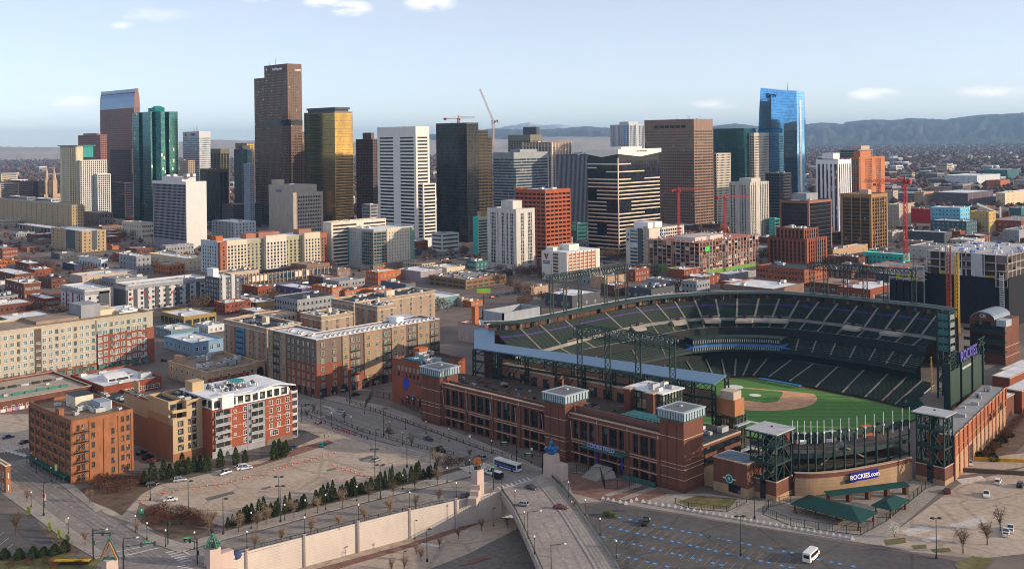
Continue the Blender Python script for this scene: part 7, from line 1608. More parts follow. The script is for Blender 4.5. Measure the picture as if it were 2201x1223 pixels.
TXT('CR',2.6,M('emblem_silver',(.55,.55,.58),.4),'emblem_letter',.05,eb,MWX(-.08,yc,h+rr*.22),bold=.06)
MB().box(-.9,-.8,h-3,wx*.35,wy*.22,h+.3).build('lantern_crown',lant,eb)
for z in(3.9,9):MB().box(-.1,-.12,z,wx,.02,z+.25).build('stone_course',cours,eb)
for(cx,tp,L_,R_,bs,m)in((2170,812,2133,2215,838,brk),(2150,860,2125,2180,905,stadb),(2196,840,2160,2260,890,brk),(2185,798,2150,2230,812,brk)):
 x,y,wx,wy,h=place(cx,tp,L_,R_,base=bs);b=MB();b.box(x,y,0,x+wx,y+wy,h-.4);b.box(x-.3,y-.3,h-.4,x+wx+.3,y+wy+.3,h,1);b.box(x+.4,y+.4,h,x+wx-.4,y+wy-.4,h+.03,2);sp('ticket_block',b,[m,cours,rwht])
pg=M('pavilion_green_roof',(.006,.065,.06),.6,var=.15)
def hip(label,cx,py,L,R,ze,zr):
 q=G(cx,py,ze);
 def bis(f):
  lo,hi=0,80
  for _ in range(40):
   m=(lo+hi)/2
   if f(m):hi=m
   else:lo=m
  return lo
 wy=bis(lambda s:PJ((q.x,q.y+s,ze))[0]<=L);wx=bis(lambda s:PJ((q.x+s,q.y,ze))[0]>=R)
 r=T('picnic_pavilion',label,'pavilion',(q.x,q.y,0),0,'green roofed picnic pavilions')
 i=min(wx,wy)/2;lx,ly=(wx/2,i)if wy>wx else(i,wy/2);rid=[(wx/2,i,zr),(wx/2,wy-i,zr)]if wy>wx else[(i,wy/2,zr),(wx-i,wy/2,zr)]
 b=MB();E=[(0,0,ze),(wx,0,ze),(wx,wy,ze),(0,wy,ze)];b.v=E+rid
 b.f=[(0,1,4),(1,2,5,4),(2,3,5),(3,0,4,5),(3,2,1,0)]if wy>wx else[(0,1,5,4),(1,2,5),(2,3,4,5),(3,0,4),(3,2,1,0)]
 b.m=[0]*5;o=b.build('hipped_roof',[pg],r)
 b=MB();b.beam((0,0,ze-.1),(wx,0,ze-.1),.25);b.beam((0,0,ze-.1),(0,wy,ze-.1),.25);b.beam((wx,0,ze-.1),(wx,wy,ze-.1),.25);b.beam((0,wy,ze-.1),(wx,wy,ze-.1),.25);b.build('eave_frame',pg,r)
 me=MB().box(-.15,-.15,0,.15,.15,ze).mesh('post',dark);mp_=MB().box(-.35,-.35,0,.35,.35,1.1).mesh('post_base',brk)
 for a in range(2):
  for c in range(max(2,int(wy/6)+1)):
   n=max(2,int(wy/6)+1)-1;p=(1+(wx-2)*a,1+(wy-2)*c/n);OB('post',me,r,(*p,.05));OB('post_base',mp_,r,(*p,.05))
 me=MB().box(-.9,-.4,.68,.9,.4,.75).box(-.9,-.8,.42,.9,-.5,.47).box(-.9,.5,.42,.9,.8,.47).box(-.6,-.6,0,-.5,.6,.7).box(.5,-.6,0,.6,.6,.7).mesh('picnic_table',dark)
 return r,wx,wy
hip('big dark green hipped pavilion roof beside the white stone bollards',1849,1122,1699,1887,3.0,5.0)
hip('small dark green hipped pavilion roof beside the fenced car park',1917,1096,1873,1955,3.0,4.6)
r=T('queue_shelter','long low green roofed shelter on brick piers along the curved tan wall','shelter',(*G(1777,1083).xy,0))
A_,B_=G(1777,1068,3.4),G(1952,1046,3.4);d=(B_-A_);LL=d.length;r.rotation_euler.z=math.atan2(d.y,d.x)
b=MB();b.loft([[(0,-1.6,2.9),(0,1.6,3.5),(0,1.6,3.75),(0,-1.6,3.15)],[(LL,-1.6,2.9),(LL,1.6,3.5),(LL,1.6,3.75),(LL,-1.6,3.15)]]);b.build('shelter_roof',pg,r)
for i in range(5):OB('brick_pier',MB().box(-.5,-1.2,0,.5,.8,2.95).mesh('brick_pier',stadb),r,(LL*(.03+.235*i),0,0))
# ================================================================ bridge, retaining wall, pillars
b=MB()
n=len(wp)
b.loft([[(p.x,p.y,LOWZ-.2)for p in wp],[(p.x,p.y,.55)for p in wp],[(p.x+.6*R2,p.y+.6*R2,.55)for p in wp],[(p.x+.6*R2,p.y+.6*R2,LOWZ-.2)for p in wp]],caps=False,close=False)
rw=TAG(b.build('retaining_wall',concl),'long pale concrete retaining wall below the road, lit by low sun','wall')
b=MB()
for k in range(1,11):
 z=LOWZ+k*.85
 for p,q in zip(wp,wp[1:]):b.beam((p.x-.02,p.y-.02,z),(q.x-.02,q.y-.02,z),.05,.06)
b.build('joint_groove',M('joint_concrete',(.49,.44,.4)),rw)  # joint lines in a slightly darker concrete
me=MB().box(-.32,-.32,LOWZ-.1,.32,.32,1.3).box(-.45,-.45,1.3,.45,.45,1.5).mesh('pilaster',M('pilaster_rose',(.5,.43,.39)))
lamp_spots_wall=[]
for px,py in((531,1189),(655,1157),(771,1128),(881,1100),(981,1079)):
 p=G(px,py);o=OB('pilaster',me,rw,(p.x-.25,p.y-.25,0),pi/4);lamp_spots_wall.append(p)
def fence(label,pts,h=1.15,z=0,step=1.0,mat=None,name='fence',cat='fence',post=4):
 b=MB();w=[p if isinstance(p,Vector)else G(*p,z)for p in pts]
 r=T(name,label,cat,tuple(w[0]));o=w[0]
 for p,q in zip(w,w[1:]):
  p,q=p-o,q-o;L_=(q-p).length;n=max(1,int(L_/step))
  for zz in(.12,h):b.beam(p+UPV*zz,q+UPV*zz,.09)
  for i in range(n):c=p.lerp(q,i/n);b.beam(c+UPV*.1,c+UPV*h,.05)
 b.build('rail_lattice',mat or dark,r)
 me=MB().box(-.09,-.09,0,.09,.09,h+.15).mesh('post',mat or dark)
 for p,q in zip(w,w[1:]):
  L_=(q-p).length;n=max(1,int(L_/post))
  for i in range(n+1):OB('post',me,r,tuple(p.lerp(q,i/n)-o))
 return r
fence('black railing along the top of the pale retaining wall',[p+Vector((.5,.5,.5))for p in wp[:-1]],1.0)
LR=[(1078,1058),(1086,1070),(1098,1086),(1111,1108),(1128,1145),(1147,1188),(1166,1232),(1182,1275)]
RR=[(1172,1016),(1186,1030),(1204,1050),(1224,1074),(1250,1107),(1280,1150),(1312,1197),(1345,1250)]
lr,rr_=dens(rail(LR,0),3),dens(rail(RR,0),3)
b=MB()
for a,c in((lr,rr_),):
 b.loft([[(p.x,p.y,.06)for p in a],[(p.x,p.y,.06)for p in c]][::-1],0,caps=False,close=False)
BR=TAG(b.build('bridge',GRD('bridge_deck',(.25,.21,.2),(.33,.29,.275),.08,sc3=.6)),'curving road viaduct with green railings beside the ballpark','bridge')
ins=[p.lerp(q,.70)for p,q in zip(lr,rr_)]
b=MB();b.loft([[(p.x,p.y,.22)for p in ins],[(p.x,p.y,.22)for p in rr_]][::-1],0,caps=False,close=False);b.loft([[(p.x,p.y,.05)for p in ins],[(p.x,p.y,.22)for p in ins]],0,caps=False,close=False);b.build('walkway',walk,BR)
trk_m=GRD('tyre_track',(.23,.196,.188),(.3,.26,.25),.15)
for t in(.17,.35,.53):
 a=[p.lerp(q,t-.02)for p,q in zip(lr,rr_)];c=[p.lerp(q,t+.02)for p,q in zip(lr,rr_)]
 b=MB();b.loft([[(p.x,p.y,.066)for p in a],[(p.x,p.y,.066)for p in c]][::-1],0,caps=False,close=False);b.build('tyre_track',trk_m,BR)
b=MB()
for a,sd in((lr,-1),(rr_,1)):
 d=[(lr[min(i+1,len(lr)-1)]-lr[max(i-1,0)]).normalized()for i in range(len(lr))]
 nn=[(q-p).normalized()*.55*sd for p,q in zip(lr,rr_)]
 b.loft([[(p.x,p.y,-1.9)for p in a],[(p.x,p.y,.75)for p in a],[(p.x+m.x,p.y+m.y,.75)for p,m in zip(a,nn)],[(p.x+m.x,p.y+m.y,-1.9)for p,m in zip(a,nn)]],0,caps=False,close=False)
b.loft([[(p.x,p.y,-1.9)for p in lr],[(p.x,p.y,-1.9)for p in rr_]],0,caps=False,close=False)
b.build('parapet',M('parapet_concrete',(.36,.32,.3)),BR)
for a in(lr,rr_):
 b=MB()
 for p,q in zip(a,a[1:]):
  for z,w_ in((1.0,.06),(1.35,.06),(1.7,.13)):b.beam((p.x,p.y,z),(q.x,q.y,z),w_)
  for j in range(5):c=p.lerp(q,j/5);b.beam((c.x,c.y,.75),(c.x,c.y,1.7),.07)
 b.build('railing_lattice',M('railing_green',(.03,.09,.085),.5),BR)
b=MB()
for t in(8,14,19):
 p=lr[t].lerp(rr_[t],.2);b.cyl((p.x,p.y),.9,LOWZ,-1.8,10)
b.build('bridge_pier_rib',conc,BR)
abw=MB();abw.loft([[(p.x,p.y,LOWZ)for p in(wp[-1],G(1100,1052),G(1150,1040))],[(p.x,p.y,-.05)for p in(wp[-1],G(1100,1052),G(1150,1040))]],caps=False,close=False);abw.build('abutment',conc,BR)
def pillar(label,px,py,w,h,zb=0,step=True):
 p=G(px,py,0);r=T('bridge_pillar',label,'pillar',(p.x,p.y,zb));m=M('pillar_rose',(.52,.42,.38),.9,var=.1)
 b=MB();b.loft([[(-w/2*1.1,-w/2*1.1,0),(w/2*1.1,-w/2*1.1,0),(w/2*1.1,w/2*1.1,0),(-w/2*1.1,w/2*1.1,0)],[(-w/2,-w/2,h-zb),(w/2,-w/2,h-zb),(w/2,w/2,h-zb),(-w/2,w/2,h-zb)]]);b.build('shaft',m,r)
 return r,m
r,m=pillar('tall rose pillar at the wall end carrying a copper wheel sculpture',1027,1062,3.0,8.6,LOWZ)
MB().box(-1.9,-7,0,-1.3,0,-LOWZ+2).build('step_wall',m,r)if False else None
b=MB();b.box(-8,-1.5,-LOWZ-1,-1.6,1.5,-LOWZ+1.2);b.box(-5,-1.5,-LOWZ+1.2,-1.6,1.5,-LOWZ+2.6);b.box(-3,-1.5,-LOWZ+2.6,-1.6,1.5,-LOWZ+4.0);o=b.build('stepped_base',m,r);o.rotation_euler.z=pi/4*.73
z0=8.6-LOWZ
def ringm(b,c,R,t,ax,m=0,n=18):
 for i in range(n):
  a0,a1=2*pi*i/n,2*pi*(i+1)/n
  f=(lambda a:Vector((c[0]+R*cos(a)*ax[0][0]+R*sin(a)*ax[1][0],c[1]+R*cos(a)*ax[0][1]+R*sin(a)*ax[1][1],c[2]+R*cos(a)*ax[0][2]+R*sin(a)*ax[1][2])))
  b.beam(f(a0),f(a1),t,None,m)
b=MB();b.tube(RGT*0-FWD*.15+UPV*(z0+2.6),RGT*0+FWD*.15+UPV*(z0+2.6),1.35,18,0);ringm(b,(0,0,z0+2.6),1.9,.16,(RGT,UPV),1)
for i in range(12):a=i*pi/6;b.beam(UPV*(z0+2.6),UPV*(z0+2.6)+RGT*1.9*cos(a)+UPV*1.9*sin(a),.1,None,1)
b.build('copper_wheel',[M('copper_orange',(.5,.18,.05),.4,.5),dark],r);b=MB();b.box(-.8,-.8,z0,.8,.8,z0+.9);b.beam((-1.3,0,z0),(0,0,z0+2.6),.2);b.beam((1.3,0,z0),(0,0,z0+2.6),.2);b.build('wheel_stand',dark,r)
r,m=pillar('stepped rose pillar by the ballpark topped with a blue figure sculpture',1186,1024,4.0,8.2)
OB('stepped_shoulder',MB().box(-2,-6.5,0,1.6,-2.05,5.6).mesh('stepped_shoulder',m),r)
b=MB();rgs=random.Random(6)
b.tube((0,0,8.2),(0,0,10.6),1.2,8,0,.7);b.ball((0,0,12.2),.7,0)
for i in range(7):a=i*.9;b.tube((cos(a)*.5,sin(a)*.5,9.6),(cos(a)*2.3,sin(a)*2.3,10.2+.8*sin(i*2.1)),.45,6,0,.3);b.ball((cos(a)*2.3,sin(a)*2.3,10.2+.8*sin(i*2.1)),.55,0,6,4)
b.tube((0,0,10.6),(0,0,13.6),.3,6,0,.12);b.build('blue_figure',M('sculpture_blue',(.02,.2,.45),.4),r,smooth=True)
r,m=pillar('rose pillar at the low end of the wall with a green truss pyramid',457,1214,3.4,5.2,LOWZ)
OB('wing_wall',MB().box(1.75,-1.3,0,6,1.3,11.5).mesh('wing_wall',m),r)
z0=5.2-LOWZ;b=MB()
for i in range(4):
 a=i*pi/2;p=Vector((2.6*cos(a),2.6*sin(a),z0+.3));q=Vector((2.6*cos(a+pi/2),2.6*sin(a+pi/2),z0+.3));tpv=Vector((0,0,z0+4.0));b.beam(p,tpv,.3);b.beam(p,q,.3);b.beam(p.lerp(q,.5),tpv,.2);b.beam(p.lerp(tpv,.4),q.lerp(tpv,.4),.2)
b.cyl((0,0),.8,z0,z0+1.1,10,1);b.ball((0,0,z0+4.5),.55,1);b.build('truss_pyramid_frame',[M('verdigris',(.06,.2,.16),.6),dark],r)
r,m=pillar('rose pillar by the crossing with an open gable frame on top',236,1226,3.2,3.4)
z0=3.4;b=MB()
for s in(-.5,.5):
 o=FWD*s;b.beam(o-RGT*2.2+UPV*z0,o+UPV*(z0+5),.45,None,0);b.beam(o+RGT*2.2+UPV*z0,o+UPV*(z0+5),.45,None,0);b.beam(o-RGT*2.2+UPV*z0,o+RGT*2.2+UPV*z0,.4,None,1);b.beam(o-RGT*.5+UPV*(z0+4),o+RGT*.5+UPV*(z0+5.6),.3,None,1)
b.beam(-RGT*2.7+UPV*z0,UPV*(z0+5.9),.25,None,1);b.beam(RGT*2.7+UPV*z0,UPV*(z0+5.9),.25,None,1);b.build('gable_frame',[M('gable_ochre',(.42,.24,.12)),M('verdigris',(.06,.2,.16))],r)
fence('black railing between the road and the upper car park',[(640,888),(700,912),(790,945)],1.3)
fence('black railing on the median strip below the red chairs',[(672,885),(780,928),(900,962),(975,978)],1.2)
fence('black railing along the pavement by the ballpark facade',[(745,862),(840,896),(940,932),(1040,968),(1120,990),(1165,1005)],1.2)
fence('green slatted fence around the yard by the mural wall',[(785,875),(800,850),(850,862),(915,895)],2.6,mat=grn)
fence('black gate fence at the ballpark entrance plaza',[(1215,1015),(1290,1022),(1300,1050),(1380,1052),(1440,1040)],3.0,step=.7)
fence('black fence around the dry garden by the ballpark tower',[(1452,1082),(1480,1092),(1562,1100),(1605,1080)],1.8)
fence('tall green fence enclosing the picnic pavilions',[(1640,1105),(1700,1130),(1850,1150),(1905,1120),(1990,1050),(2035,1035)],2.4,mat=grn,step=.8)
fence('short green fence beside the tan stair tower base',[(1640,1105),(1652,1090),(1700,1078)],2.4,mat=grn,step=.8)
r=T('barrier_wall','bright yellow painted barrier along the car park by the brick wall','barrier',tuple(G(2085,988)));q=G(2330,1000)-G(2085,988)
b=MB();b.beam((0,0,.6),q+UPV*.6,.5,1.2);b.build('barrier',M('barrier_yellow',(.62,.36,.03)),r);
r=T('low_wall','dark planted retaining wall between the two right car parks','wall',tuple(G(2062,1013)));q=G(2330,1028)-G(2062,1013)
b=MB();b.beam((0,0,.7),q+UPV*.7,1.2,1.4);b.build('low_wall',M('wall_brown',(.13,.1,.08)),r)
# ================================================================ lamps, signals, signs
glob=M('globe_white',(.8,.8,.78),.3)
def globe_lamp():
 r=T('street_lamp','','street lamp',(0,0,0));b=MB();b.cyl((0,0),.22,0,.7,8);b.cyl((0,0),.085,.7,4.6,6);b.cyl((0,0),.2,4.5,4.7,8);b.build('post',dark,r)
 MB().ball((0,0,5.0),.29,0,8,6,(1,1,1.15)).build('lamp_globe',glob,r,smooth=True);return r
def lot_lamp(n=1,h=11):
 r=T('light_pole','','light pole',(0,0,0));b=MB();b.cyl((0,0),.35,0,.9,8);b.cyl((0,0),.15,.9,h,6,0,.09);b.build('pole',dark,r)
 for i in range(n):
  s=1 if i==0 else-1;MB().beam((0,0,h),(s*.7,-s*.7,h),.1).box(s*.7-.5,-s*.7-.5,h-.15,s*.7+.5,-s*.7+.5,h+.15).build('lamp_head',dark,r)
 return r
def arm_lamp():
 r=T('street_light','','street light',(0,0,0));b=MB();b.cyl((0,0),.16,0,9,6,0,.1);b.beam((0,0,8.8),tuple(RGT*3.6+UPV*9.2),.12);b.build('pole',dark,r)
 MB().ball(tuple(RGT*3.9+UPV*9.15),.35,0,8,4,(1.3,1.3,.5)).build('lamp_head',glob,r);return r
GLP,LOT1,LOT2,ARM=globe_lamp(),lot_lamp(1),lot_lamp(2,11.5),arm_lamp()
protos=[]
def scatter(proto,spots,label,group,z=0,rz=0,sc=None):
 out=[]
 for i,s in enumerate(spots):
  p=G(s[0],s[1],s[2]if len(s)>2 else z)
  lb=label if isinstance(label,str)else label[min(i,len(label)-1)]
  if proto.name not in USED:USED[proto.name]=1;proto.location=p;proto['label']=lb;proto['group']=group;o=proto
  else:o=DUP(proto,p,None,lb,group)
  if rz:o.rotation_euler.z=rz if not callable(rz)else rz(i)
  if sc:v_=sc(i);o.scale=v_ if isinstance(v_,tuple)else(v_,)*3
  out.append(o)
 return out
USED={}
gsp=[(67,1090,'beside the street west pavement'),(147,1148,''),(157,1040,''),(110,1035,''),(78,1015,''),(67,1002,''),(291,1143),(316,1159),(418,1180),(590,913),(713,912),(356,1175)]
scatter(GLP,[(s[0],s[1])for s in gsp],'black globe lamp on the pavement of the wide street by the brick warehouse','globe lamps along the warehouse street')
scatter(GLP,[(540,1136),(656,1108),(767,1077),(866,1052),(961,1036),(612,1118),(700,1096),(1010,1018)],'black globe lamp on the tree lined pavement by the evergreen hedge','globe lamps by the evergreen hedge')
scatter(GLP,[(p.x,p.y)for p in[]],'','')
for p in lamp_spots_wall:DUP(GLP,(p.x,p.y,1.4),None,'black globe lamp standing on a pier of the pale retaining wall','globe lamps on the wall piers')
scatter(GLP,[(1107,1087),(1127,1135),(1149,1190),(1222,1068),(1258,1108),(1290,1150),(1325,1200)],'black globe lamp on the parapet of the curving bridge','globe lamps on the bridge',z=.8)
scatter(GLP,[(740,908),(783,888),(872,922),(916,932),(965,948),(1057,975),(1173,990),(865,956),(838,933)],'black globe lamp along the railed road beside the ballpark facade','globe lamps along the ballpark road')
scatter(LOT1,[(94,1108),(323,1075),(405,1106),(480,1148),(875,1004),(808,985),(637,925),(690,910),(925,1030),(825,935)],'tall black light pole with one head in or beside the upper car park','light poles of the upper car park')
scatter(LOT2,[(600,1100),(603,1122),(806,1035),(818,1072)],'tall black light pole with twin heads near the evergreen hedge','twin headed light poles')
scatter(LOT2,[(1592,1195),(2013,1200),(1622,1115)],['tall twin headed light pole among the blue marked parking bays','tall light pole in the concrete car park by the pickups','short twin headed pole on the plaza near the pavilion fence'],'light poles of the ballpark car parks')
scatter(LOT1,[(693,1190,LOWZ),(892,1158,LOWZ),(868,1228,LOWZ),(918,1206,LOWZ),(1060,1130,LOWZ)],'dark lamp post on the lower level below the pale retaining wall','lamp posts on the lower level',sc=lambda i:.55 if i!=3 else.9)
scatter(ARM,[(201,1205),(266,1224),(1135,1163),(1185,1240)],['street light with a curved arm beside the crossing kerb','street light with a long arm by the gable framed pillar','arm street light on the bridge parapet beyond the railing','arm street light on the bridge near its lowest end'],'arm street lights')
def signal(label,px,py,arm,L_,sign=True,z=0):
 p=G(px,py,z);r=T('traffic_signal',label,'traffic signal',tuple(p),0,'traffic signals');b=MB();b.cyl((0,0),.17,0,7.4,6)
 e=Vector(arm).normalized()*L_;b.beam((0,0,6.2),tuple(e+UPV*6.6),.16);b.build('mast',dark,r)
 me=MB().box(-.22,-.22,-.6,.22,.22,.6).mesh('signal_head',M('signal_dark_green',(.015,.06,.05),.5))
 for t in(.55,.95):q=e*t+UPV*6.3;OB('signal_head',me,r,tuple(q))
 OB('signal_head',me,r,(.3,0,3.2))
 if sign:
  o=OB('street_sign',MB().box(-1.1,-.04,-.25,1.1,.04,.25).mesh('street_sign',M('sign_green',(.02,.42,.16),.4)),r,tuple(e*.75+UPV*6.95));o.rotation_euler.z=-pi/4
  OB('street_sign_text',MB().box(-.8,-.06,-.07,.8,-.05,.07).mesh('street_sign_text',wht),o)
 return r
signal('signal mast whose arm reaches over the wide street by the gable pillar',200,1190,-(-RGT*.8+FWD*.2),6,False)
signal('signal mast with a green street sign by the truss pyramid pillar',424,1212,-RGT+FWD*.5,5)
signal('signal mast with a long arm and street sign across the lower crossing',265,1222,RGT+FWD*.25,9)
signal('slim signal post at the corner bed of red shrubs',361,1170,RGT,.6,False)
signal('signal mast at the bridge corner near the copper wheel pillar',1061,1052,FWD*.6-RGT*.1,4)
signal('signal mast on the ballpark corner with a street sign over the bus',1166,1018,-RGT*.8+FWD*.3,7)
signal('signal mast in front of the ballpark facade behind the bus',1110,990,-RGT+FWD*.1,6)
signal('signal mast at the far junction by the courtyard apartments',648,905,RGT*.6+FWD,5)
signal('signal mast at the far corner below the courtyard apartment entrance',752,870,-RGT,4)
def signpost(label,px,py,w,h,zz,m,z=0):
 p=G(px,py,z);r=T('sign_post',label,'sign',tuple(p),-pi/4);MB().cyl((0,0),.07,0,zz+h/2,5).build('post',dark,r);MB().box(-w/2,-.12,zz-h/2,w/2,-.04,zz+h/2).build('panel',m,r);return r
r=signpost('tall green car park sign at the lot entrance beside red shrubs',305,1128,1.3,1.7,4.6,M('sign_green',(.02,.42,.16)));TXT('P',1.0,wht,'lettering',.02,r,MWY(0,-.14,4.7),bold=.04)
signpost('blank cream board beside a globe lamp on the street pavement',144,1140,1.1,1.3,3.2,cream)
r=signpost('white and green banner on a lamp by the warehouse awning',121,1032,1.0,2.4,4.6,M('banner_lime',(.45,.6,.12)))
MB().box(-.3,-.16,3.8,.3,-.13,5.4).build('banner_figure',wht,r)
r=signpost('red and white banner on the tall pole beside the wide street',96,1092,1.1,2.4,3.8,M('banner_pale',(.7,.62,.6)));MB().box(-.5,-.16,3.6,.2,-.13,4.9).build('banner_figure',M('sign_red',(.5,.04,.04)),r)
r=signpost('low blue sign post in the garden at the lowest street corner',169,1207,.7,1.6,1.0,M('sign_sky',(.1,.3,.6)))
signpost('small white notice sign on the railed road median',1010,962,.9,1.1,4.5,wht)
signpost('small white road sign near the silver car before the junction',755,915,.7,.9,4,wht)
signpost('white sign board on a post before the ballpark facade glass',1143,985,.8,1.0,3.6,wht)
# ================================================================ vehicles
tyre=M('tyre',(.015,.015,.016),.9);cglass=M('car_glass',(.015,.02,.03),.05,0,var=0,spec=.9);hl=M('headlamp',(.75,.75,.72),.2);tl_=M('tail_lamp',(.4,.02,.02),.3)
def carpaint(name,col,met=.25):
 return M('paint_'+name,col,.28,met,var=.03,spec=.6)
_cm={}
def car_parts(kind,paint):
 """list of (name, mesh) in car space, x forward"""
 k=(kind,paint.name)
 if k in _cm:return _cm[k]
 Ln,Wd,H1,H2={'sedan':(4.7,1.82,.86,1.44),'suv':(4.8,1.92,1.02,1.74),'pickup':(5.8,1.98,1.05,1.86),'hatch':(4.2,1.78,.92,1.52)}[kind];a=Ln/2;w=Wd/2
 def sec(x,zt,zb=.32,ww=1):return[(x,-w*ww,zb),(x,-w*ww*1.02,zb+(zt-zb)*.55),(x,-w*ww*.93,zt),(x,w*ww*.93,zt),(x,w*ww*1.02,zb+(zt-zb)*.55),(x,w*ww,zb)]
 b=MB();hood=H1-.12
 pr=[(-a,H1-.18,.9),(-a+.12,H1,.97),(-a*.3,H1+.02,1),(a*.32,H1,1),(a*.7,hood,.97),(a-.1,hood-.14,.9),(a,hood-.3,.84)]
 b.loft([sec(x,z,.3,s)for x,z,s in pr]);P_=[]
 P_.append(('body',b,[paint]))
 if kind=='pickup':cab=[(-a*.12,H1),(-a*.06,H2),(a*.22,H2),(a*.44,H1)]
 elif kind=='sedan':cab=[(-a*.74,H1),(-a*.40,H2),(a*.10,H2),(a*.44,H1)]
 else:cab=[(-a*.95,H1),(-a*.78,H2),(a*.14,H2),(a*.46,H1)]
 c=MB();rg4=[]
 for x,z in cab:t=(z-H1)/(H2-H1);ww=w*(.93-.16*t);rg4.append([(x,-ww,z),(x,ww,z)])
 pts=[p for q in rg4 for p in q]
 c.add([rg4[0][0],rg4[1][0],rg4[2][0],rg4[3][0],rg4[0][1],rg4[1][1],rg4[2][1],rg4[3][1]],[(0,3,2,1),(4,5,6,7),(0,1,5,4),(2,3,7,6)]);P_.append(('cabin_glass',c,[cglass]))
 rf=MB();(x1,z1),(x2,z2)=cab[1],cab[2];ww=w*.775;rf.box(x1-.05,-ww,z1-.02,x2+.05,ww,z1+.05);
 for x0_,xz in((cab[0],cab[1]),(cab[3],cab[2])):
  for s in(-1,1):rf.beam((x0_[0],s*w*.92,x0_[1]),(xz[0],s*w*.78,xz[1]),.09)
 for s in(-1,1):rf.beam(((x1+x2)/2-.1,s*w*.925,H1),((x1+x2)/2-.05,s*w*.79,H2),.09)
 P_.append(('roof',rf,[paint]))
 if kind=='pickup':bd=MB();bd.box(-a+.15,-w*.8,H1-.02,-a*.16,w*.8,H1+.015);P_.append(('cargo_bed',bd,[dark]))
 for x in(-a*.6,a*.62):
  for s in(-1,1):t=MB();t.tube((x,s*(w-.2),.34),(x,s*(w+.02),.34),.34,12,0);t.tube((x,s*(w+.015),.34),(x,s*(w+.03),.34),.19,8,1);P_.append(('wheel',t,[tyre,steel]))
 for s in(-1,1):
  P_.append(('headlight',MB().box(a-.16,s*w*.5,hood-.34,a-.02,s*w*.86,hood-.18),[hl]));P_.append(('tail_light',MB().box(-a-.02,s*w*.6,H1-.36,-a+.08,s*w*.92,H1-.16),[tl_]))
 _cm[k]=[(n,m.mesh(n,mt))for n,m,mt in P_];return _cm[k]
def car(kind,paint,px,py,head,label,z=0,group=None,sc=1.0,name='parked_car',cat='car',pos=None):
 p=pos or G(px,py,z);r=T(name,label,cat,tuple(p),head,group)
 for n,me in car_parts(kind,paint):OB(n,me,r)
 if sc!=1:r.scale=(sc,)*3
 return r
pw_,ps_,pb_,pr_,pdb,pg_,ptq=carpaint('white',(.72,.73,.74),0),carpaint('silver',(.4,.43,.46),.5),carpaint('black',(.012,.013,.015)),carpaint('red',(.25,.015,.02)),carpaint('navy',(.02,.05,.16)),carpaint('grey',(.11,.12,.13),.4),carpaint('turquoise',(.02,.3,.32))
XD,YD=0.0,pi/2
car('sedan',pw_,367,1076,-pi*.25+.25,'white sedan alone in the upper car park near orange cones')
car('suv',ps_,386,1034,-.25,'silver people carrier by the trees under the tan loft',0)
car('suv',pb_,326,1043,-.2,'black off roader with white tailgate parked under the evergreen trees')
car('suv',ps_,483,1019,.1+pi,'silver car parked before the red brick lofts near the police van')
r=car('suv',pw_,525,1008,-.3,'blue striped white police van with a rooftop rack',0,None,1.2)
MB().box(-1.6,-.97,.75,2.2,-.955,.98).box(-1.6,.955,.75,2.2,.97,.98).build('stripe_marking',M('stripe_blue',(.02,.05,.35)),r);MB().box(-1.5,-.5,1.8,-.2,.5,1.95).build('roof_rack',steel,r)
car('hatch',ptq,693,958,.55,'turquoise hatchback at the driveway behind the red brick lofts')
car('hatch',ps_,809,990,.2,'silver hatchback parked in the upper car park by a light pole')
car('sedan',pdb,629,964,.4,'small blue car under the red brick lofts beside the balcony frame')
car('sedan',pg_,838,930,YD+pi,'dark grey sedan driving the railed road nearest the facade wall',name='moving_car')
car('sedan',pdb,921,946,YD+pi,'navy saloon driving on the railed road behind the pickup',name='moving_car')
car('pickup',pb_,945,969,YD+pi,'black pickup truck on the road at the end of the median railing',name='moving_car')
car('suv',ps_,1033,986,YD,'silver estate car waiting at the junction ahead of the bus',name='moving_car')
car('sedan',ps_,733,885,YD+pi,'light blue sedan crossing the far junction',name='moving_car')
car('sedan',pb_,765,850,XD,'black car parked before the courtyard apartment entrance')
r=car('pickup',pw_,1056,1019,YD,'white pickup truck towing a black box trailer',name='moving_car')
p=G(1070,1028);r=T('box_trailer','black box trailer with a white roof behind the white pickup','trailer',tuple(p),YD)
b=MB();b.box(-1.9,-1.05,.55,1.7,1.05,2.5);b.beam((1.7,0,.6),(2.8,0,.6),.15);b.build('trailer_body',pb_,r);MB().box(-1.88,-1.0,2.5,1.68,1.0,2.56).build('trailer_roof',wht,r)
for s in(-1,1):MB().tube((-.2,s*.95,.34),(-.2,s*1.12,.34),.34,10).build('wheel',tyre,r)
car('sedan',pg_,1142,1050,YD+pi+.1,'dark grey sedan just entering the bridge',.06,name='moving_car')
car('hatch',ps_,1123,1086,YD+.4,'silver hatchback coming up the bridge near its railing',.06,name='moving_car')
car('sedan',pr_,1204,1093,YD+pi+.35,'dark red sedan leaving down the bridge',.06,name='moving_car')
r=car('pickup',pb_,1388,1125,.45,'black pickup with a white cab front alone in the blue marked bays');MB().loft([[(1.0,-.95,.5),(1.0,.95,.5),(1.0,.95,1.05),(1.0,-.95,1.05)],[(2.92,-.9,.45),(2.92,.9,.45),(2.92,.9,.85),(2.92,-.9,.85)]]).build('white_bonnet',pw_,r)
car('pickup',pw_,2120,1065,.35+pi,'white pickup standing across bays in the concrete car park')
car('pickup',pw_,2172,1140,.3,'white pickup nearer the island of bare trees')
car('pickup',pw_,2162,1148,.3,'white pickup partly behind a bare tree by the green fence')
car('sedan',pr_,2036,1058,.5,'dark red car in the concrete car park beside the pavement')
car('suv',pw_,2145,1038,XD+.2,'white crossover parked close to the dark planted wall')
car('suv',pb_,2193,1045,XD+.2,'black car at the picture edge beside the white crossover')
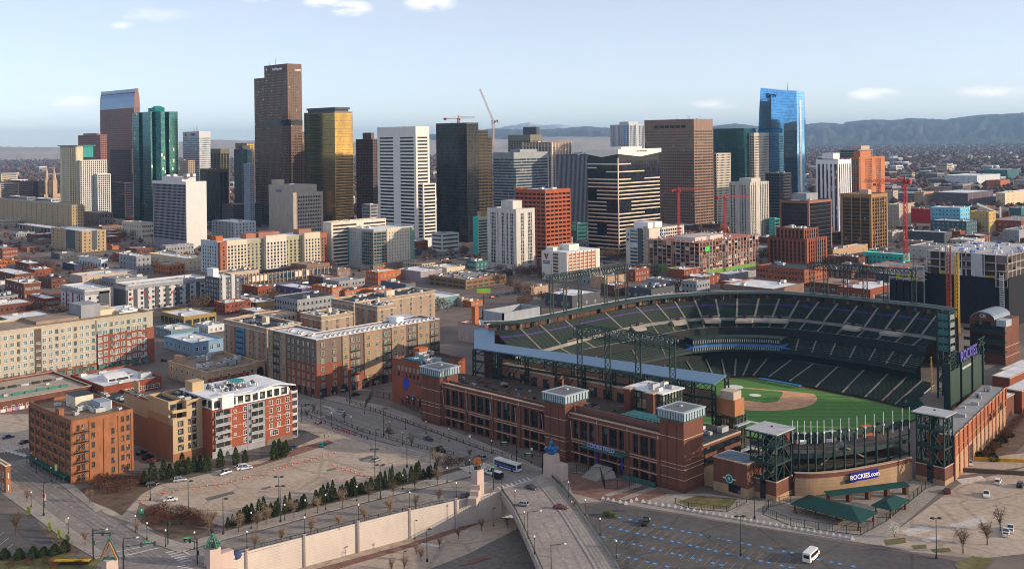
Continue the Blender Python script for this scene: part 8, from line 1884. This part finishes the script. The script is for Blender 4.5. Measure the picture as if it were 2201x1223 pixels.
car('sedan',pw_,2084,998,.6+pi,'white sedan parked before the yellow barrier')
car('sedan',pb_,54,952,.3,'black car in the small lot beside the warehouse');car('sedan',pdb,18,941,0,'navy saloon waiting at the street mouth by the warehouse',name='moving_car')
car('suv',pb_,318,985,XD+.3,'black car in the yard between warehouse and tan loft');car('sedan',pb_,305,975,XD+.3,'second black car deeper in the yard beside the tan loft');car('sedan',pr_,330,992,XD+.3,'dark red car in the yard beside the tan loft')
car('sedan',pb_,352,776,YD,'dark car in the side street past the pale blue depot',group=None)
p=G(1091,1007);r=T('city_bus','white and blue city bus waiting at the junction before the bridge','bus',tuple(p),YD+pi)
b=MB();b.loft([[(x,-1.28*s,.35),(x,-1.3*s,1.6),(x,-1.22*s,3.05),(x,1.22*s,3.05),(x,1.3*s,1.6),(x,1.28*s,.35)]for x,s in((-6.05,.97),(-5.9,1),(5.9,1),(6.05,.96))]);b.build('body',carpaint('bus_white',(.7,.7,.7),0),r)
MB().box(-5.6,-1.325,1.5,5.6,-1.29,2.5).box(-5.6,1.29,1.5,5.6,1.325,2.5).build('side_window',cglass,r)
MB().box(-5.7,-1.335,.75,5.7,-1.29,1.42).box(-5.7,1.29,.75,5.7,1.335,1.42).build('stripe_marking',M('bus_blue',(.02,.06,.35),.4),r);MB().box(6.0,-1.1,1.3,6.12,1.1,2.6).build('windscreen',cglass,r);MB().box(-6.12,-1.1,.9,-6.0,1.1,2.7).build('rear_panel',M('bus_rear',(.12,.08,.07)),r)
MB().box(-5,-.8,3.05,-3,.8,3.3).box(1,-.7,3.05,2.5,.7,3.22).build('roof_unit_panel',wht,r)
for x in(-3.6,3.6):
 for s in(-1,1):MB().tube((x,s*1.1,.48),(x,s*1.33,.48),.48,12).build('wheel',tyre,r)
p=G(1744,1201);r=T('shuttle_bus','white shuttle minibus parked on the blue marked bays','minibus',tuple(p),.15)
b=MB();b.loft([[(x,-1.15*s,.4),(x,-1.2*s,1.4),(x,-1.1*s,z),(x,1.1*s,z),(x,1.2*s,1.4),(x,1.15*s,.4)]for x,s,z in((-3.9,.96,2.85),(-3.8,1,2.95),(2.2,1,2.95),(2.6,.95,2.5),(3.1,.9,1.5),(4.1,.82,1.25))]);b.build('body',pw_,r)
MB().box(-3.2,-1.24,1.55,2.0,-1.1,2.45).box(-3.2,1.1,1.55,2.0,1.24,2.45).build('side_window',cglass,r);MB().box(-3.99,-.8,1.5,-3.86,.8,2.4).build('rear_window',cglass,r);MB().loft([[(2.66,-.95,2.4),(2.66,.95,2.4)],[(3.14,-.95,1.55),(3.14,.95,1.55)]],caps=False,close=False).build('windscreen',cglass,r)
for x in(-2.4,2.9):
 for s in(-1,1):MB().tube((x,s*.98,.4),(x,s*1.22,.4),.4,12).build('wheel',tyre,r)
p=G(155,1211);r=T('bench','long yellow topped planter bench with a red end on the corner lawn','bench',tuple(p),-pi/4)
MB().box(-5,-.8,0,5,.8,.9).build('base',dark,r);MB().box(-5.05,-.85,.9,5.05,.85,1.1).build('top',M('bench_yellow',(.6,.38,.05)),r);MB().box(-5.6,-.8,0,-5.06,.8,1.05).build('end_panel',M('sign_red',(.5,.04,.04)),r)
r=T('tent','small blue and grey dome tent behind the truss pyramid pillar','tent',tuple(G(508,1192,.1)));MB().ball((0,0,0),1.5,0,10,6,(1.2,1,.9)).build('canopy',M('tent_navy',(.05,.08,.2)),r);MB().ball((-1.8,-.6,0),.9,0,8,5).build('side_canopy',M('tent_grey',(.5,.5,.52)),r)
car('sedan',pg_,998,1067,.55,'grey car tucked behind the foot of the copper wheel pillar')
far_c=[pw_,ps_,pb_,pg_,pdb,pr_]
rg=random.Random(12)
def small_car(pos,head,label,group):
 kind=rg.choice(('sedan','suv','hatch'));pt=rg.choice(far_c);k=('far',kind,pt.name)
 if k not in _cm:
  b=MB();mats=[]
  for n,me in car_parts(kind,pt)[:3]+car_parts(kind,pt)[3:7]:
   mi=len(mats);mats+=list(me.materials);o=len(b.v);b.v+=[tuple(v.co)for v in me.vertices]
   for f in me.polygons:b.f.append(tuple(i+o for i in f.vertices));b.m.append(mi+f.material_index)
  _cm[k]=b.mesh('distant_car',mats)
 o=OB('distant_car',_cm[k],None,pos,head);TAG(o,label,'car',group)
dr,dwx,dwy,dh=DECK
for i in range(26):small_car((dr.location.x+rg.uniform(2,dwx-2),dr.location.y+3+rg.randrange(int(dwy/5.5))*5.4,dh-.85),0 if i%2 else pi,'small car parked on top of the tan brick parking deck','cars on the parking deck')
for a,c,n,hd in(((935,553),(1010,540),16,0),((950,560),(1000,551),9,0),((330,540),(440,520),10,pi/2)):
 for i in range(n):p=G(*a).lerp(G(*c),(i+rg.uniform(-.2,.2))/n);small_car(p,hd,'small car in the open lot between downtown towers','cars in the downtown lots')
for a,c,n in(((560,618),(700,606),14),((700,655),(860,640),9),((1060,640),(1180,612),9),((500,640),(590,625),7),((210,690),(300,672),5)):
 for i in range(n):p=G(*a).lerp(G(*c),(i+rg.uniform(-.3,.3))/n);small_car(p,rg.choice((0,pi/2)),'small car on the old town streets among brick buildings','cars on the old town streets')
# ================================================================ cones, barriers, chairs, people
def cone():
 r=T('traffic_barrel','','traffic barrel',(0,0,0));b=MB();b.box(-.42,-.42,0,.42,.42,.1);b.cyl((0,0),.32,.1,1.05,8,0,.2);b.build('body',M('cone_orange',(.7,.1,.04),.6),r);MB().cyl((0,0),.285,.5,.62,8,0,.268).build('reflective_band',wht,r);return r
CN=cone()
cn=[(317,1066),(302,1075),(304,1080),(320,1088),(326,1098),(334,1100),(343,1063),(354,1060),(372,1057),(386,1054),(416,1051),(430,1048),(445,1045),(460,1043)]
cn+=[(470+i*13.2,1044-i*3.7)for i in range(20)]+[(716+i*9.5,1000+i*3.4)for i in range(11)]
scatter(CN,cn,'orange and white traffic barrel in the line across the upper car park','traffic barrels across the car park',sc=lambda i:.78)
pyr=MB().loft([[(-.62,-.62,0),(.62,-.62,0),(.62,.62,0),(-.62,.62,0)],[(-.54,-.54,.35),(.54,-.54,.35),(.54,.54,.35),(-.54,.54,.35)],[(-.06,-.06,1.1),(.06,-.06,1.1),(.06,.06,1.1),(-.06,.06,1.1)]]).mesh('stone_bollard',M('bollard_white',(.52,.5,.49),.8))
bp=[(1296,1073),(1307,1075),(1318,1077),(1333,1080),(1345,1083),(1357,1078),(1368,1075),(1382,1079),(1396,1082),(1410,1085)]+[(1424+i*13.6,1087+i*2.4)for i in range(31)]
for x,y in bp:TAG(OB('stone_bollard',pyr,None,G(x,y,.05),pi/4),'white pyramid stone bollard in the row along the plaza kerb','bollard','white pyramid bollards')
ch=MB().box(-.3,-.3,0,.3,.3,.5).box(-.3,.2,.5,.3,.3,1.0).mesh('red_chair',M('chair_red',(.5,.05,.05)))
for i,(x,y)in enumerate([(678,911),(683,913),(688,912)]+[(715+i*6,921+i*1.9)for i in range(9)]):TAG(OB('red_chair',ch,None,G(x,y),i*.7),'red chair in the row along the car park railing','chair','red chairs by the railing')
def person(label,px,py,z,cols,head,stride=.25):
 me=bpy.data.meshes.new('person');vs,es,rad=[],[],[]
 def add(p,r,parent=None):
  vs.append(p);rad.append(r);
  if parent is not None:es.append((parent,len(vs)-1))
  return len(vs)-1
 pel=add((0,0,.95),.16);ch_=add((.02,0,1.3),.18,pel);nk=add((.02,0,1.5),.07,ch_);hd=add((.04,0,1.66),.115,nk);add((.04,0,1.76),.09,hd)
 for s in(-1,1):
  h_=add((0,s*.1,.9),.11,pel);k_=add((s*stride*.5+.05,s*.1,.5),.075,h_);f_=add((s*stride,s*.1,.08),.05,k_);add((s*stride+.16,s*.1,.05),.045,f_)
  sh=add((.02,s*.2,1.42),.075,ch_);el=add((-s*.1,s*.26,1.15),.055,sh);add((-s*.12+.12,s*.26,.92),.04,el)
 me.from_pydata(vs,es,[]);o=bpy.data.objects.new('person',me);C0.objects.link(o)
 sk=o.modifiers.new('skin','SKIN');
 for i,v in enumerate(me.skin_vertices[0].data):v.radius=(rad[i],rad[i]);v.use_root=i==0
 o.modifiers.new('sub','SUBSURF').levels=1;o.modifiers['sub'].render_levels=1
 m,t,p=_base('person_'+label[:12]);geo=ND(t,'ShaderNodeTexCoord');sx=ND(t,'ShaderNodeSeparateXYZ');t.links.new(geo.outputs['Object'],sx.inputs[0]);cr=ND(t,'ShaderNodeValToRGB');mr=MATH(t,'DIVIDE',sx.outputs[2],2.0);t.links.new(mr,cr.inputs[0]);cr.color_ramp.interpolation='CONSTANT'
 e=cr.color_ramp.elements;e[0].position=0;e[0].color=(*cols[0],1);e[1].position=.46;e[1].color=(*cols[1],1)
 for pos,c in((.755,(.45,.28,.2)),(.865,(.04,.025,.02))):x=e.new(pos);x.color=(*c,1)
 t.links.new(cr.outputs[0],p.inputs['Base Color']);me.materials.append(m);o.location=G(px,py,z);o.rotation_euler.z=head
 return TAG(o,label,'person')
person('person in a white and red top walking on the bridge pavement',1229,1086,.22,((.35,.05,.07),(.7,.62,.6)),-2)
person('person in dark clothes walking on the bridge pavement',1235,1086,.22,((.05,.02,.05),(.12,.03,.06)),-2)
person('person in dark clothes standing in the car park near red chairs',697,942,0,((.03,.03,.04),(.05,.05,.06)),1)
person('person in a pale jacket walking in the car park near red chairs',706,940,0,((.05,.05,.08),(.5,.42,.4)),.5)
# ================================================================ trees
twig=LEAF('bare_twigs',(.25,.175,.125));twig2=LEAF('bare_twigs_red',(.1,.045,.03));bark=M('bark',(.12,.085,.065),.95)
conif=LEAF('conifer_green',(.045,.07,.022),.7);fresh=LEAF('spring_leaf',(.2,.26,.05));blossom=LEAF('blossom_white',(.6,.58,.5))
def bare_tree(seed,h=6.0,w=2.4,mat=twig,n=340,dens_=1.0,name='bare_tree',t=.034):
 rg=random.Random(seed);r=T(name,'','tree',(0,0,0));b=MB();b.tube((0,0,0),(0,0,h*.32),.16,6,0,.11)
 tips=[]
 for i in range(9):
  a=rg.uniform(0,6.28);e=Vector((cos(a)*w*rg.uniform(.3,.75),sin(a)*w*rg.uniform(.3,.75),h*rg.uniform(.62,.95)));s=Vector((0,0,h*rg.uniform(.22,.34)));m_=s.lerp(e,.5)+Vector((0,0,h*.04));b.tube(s,m_,.08,4,0,.055);b.tube(m_,e,.055,4,0,.02);tips+=[(s,m_),(m_,e),(m_,e)]
 b.build('trunk',bark,r);c=MB()
 for i in range(n):
  s,e=rg.choice(tips);p=s.lerp(e,rg.random());d=Vector((rg.gauss(0,1),rg.gauss(0,1),rg.gauss(.5,.8))).normalized();L_=h*rg.uniform(.08,.2);q=p+d*L_
  sd=d.orthogonal().normalized()*t;c.add([p-sd,p+sd,q],[(0,1,2)]);
  for k in range(3):u=p.lerp(q,rg.uniform(.3,1));d2=(d+Vector((rg.gauss(0,.6),rg.gauss(0,.6),rg.gauss(0,.6)))).normalized();v=u+d2*L_*.6;s2=d2.orthogonal().normalized()*t*.8;c.add([u-s2,u+s2,v],[(0,1,2)])
 c.build('crown',mat,r);return r
def conifer(seed,h=5.5,w=1.15,n=1100):
 rg=random.Random(seed);r=T('evergreen_tree','','tree',(0,0,0));MB().tube((0,0,0),(0,0,h*.5),.12,5,0,.05).build('trunk',bark,r);c=MB()
 for i in range(n):
  z=h*(rg.random()**1.2)*.98+.15;R_=w*max(0,1-z/h)**.62*min(1,.55+z/h*2)*rg.uniform(.45,1.12);a=rg.uniform(0,6.28);p=Vector((R_*cos(a),R_*sin(a),z));s=rg.uniform(.14,.34);d=Vector((cos(a)*.6,sin(a)*.6,rg.uniform(.3,1.2))).normalized();sd=d.cross(Vector((rg.gauss(0,1),rg.gauss(0,1),rg.gauss(0,1)))).normalized()*s*.5
  c.add([p-sd,p+sd,p+d*s*1.5],[(0,1,2)])
 c.build('crown',conif,r);return r
def leafy(seed,h,w,mat,name,n=500,s=(.12,.3)):
 rg=random.Random(seed);r=T(name,'','tree' if 'tree' in name else 'shrub',(0,0,0));b=MB()
 for i in range(4):a=i*1.6;b.tube((0,0,0),(cos(a)*w*.4,sin(a)*w*.4,h*.6),.06,4,0,.02)
 b.build('trunk',bark,r);c=MB()
 for i in range(n):
  d=Vector((rg.gauss(0,1),rg.gauss(0,1),rg.gauss(0,1))).normalized()*rg.random()**.4;p=Vector((d.x*w,d.y*w,h*.58+d.z*h*.42));q=rg.uniform(*s);u=Vector((rg.gauss(0,1),rg.gauss(0,1),rg.gauss(0,1))).normalized();v=u.orthogonal().normalized()
  c.add([p-u*q,p+v*q,p+u*q],[(0,1,2)])
 c.build('crown',mat,r);return r
BT=[bare_tree(i,6.0,2.3)for i in range(3)];
st_spots=[(513,1143),(553,1136),(572,1127),(632,1113),(683,1102),(737,1090),(793,1077),(845,1065),(892,1052),(940,1042)]
for k,B_ in enumerate(BT):scatter(B_,st_spots[k::3],'bare street tree with tan twigs on the pavement beside the evergreen hedge','street trees by the hedge',rz=lambda i:i*1.7)
st2=[(548,1182),(605,1168),(668,1151),(729,1138),(784,1123),(839,1110),(893,1095),(944,1081)]
for k in range(3):[DUP(BT[k],G(*s),i*2.1,'bare rusty street tree in a row behind the wall railing','street trees behind the wall railing',.85+.1*k)for i,s in enumerate(st2[k::3])]
for i,s in enumerate([(193,1080),(58,1078),(295,1150),(183,1170),(740,905),(835,938),(885,960),(930,985),(675,888),(660,900),(1010,985)]):DUP(BT[i%3],G(*s),i,'small bare street tree in a pavement tree pit','bare pavement trees',.75)
for i,s in enumerate([(1035,1140),(985,1158),(945,1178),(905,1205),(895,1190),(842,1228),(870,1225),(1090,1135)]):DUP(BT[i%3],G(*s,LOWZ),i*2,'thin grey bare tree on the lower level below the wall','bare trees on the lower level',.7)
for i,(x,y,s,lb)in enumerate(((2070,1188,1.25,'wide bare tree on the grass island beside the car park exit'),(2122,1170,1.25,'dark bare tree on the island nearest the white pickups'),(2150,1140,1.3,'bare tree rising between the two parked white pickups'),(34,1150,1.3,'bare tree beside the small dark lot at the street edge'),(450,1150,1.5,'broad tan bare tree at the end of the red shrub bed'),(940,1012,1.2,'bare tree at the tip of the evergreen hedge'))):DUP(BT[i%3],G(x,y),i*1.3,lb,None,s)
CF_=[conifer(i,5.0+.5*i,1.5)for i in range(3)]
hd_spots=[(490+i*8.2+((i*37)%5),1134-i*2.08-((i*53)%3))for i in range(55)if i not in(7,14,21,22,38,47)]
for k in range(3):scatter(CF_[k],hd_spots[k::3],'columnar dark evergreen in the hedge between car park and tree lined pavement','evergreens of the hedge',rz=lambda i:i*1.1,sc=lambda i:(.62+.14*((i*5)%4),.62+.14*((i*3)%4),.66+.13*((i*7)%5)))
for i,s in enumerate([(310,1040),(328,1034),(352,1030),(365,1028),(380,1022),(392,1020),(405,1018),(418,1014),(430,1012),(445,1014),(474,1003),(507,998),(527,994),(590,988),(600,984),(610,982),(615,975)]):DUP(CF_[i%3],G(*s),i,'dark evergreen standing against the foot of the loft buildings','evergreens below the lofts',.95+.12*((i*3)%4))
for i,s in enumerate([(10,1200),(42,1202),(72,1200),(95,1196),(118,1192),(140,1186)]):DUP(CF_[i%3],G(*s),i,'squat evergreen shrub tree at the corner of the small dark lot','evergreens by the dark lot',(1.3,1.3,.6))
for i,s in enumerate([(2105,985),(2125,975),(2140,960),(2155,950),(2168,938),(2135,990)]):DUP(CF_[i%3],G(*s),i,'round dark shrub in the bed below the long brick wall','shrubs below the brick wall',(1.6,1.6,.5))
rs=leafy(4,2.6,2.0,twig2,'bare_shrub',900,(.06,.16));
sh=[(315,1112),(330,1106),(348,1104),(365,1108),(382,1106),(395,1112),(412,1112),(428,1118),(345,1120),(365,1125),(390,1126),(415,1130),(330,1130),(440,1128)]
scatter(rs,sh,'reddish brown leafless shrub in the corner bed by the crossing','red brown shrubs of the corner bed',rz=lambda i:i,sc=lambda i:1.2+.1*(i%3))
for i,s in enumerate([(205,1050),(225,1045),(245,1040),(262,1040),(280,1038),(300,1040),(232,1060),(255,1058),(280,1052),(215,1040)]):DUP(rs,G(*s),i,'brown leafless shrub in the bed before the orange brick warehouse wall','brown shrubs before the warehouse',1.45)
for i,s in enumerate([(955,1008),(970,1003),(985,1000),(1000,998),(962,996)]):DUP(rs,G(*s),i,'purple brown shrub clump at the junction tip of the hedge','purple brown shrubs at the hedge tip',1.2)
for i,s in enumerate([(60,1215),(100,1210),(115,1222),(170,1216),(20,1222)]):DUP(rs,G(*s),i,'dry tan shrub on the corner lawn below the dark lot','dry shrubs on the corner lawn',.8)
for i in range(11):t=i/10;DUP(rs,G(2122+80*t,985-90*t),i,'brown hedge shrub along the dark bed beyond the yellow barrier','brown hedge beyond the barrier',1.3)
fs=leafy(9,3.2,.8,fresh,'young_tree',260);scatter(fs,[(62,1108),(107,1142),(127,1158),(145,1168)],'young yellow green leafing tree in the bed beside the dark lot','young green trees')
bl_=leafy(11,5,1.6,blossom,'blossom_tree',500,(.1,.22));scatter(bl_,[(1922,1155)],'small white blossoming tree by the concrete car park entrance','blossom trees')
gs2=leafy(12,1.5,1.4,LEAF('round_green',(.1,.12,.03)),'round_shrub',500);scatter(gs2,[(1304,1108),(1318,1112)],['round tan green shrub on the island at the bridge side car park','small green shrub on the island at the bridge side car park'],'island shrubs')
md=leafy(21,9,4.5,LEAF('hazy_twigs',(.12,.075,.06)),'street_tree',520,(.2,.5));rg=random.Random(31);spots=[]
for(x0,y0,x1,y1,n)in((1050,590,1170,600,14),(1195,560,1390,560,16),(1040,600,1140,640,12),(240,505,330,512,10),(60,570,130,580,8),(1290,560,1395,545,10),(470,560,520,570,4),(700,580,720,585,3),(1120,660,1170,645,6),(20,480,110,520,8),(1230,510,1265,500,5),(330,690,480,650,8),(500,655,700,640,8),(850,690,1000,660,6),(120,600,330,575,10),(560,575,720,560,6),(0,660,140,690,8),(1400,640,1560,600,8),(1600,575,1640,560,4),(1780,560,1860,600,8),(1900,540,2200,480,16),(890,560,1010,545,8)):
 for i in range(n):t=rg.random();spots.append((x0+(x1-x0)*t+rg.uniform(-6,6),y0+(y1-y0)*t+rg.uniform(-5,5)))
spots=[s for s in spots if not any(a+5<G(*s).x<c-5 and b_+5<G(*s).y<d-5 for a,b_,c,d in OCC)]
scatter(md,spots,'hazy brown bare tree on the downtown streets','bare trees on the downtown streets',rz=lambda i:i*1.3,sc=lambda i:.7+.15*(i%5))
# ================================================================ filler blocks and far city
rg=random.Random(77)
def clash(x,y,wx,wy):return any(a<x+wx and x<c and b_<y+wy and y<d for a,b_,c,d in OCC)
fw=[brk,brk3,brk2,gryp,beige,M('dun_brick',(.25,.17,.14)),dgry];fr_=[rwht,rwht,rgry,rdk,rtan];cn_=('red brick','brown brick','orange brick','grey','beige','dun brick','charcoal');rn_=('white','white','grey','dark','tan')
OCC+=[(XF-30,Y3-60,XF+230,Y3+150)]
cnt=0
for t in range(14000):
 px,py=rg.uniform(-260,2560),440+(720-440)*rg.random();p=G(px,py);k_=1 if t<7000 else.6;wx,wy,h=rg.uniform(12,34)*k_,rg.uniform(12,30)*k_,rg.uniform(4.5,11)
 p=Vector((round(p.x/6)*6,round(p.y/6)*6,0))
 if py>720+(px>2300)*90 or(py>640 and px>820)or clash(p.x,p.y,wx,wy)or cnt>=285:continue
 i,j=rg.randrange(7),rg.randrange(5);cnt+=1
 OCC.append((p.x-7,p.y-7,p.x+wx+7,p.y+wy+7))
 r=T('old_town_building','low %s %s storey building with a %s roof in the old town'%(cn_[i],'two' if h>7 else 'one',rn_[j]),'building',tuple(p),0,'old town filler: %s walls %s roofs %s'%(cn_[i],rn_[j],'two' if h>7 else 'one'));
 shell(r,0,0,wx,wy,0,h,fw[i],fr_[j],None,.7)
 nf=2 if h>7 else 1
 for k in range(nf):
  for f_,W_ in(('R',wx),('L',wy)):
   b=MB();n=max(2,int(W_/3.2));z=k*h/nf*.92+1
   b.box(.5,-.05,z-.15,W_-.5,.05,z-.01)if f_=='R' else b.box(-.05,.5,z-.15,.05,W_-.5,z-.01)
   for q in range(n):
    u=W_*(q+.5)/n;(b.box(u-.7,-.06,z,u+.7,.05,z+1.8)if f_=='R' else b.box(-.06,u-.7,z,.05,u+.7,z+1.8))
   b.build('window_frame_row',gwin,r)
 units(r,2,2,wx-2,wy-2,h-.65,rg.randrange(1,5),t)
WCNT.clear()
fm=[MB().box(0,0,0,1,1,1).mesh('distant_building',[m])for m in(cream,gryp,brk3,wht,M('dun_brick',(.25,.17,.14)))]
fd={}
for i,m in enumerate((cream,gryp,brk3,M('far_white',(.5,.5,.52)),M('dun_brick',(.25,.17,.14)))):
 b=MB();b.box(0,0,0,1,1,.8,0);b.box(.02,.02,.8,.98,.98,1,1);
 for k in range(3):b.box(-.004,.06,.12+k*.26,.5,.94,.24+k*.26,2);b.box(.06,-.004,.12+k*.26,.94,.5,.24+k*.26,2)
 fd[i]=b.mesh('distant_building',[m,rwht if i%2 else rgry,M('far_window',(.05,.06,.08))])
cnt=0
for t in range(3000):
 Y=1850*(3.2)**(rg.random()**1.2);px=rg.uniform(-60,2260);
 if cnt>=280:break
 if px<1640 and rg.random()<.6:continue
 p=GY(px,300,Y);p.z=0;wx,wy,h=rg.uniform(12,60),rg.uniform(12,60),rg.uniform(5,18)*(1.6 if rg.random()<.1 else 1)
 if clash(p.x,p.y,wx,wy):continue
 cnt+=1;OCC.append((p.x-4,p.y-4,p.x+wx+4,p.y+wy+4));k=rg.randrange(5)
 o=OB('distant_building',fd[k],None,tuple(p));o.scale=(wx,wy,h);TAG(o,('cream','grey','brown brick','white','dun')[k]+' low block among the trees of the far suburbs','building','far suburb blocks: '+('cream','grey','brown brick','white','dun')[k])
woods('distant_woods',30000,1700,13500,(-420,2650),[LEAF('far_bare',(.13,.075,.06)),LEAF('far_bare_purple',(.085,.05,.055)),LEAF('far_evergreen',(.025,.035,.028))],5)
woods('midtown_trees',1800,900,1900,(-300,2500),[LEAF('far_bare',(.13,.075,.06)),LEAF('far_bare_purple',(.085,.05,.055)),LEAF('far_evergreen',(.025,.035,.028))],9,(3,6))
# ================================================================ haze: even air over the whole scene
HZ=bpy.data.materials.new('haze_air');HZ.use_nodes=True;t=HZ.node_tree;t.nodes.clear();ov=ND(t,'ShaderNodeOutputMaterial');pv=ND(t,'ShaderNodeVolumePrincipled');pv.inputs['Color'].default_value=(.38,.63,1.0,1);pv.inputs['Density'].default_value=HAZE=3.7e-5;pv.inputs['Anisotropy'].default_value=0.0;t.links.new(pv.outputs[0],ov.inputs['Volume'])
b=MB();b.box(-16000,-16000,LOWZ-1.5,30000,30000,570);TAG(b.build('haze',HZ),kind='stuff')
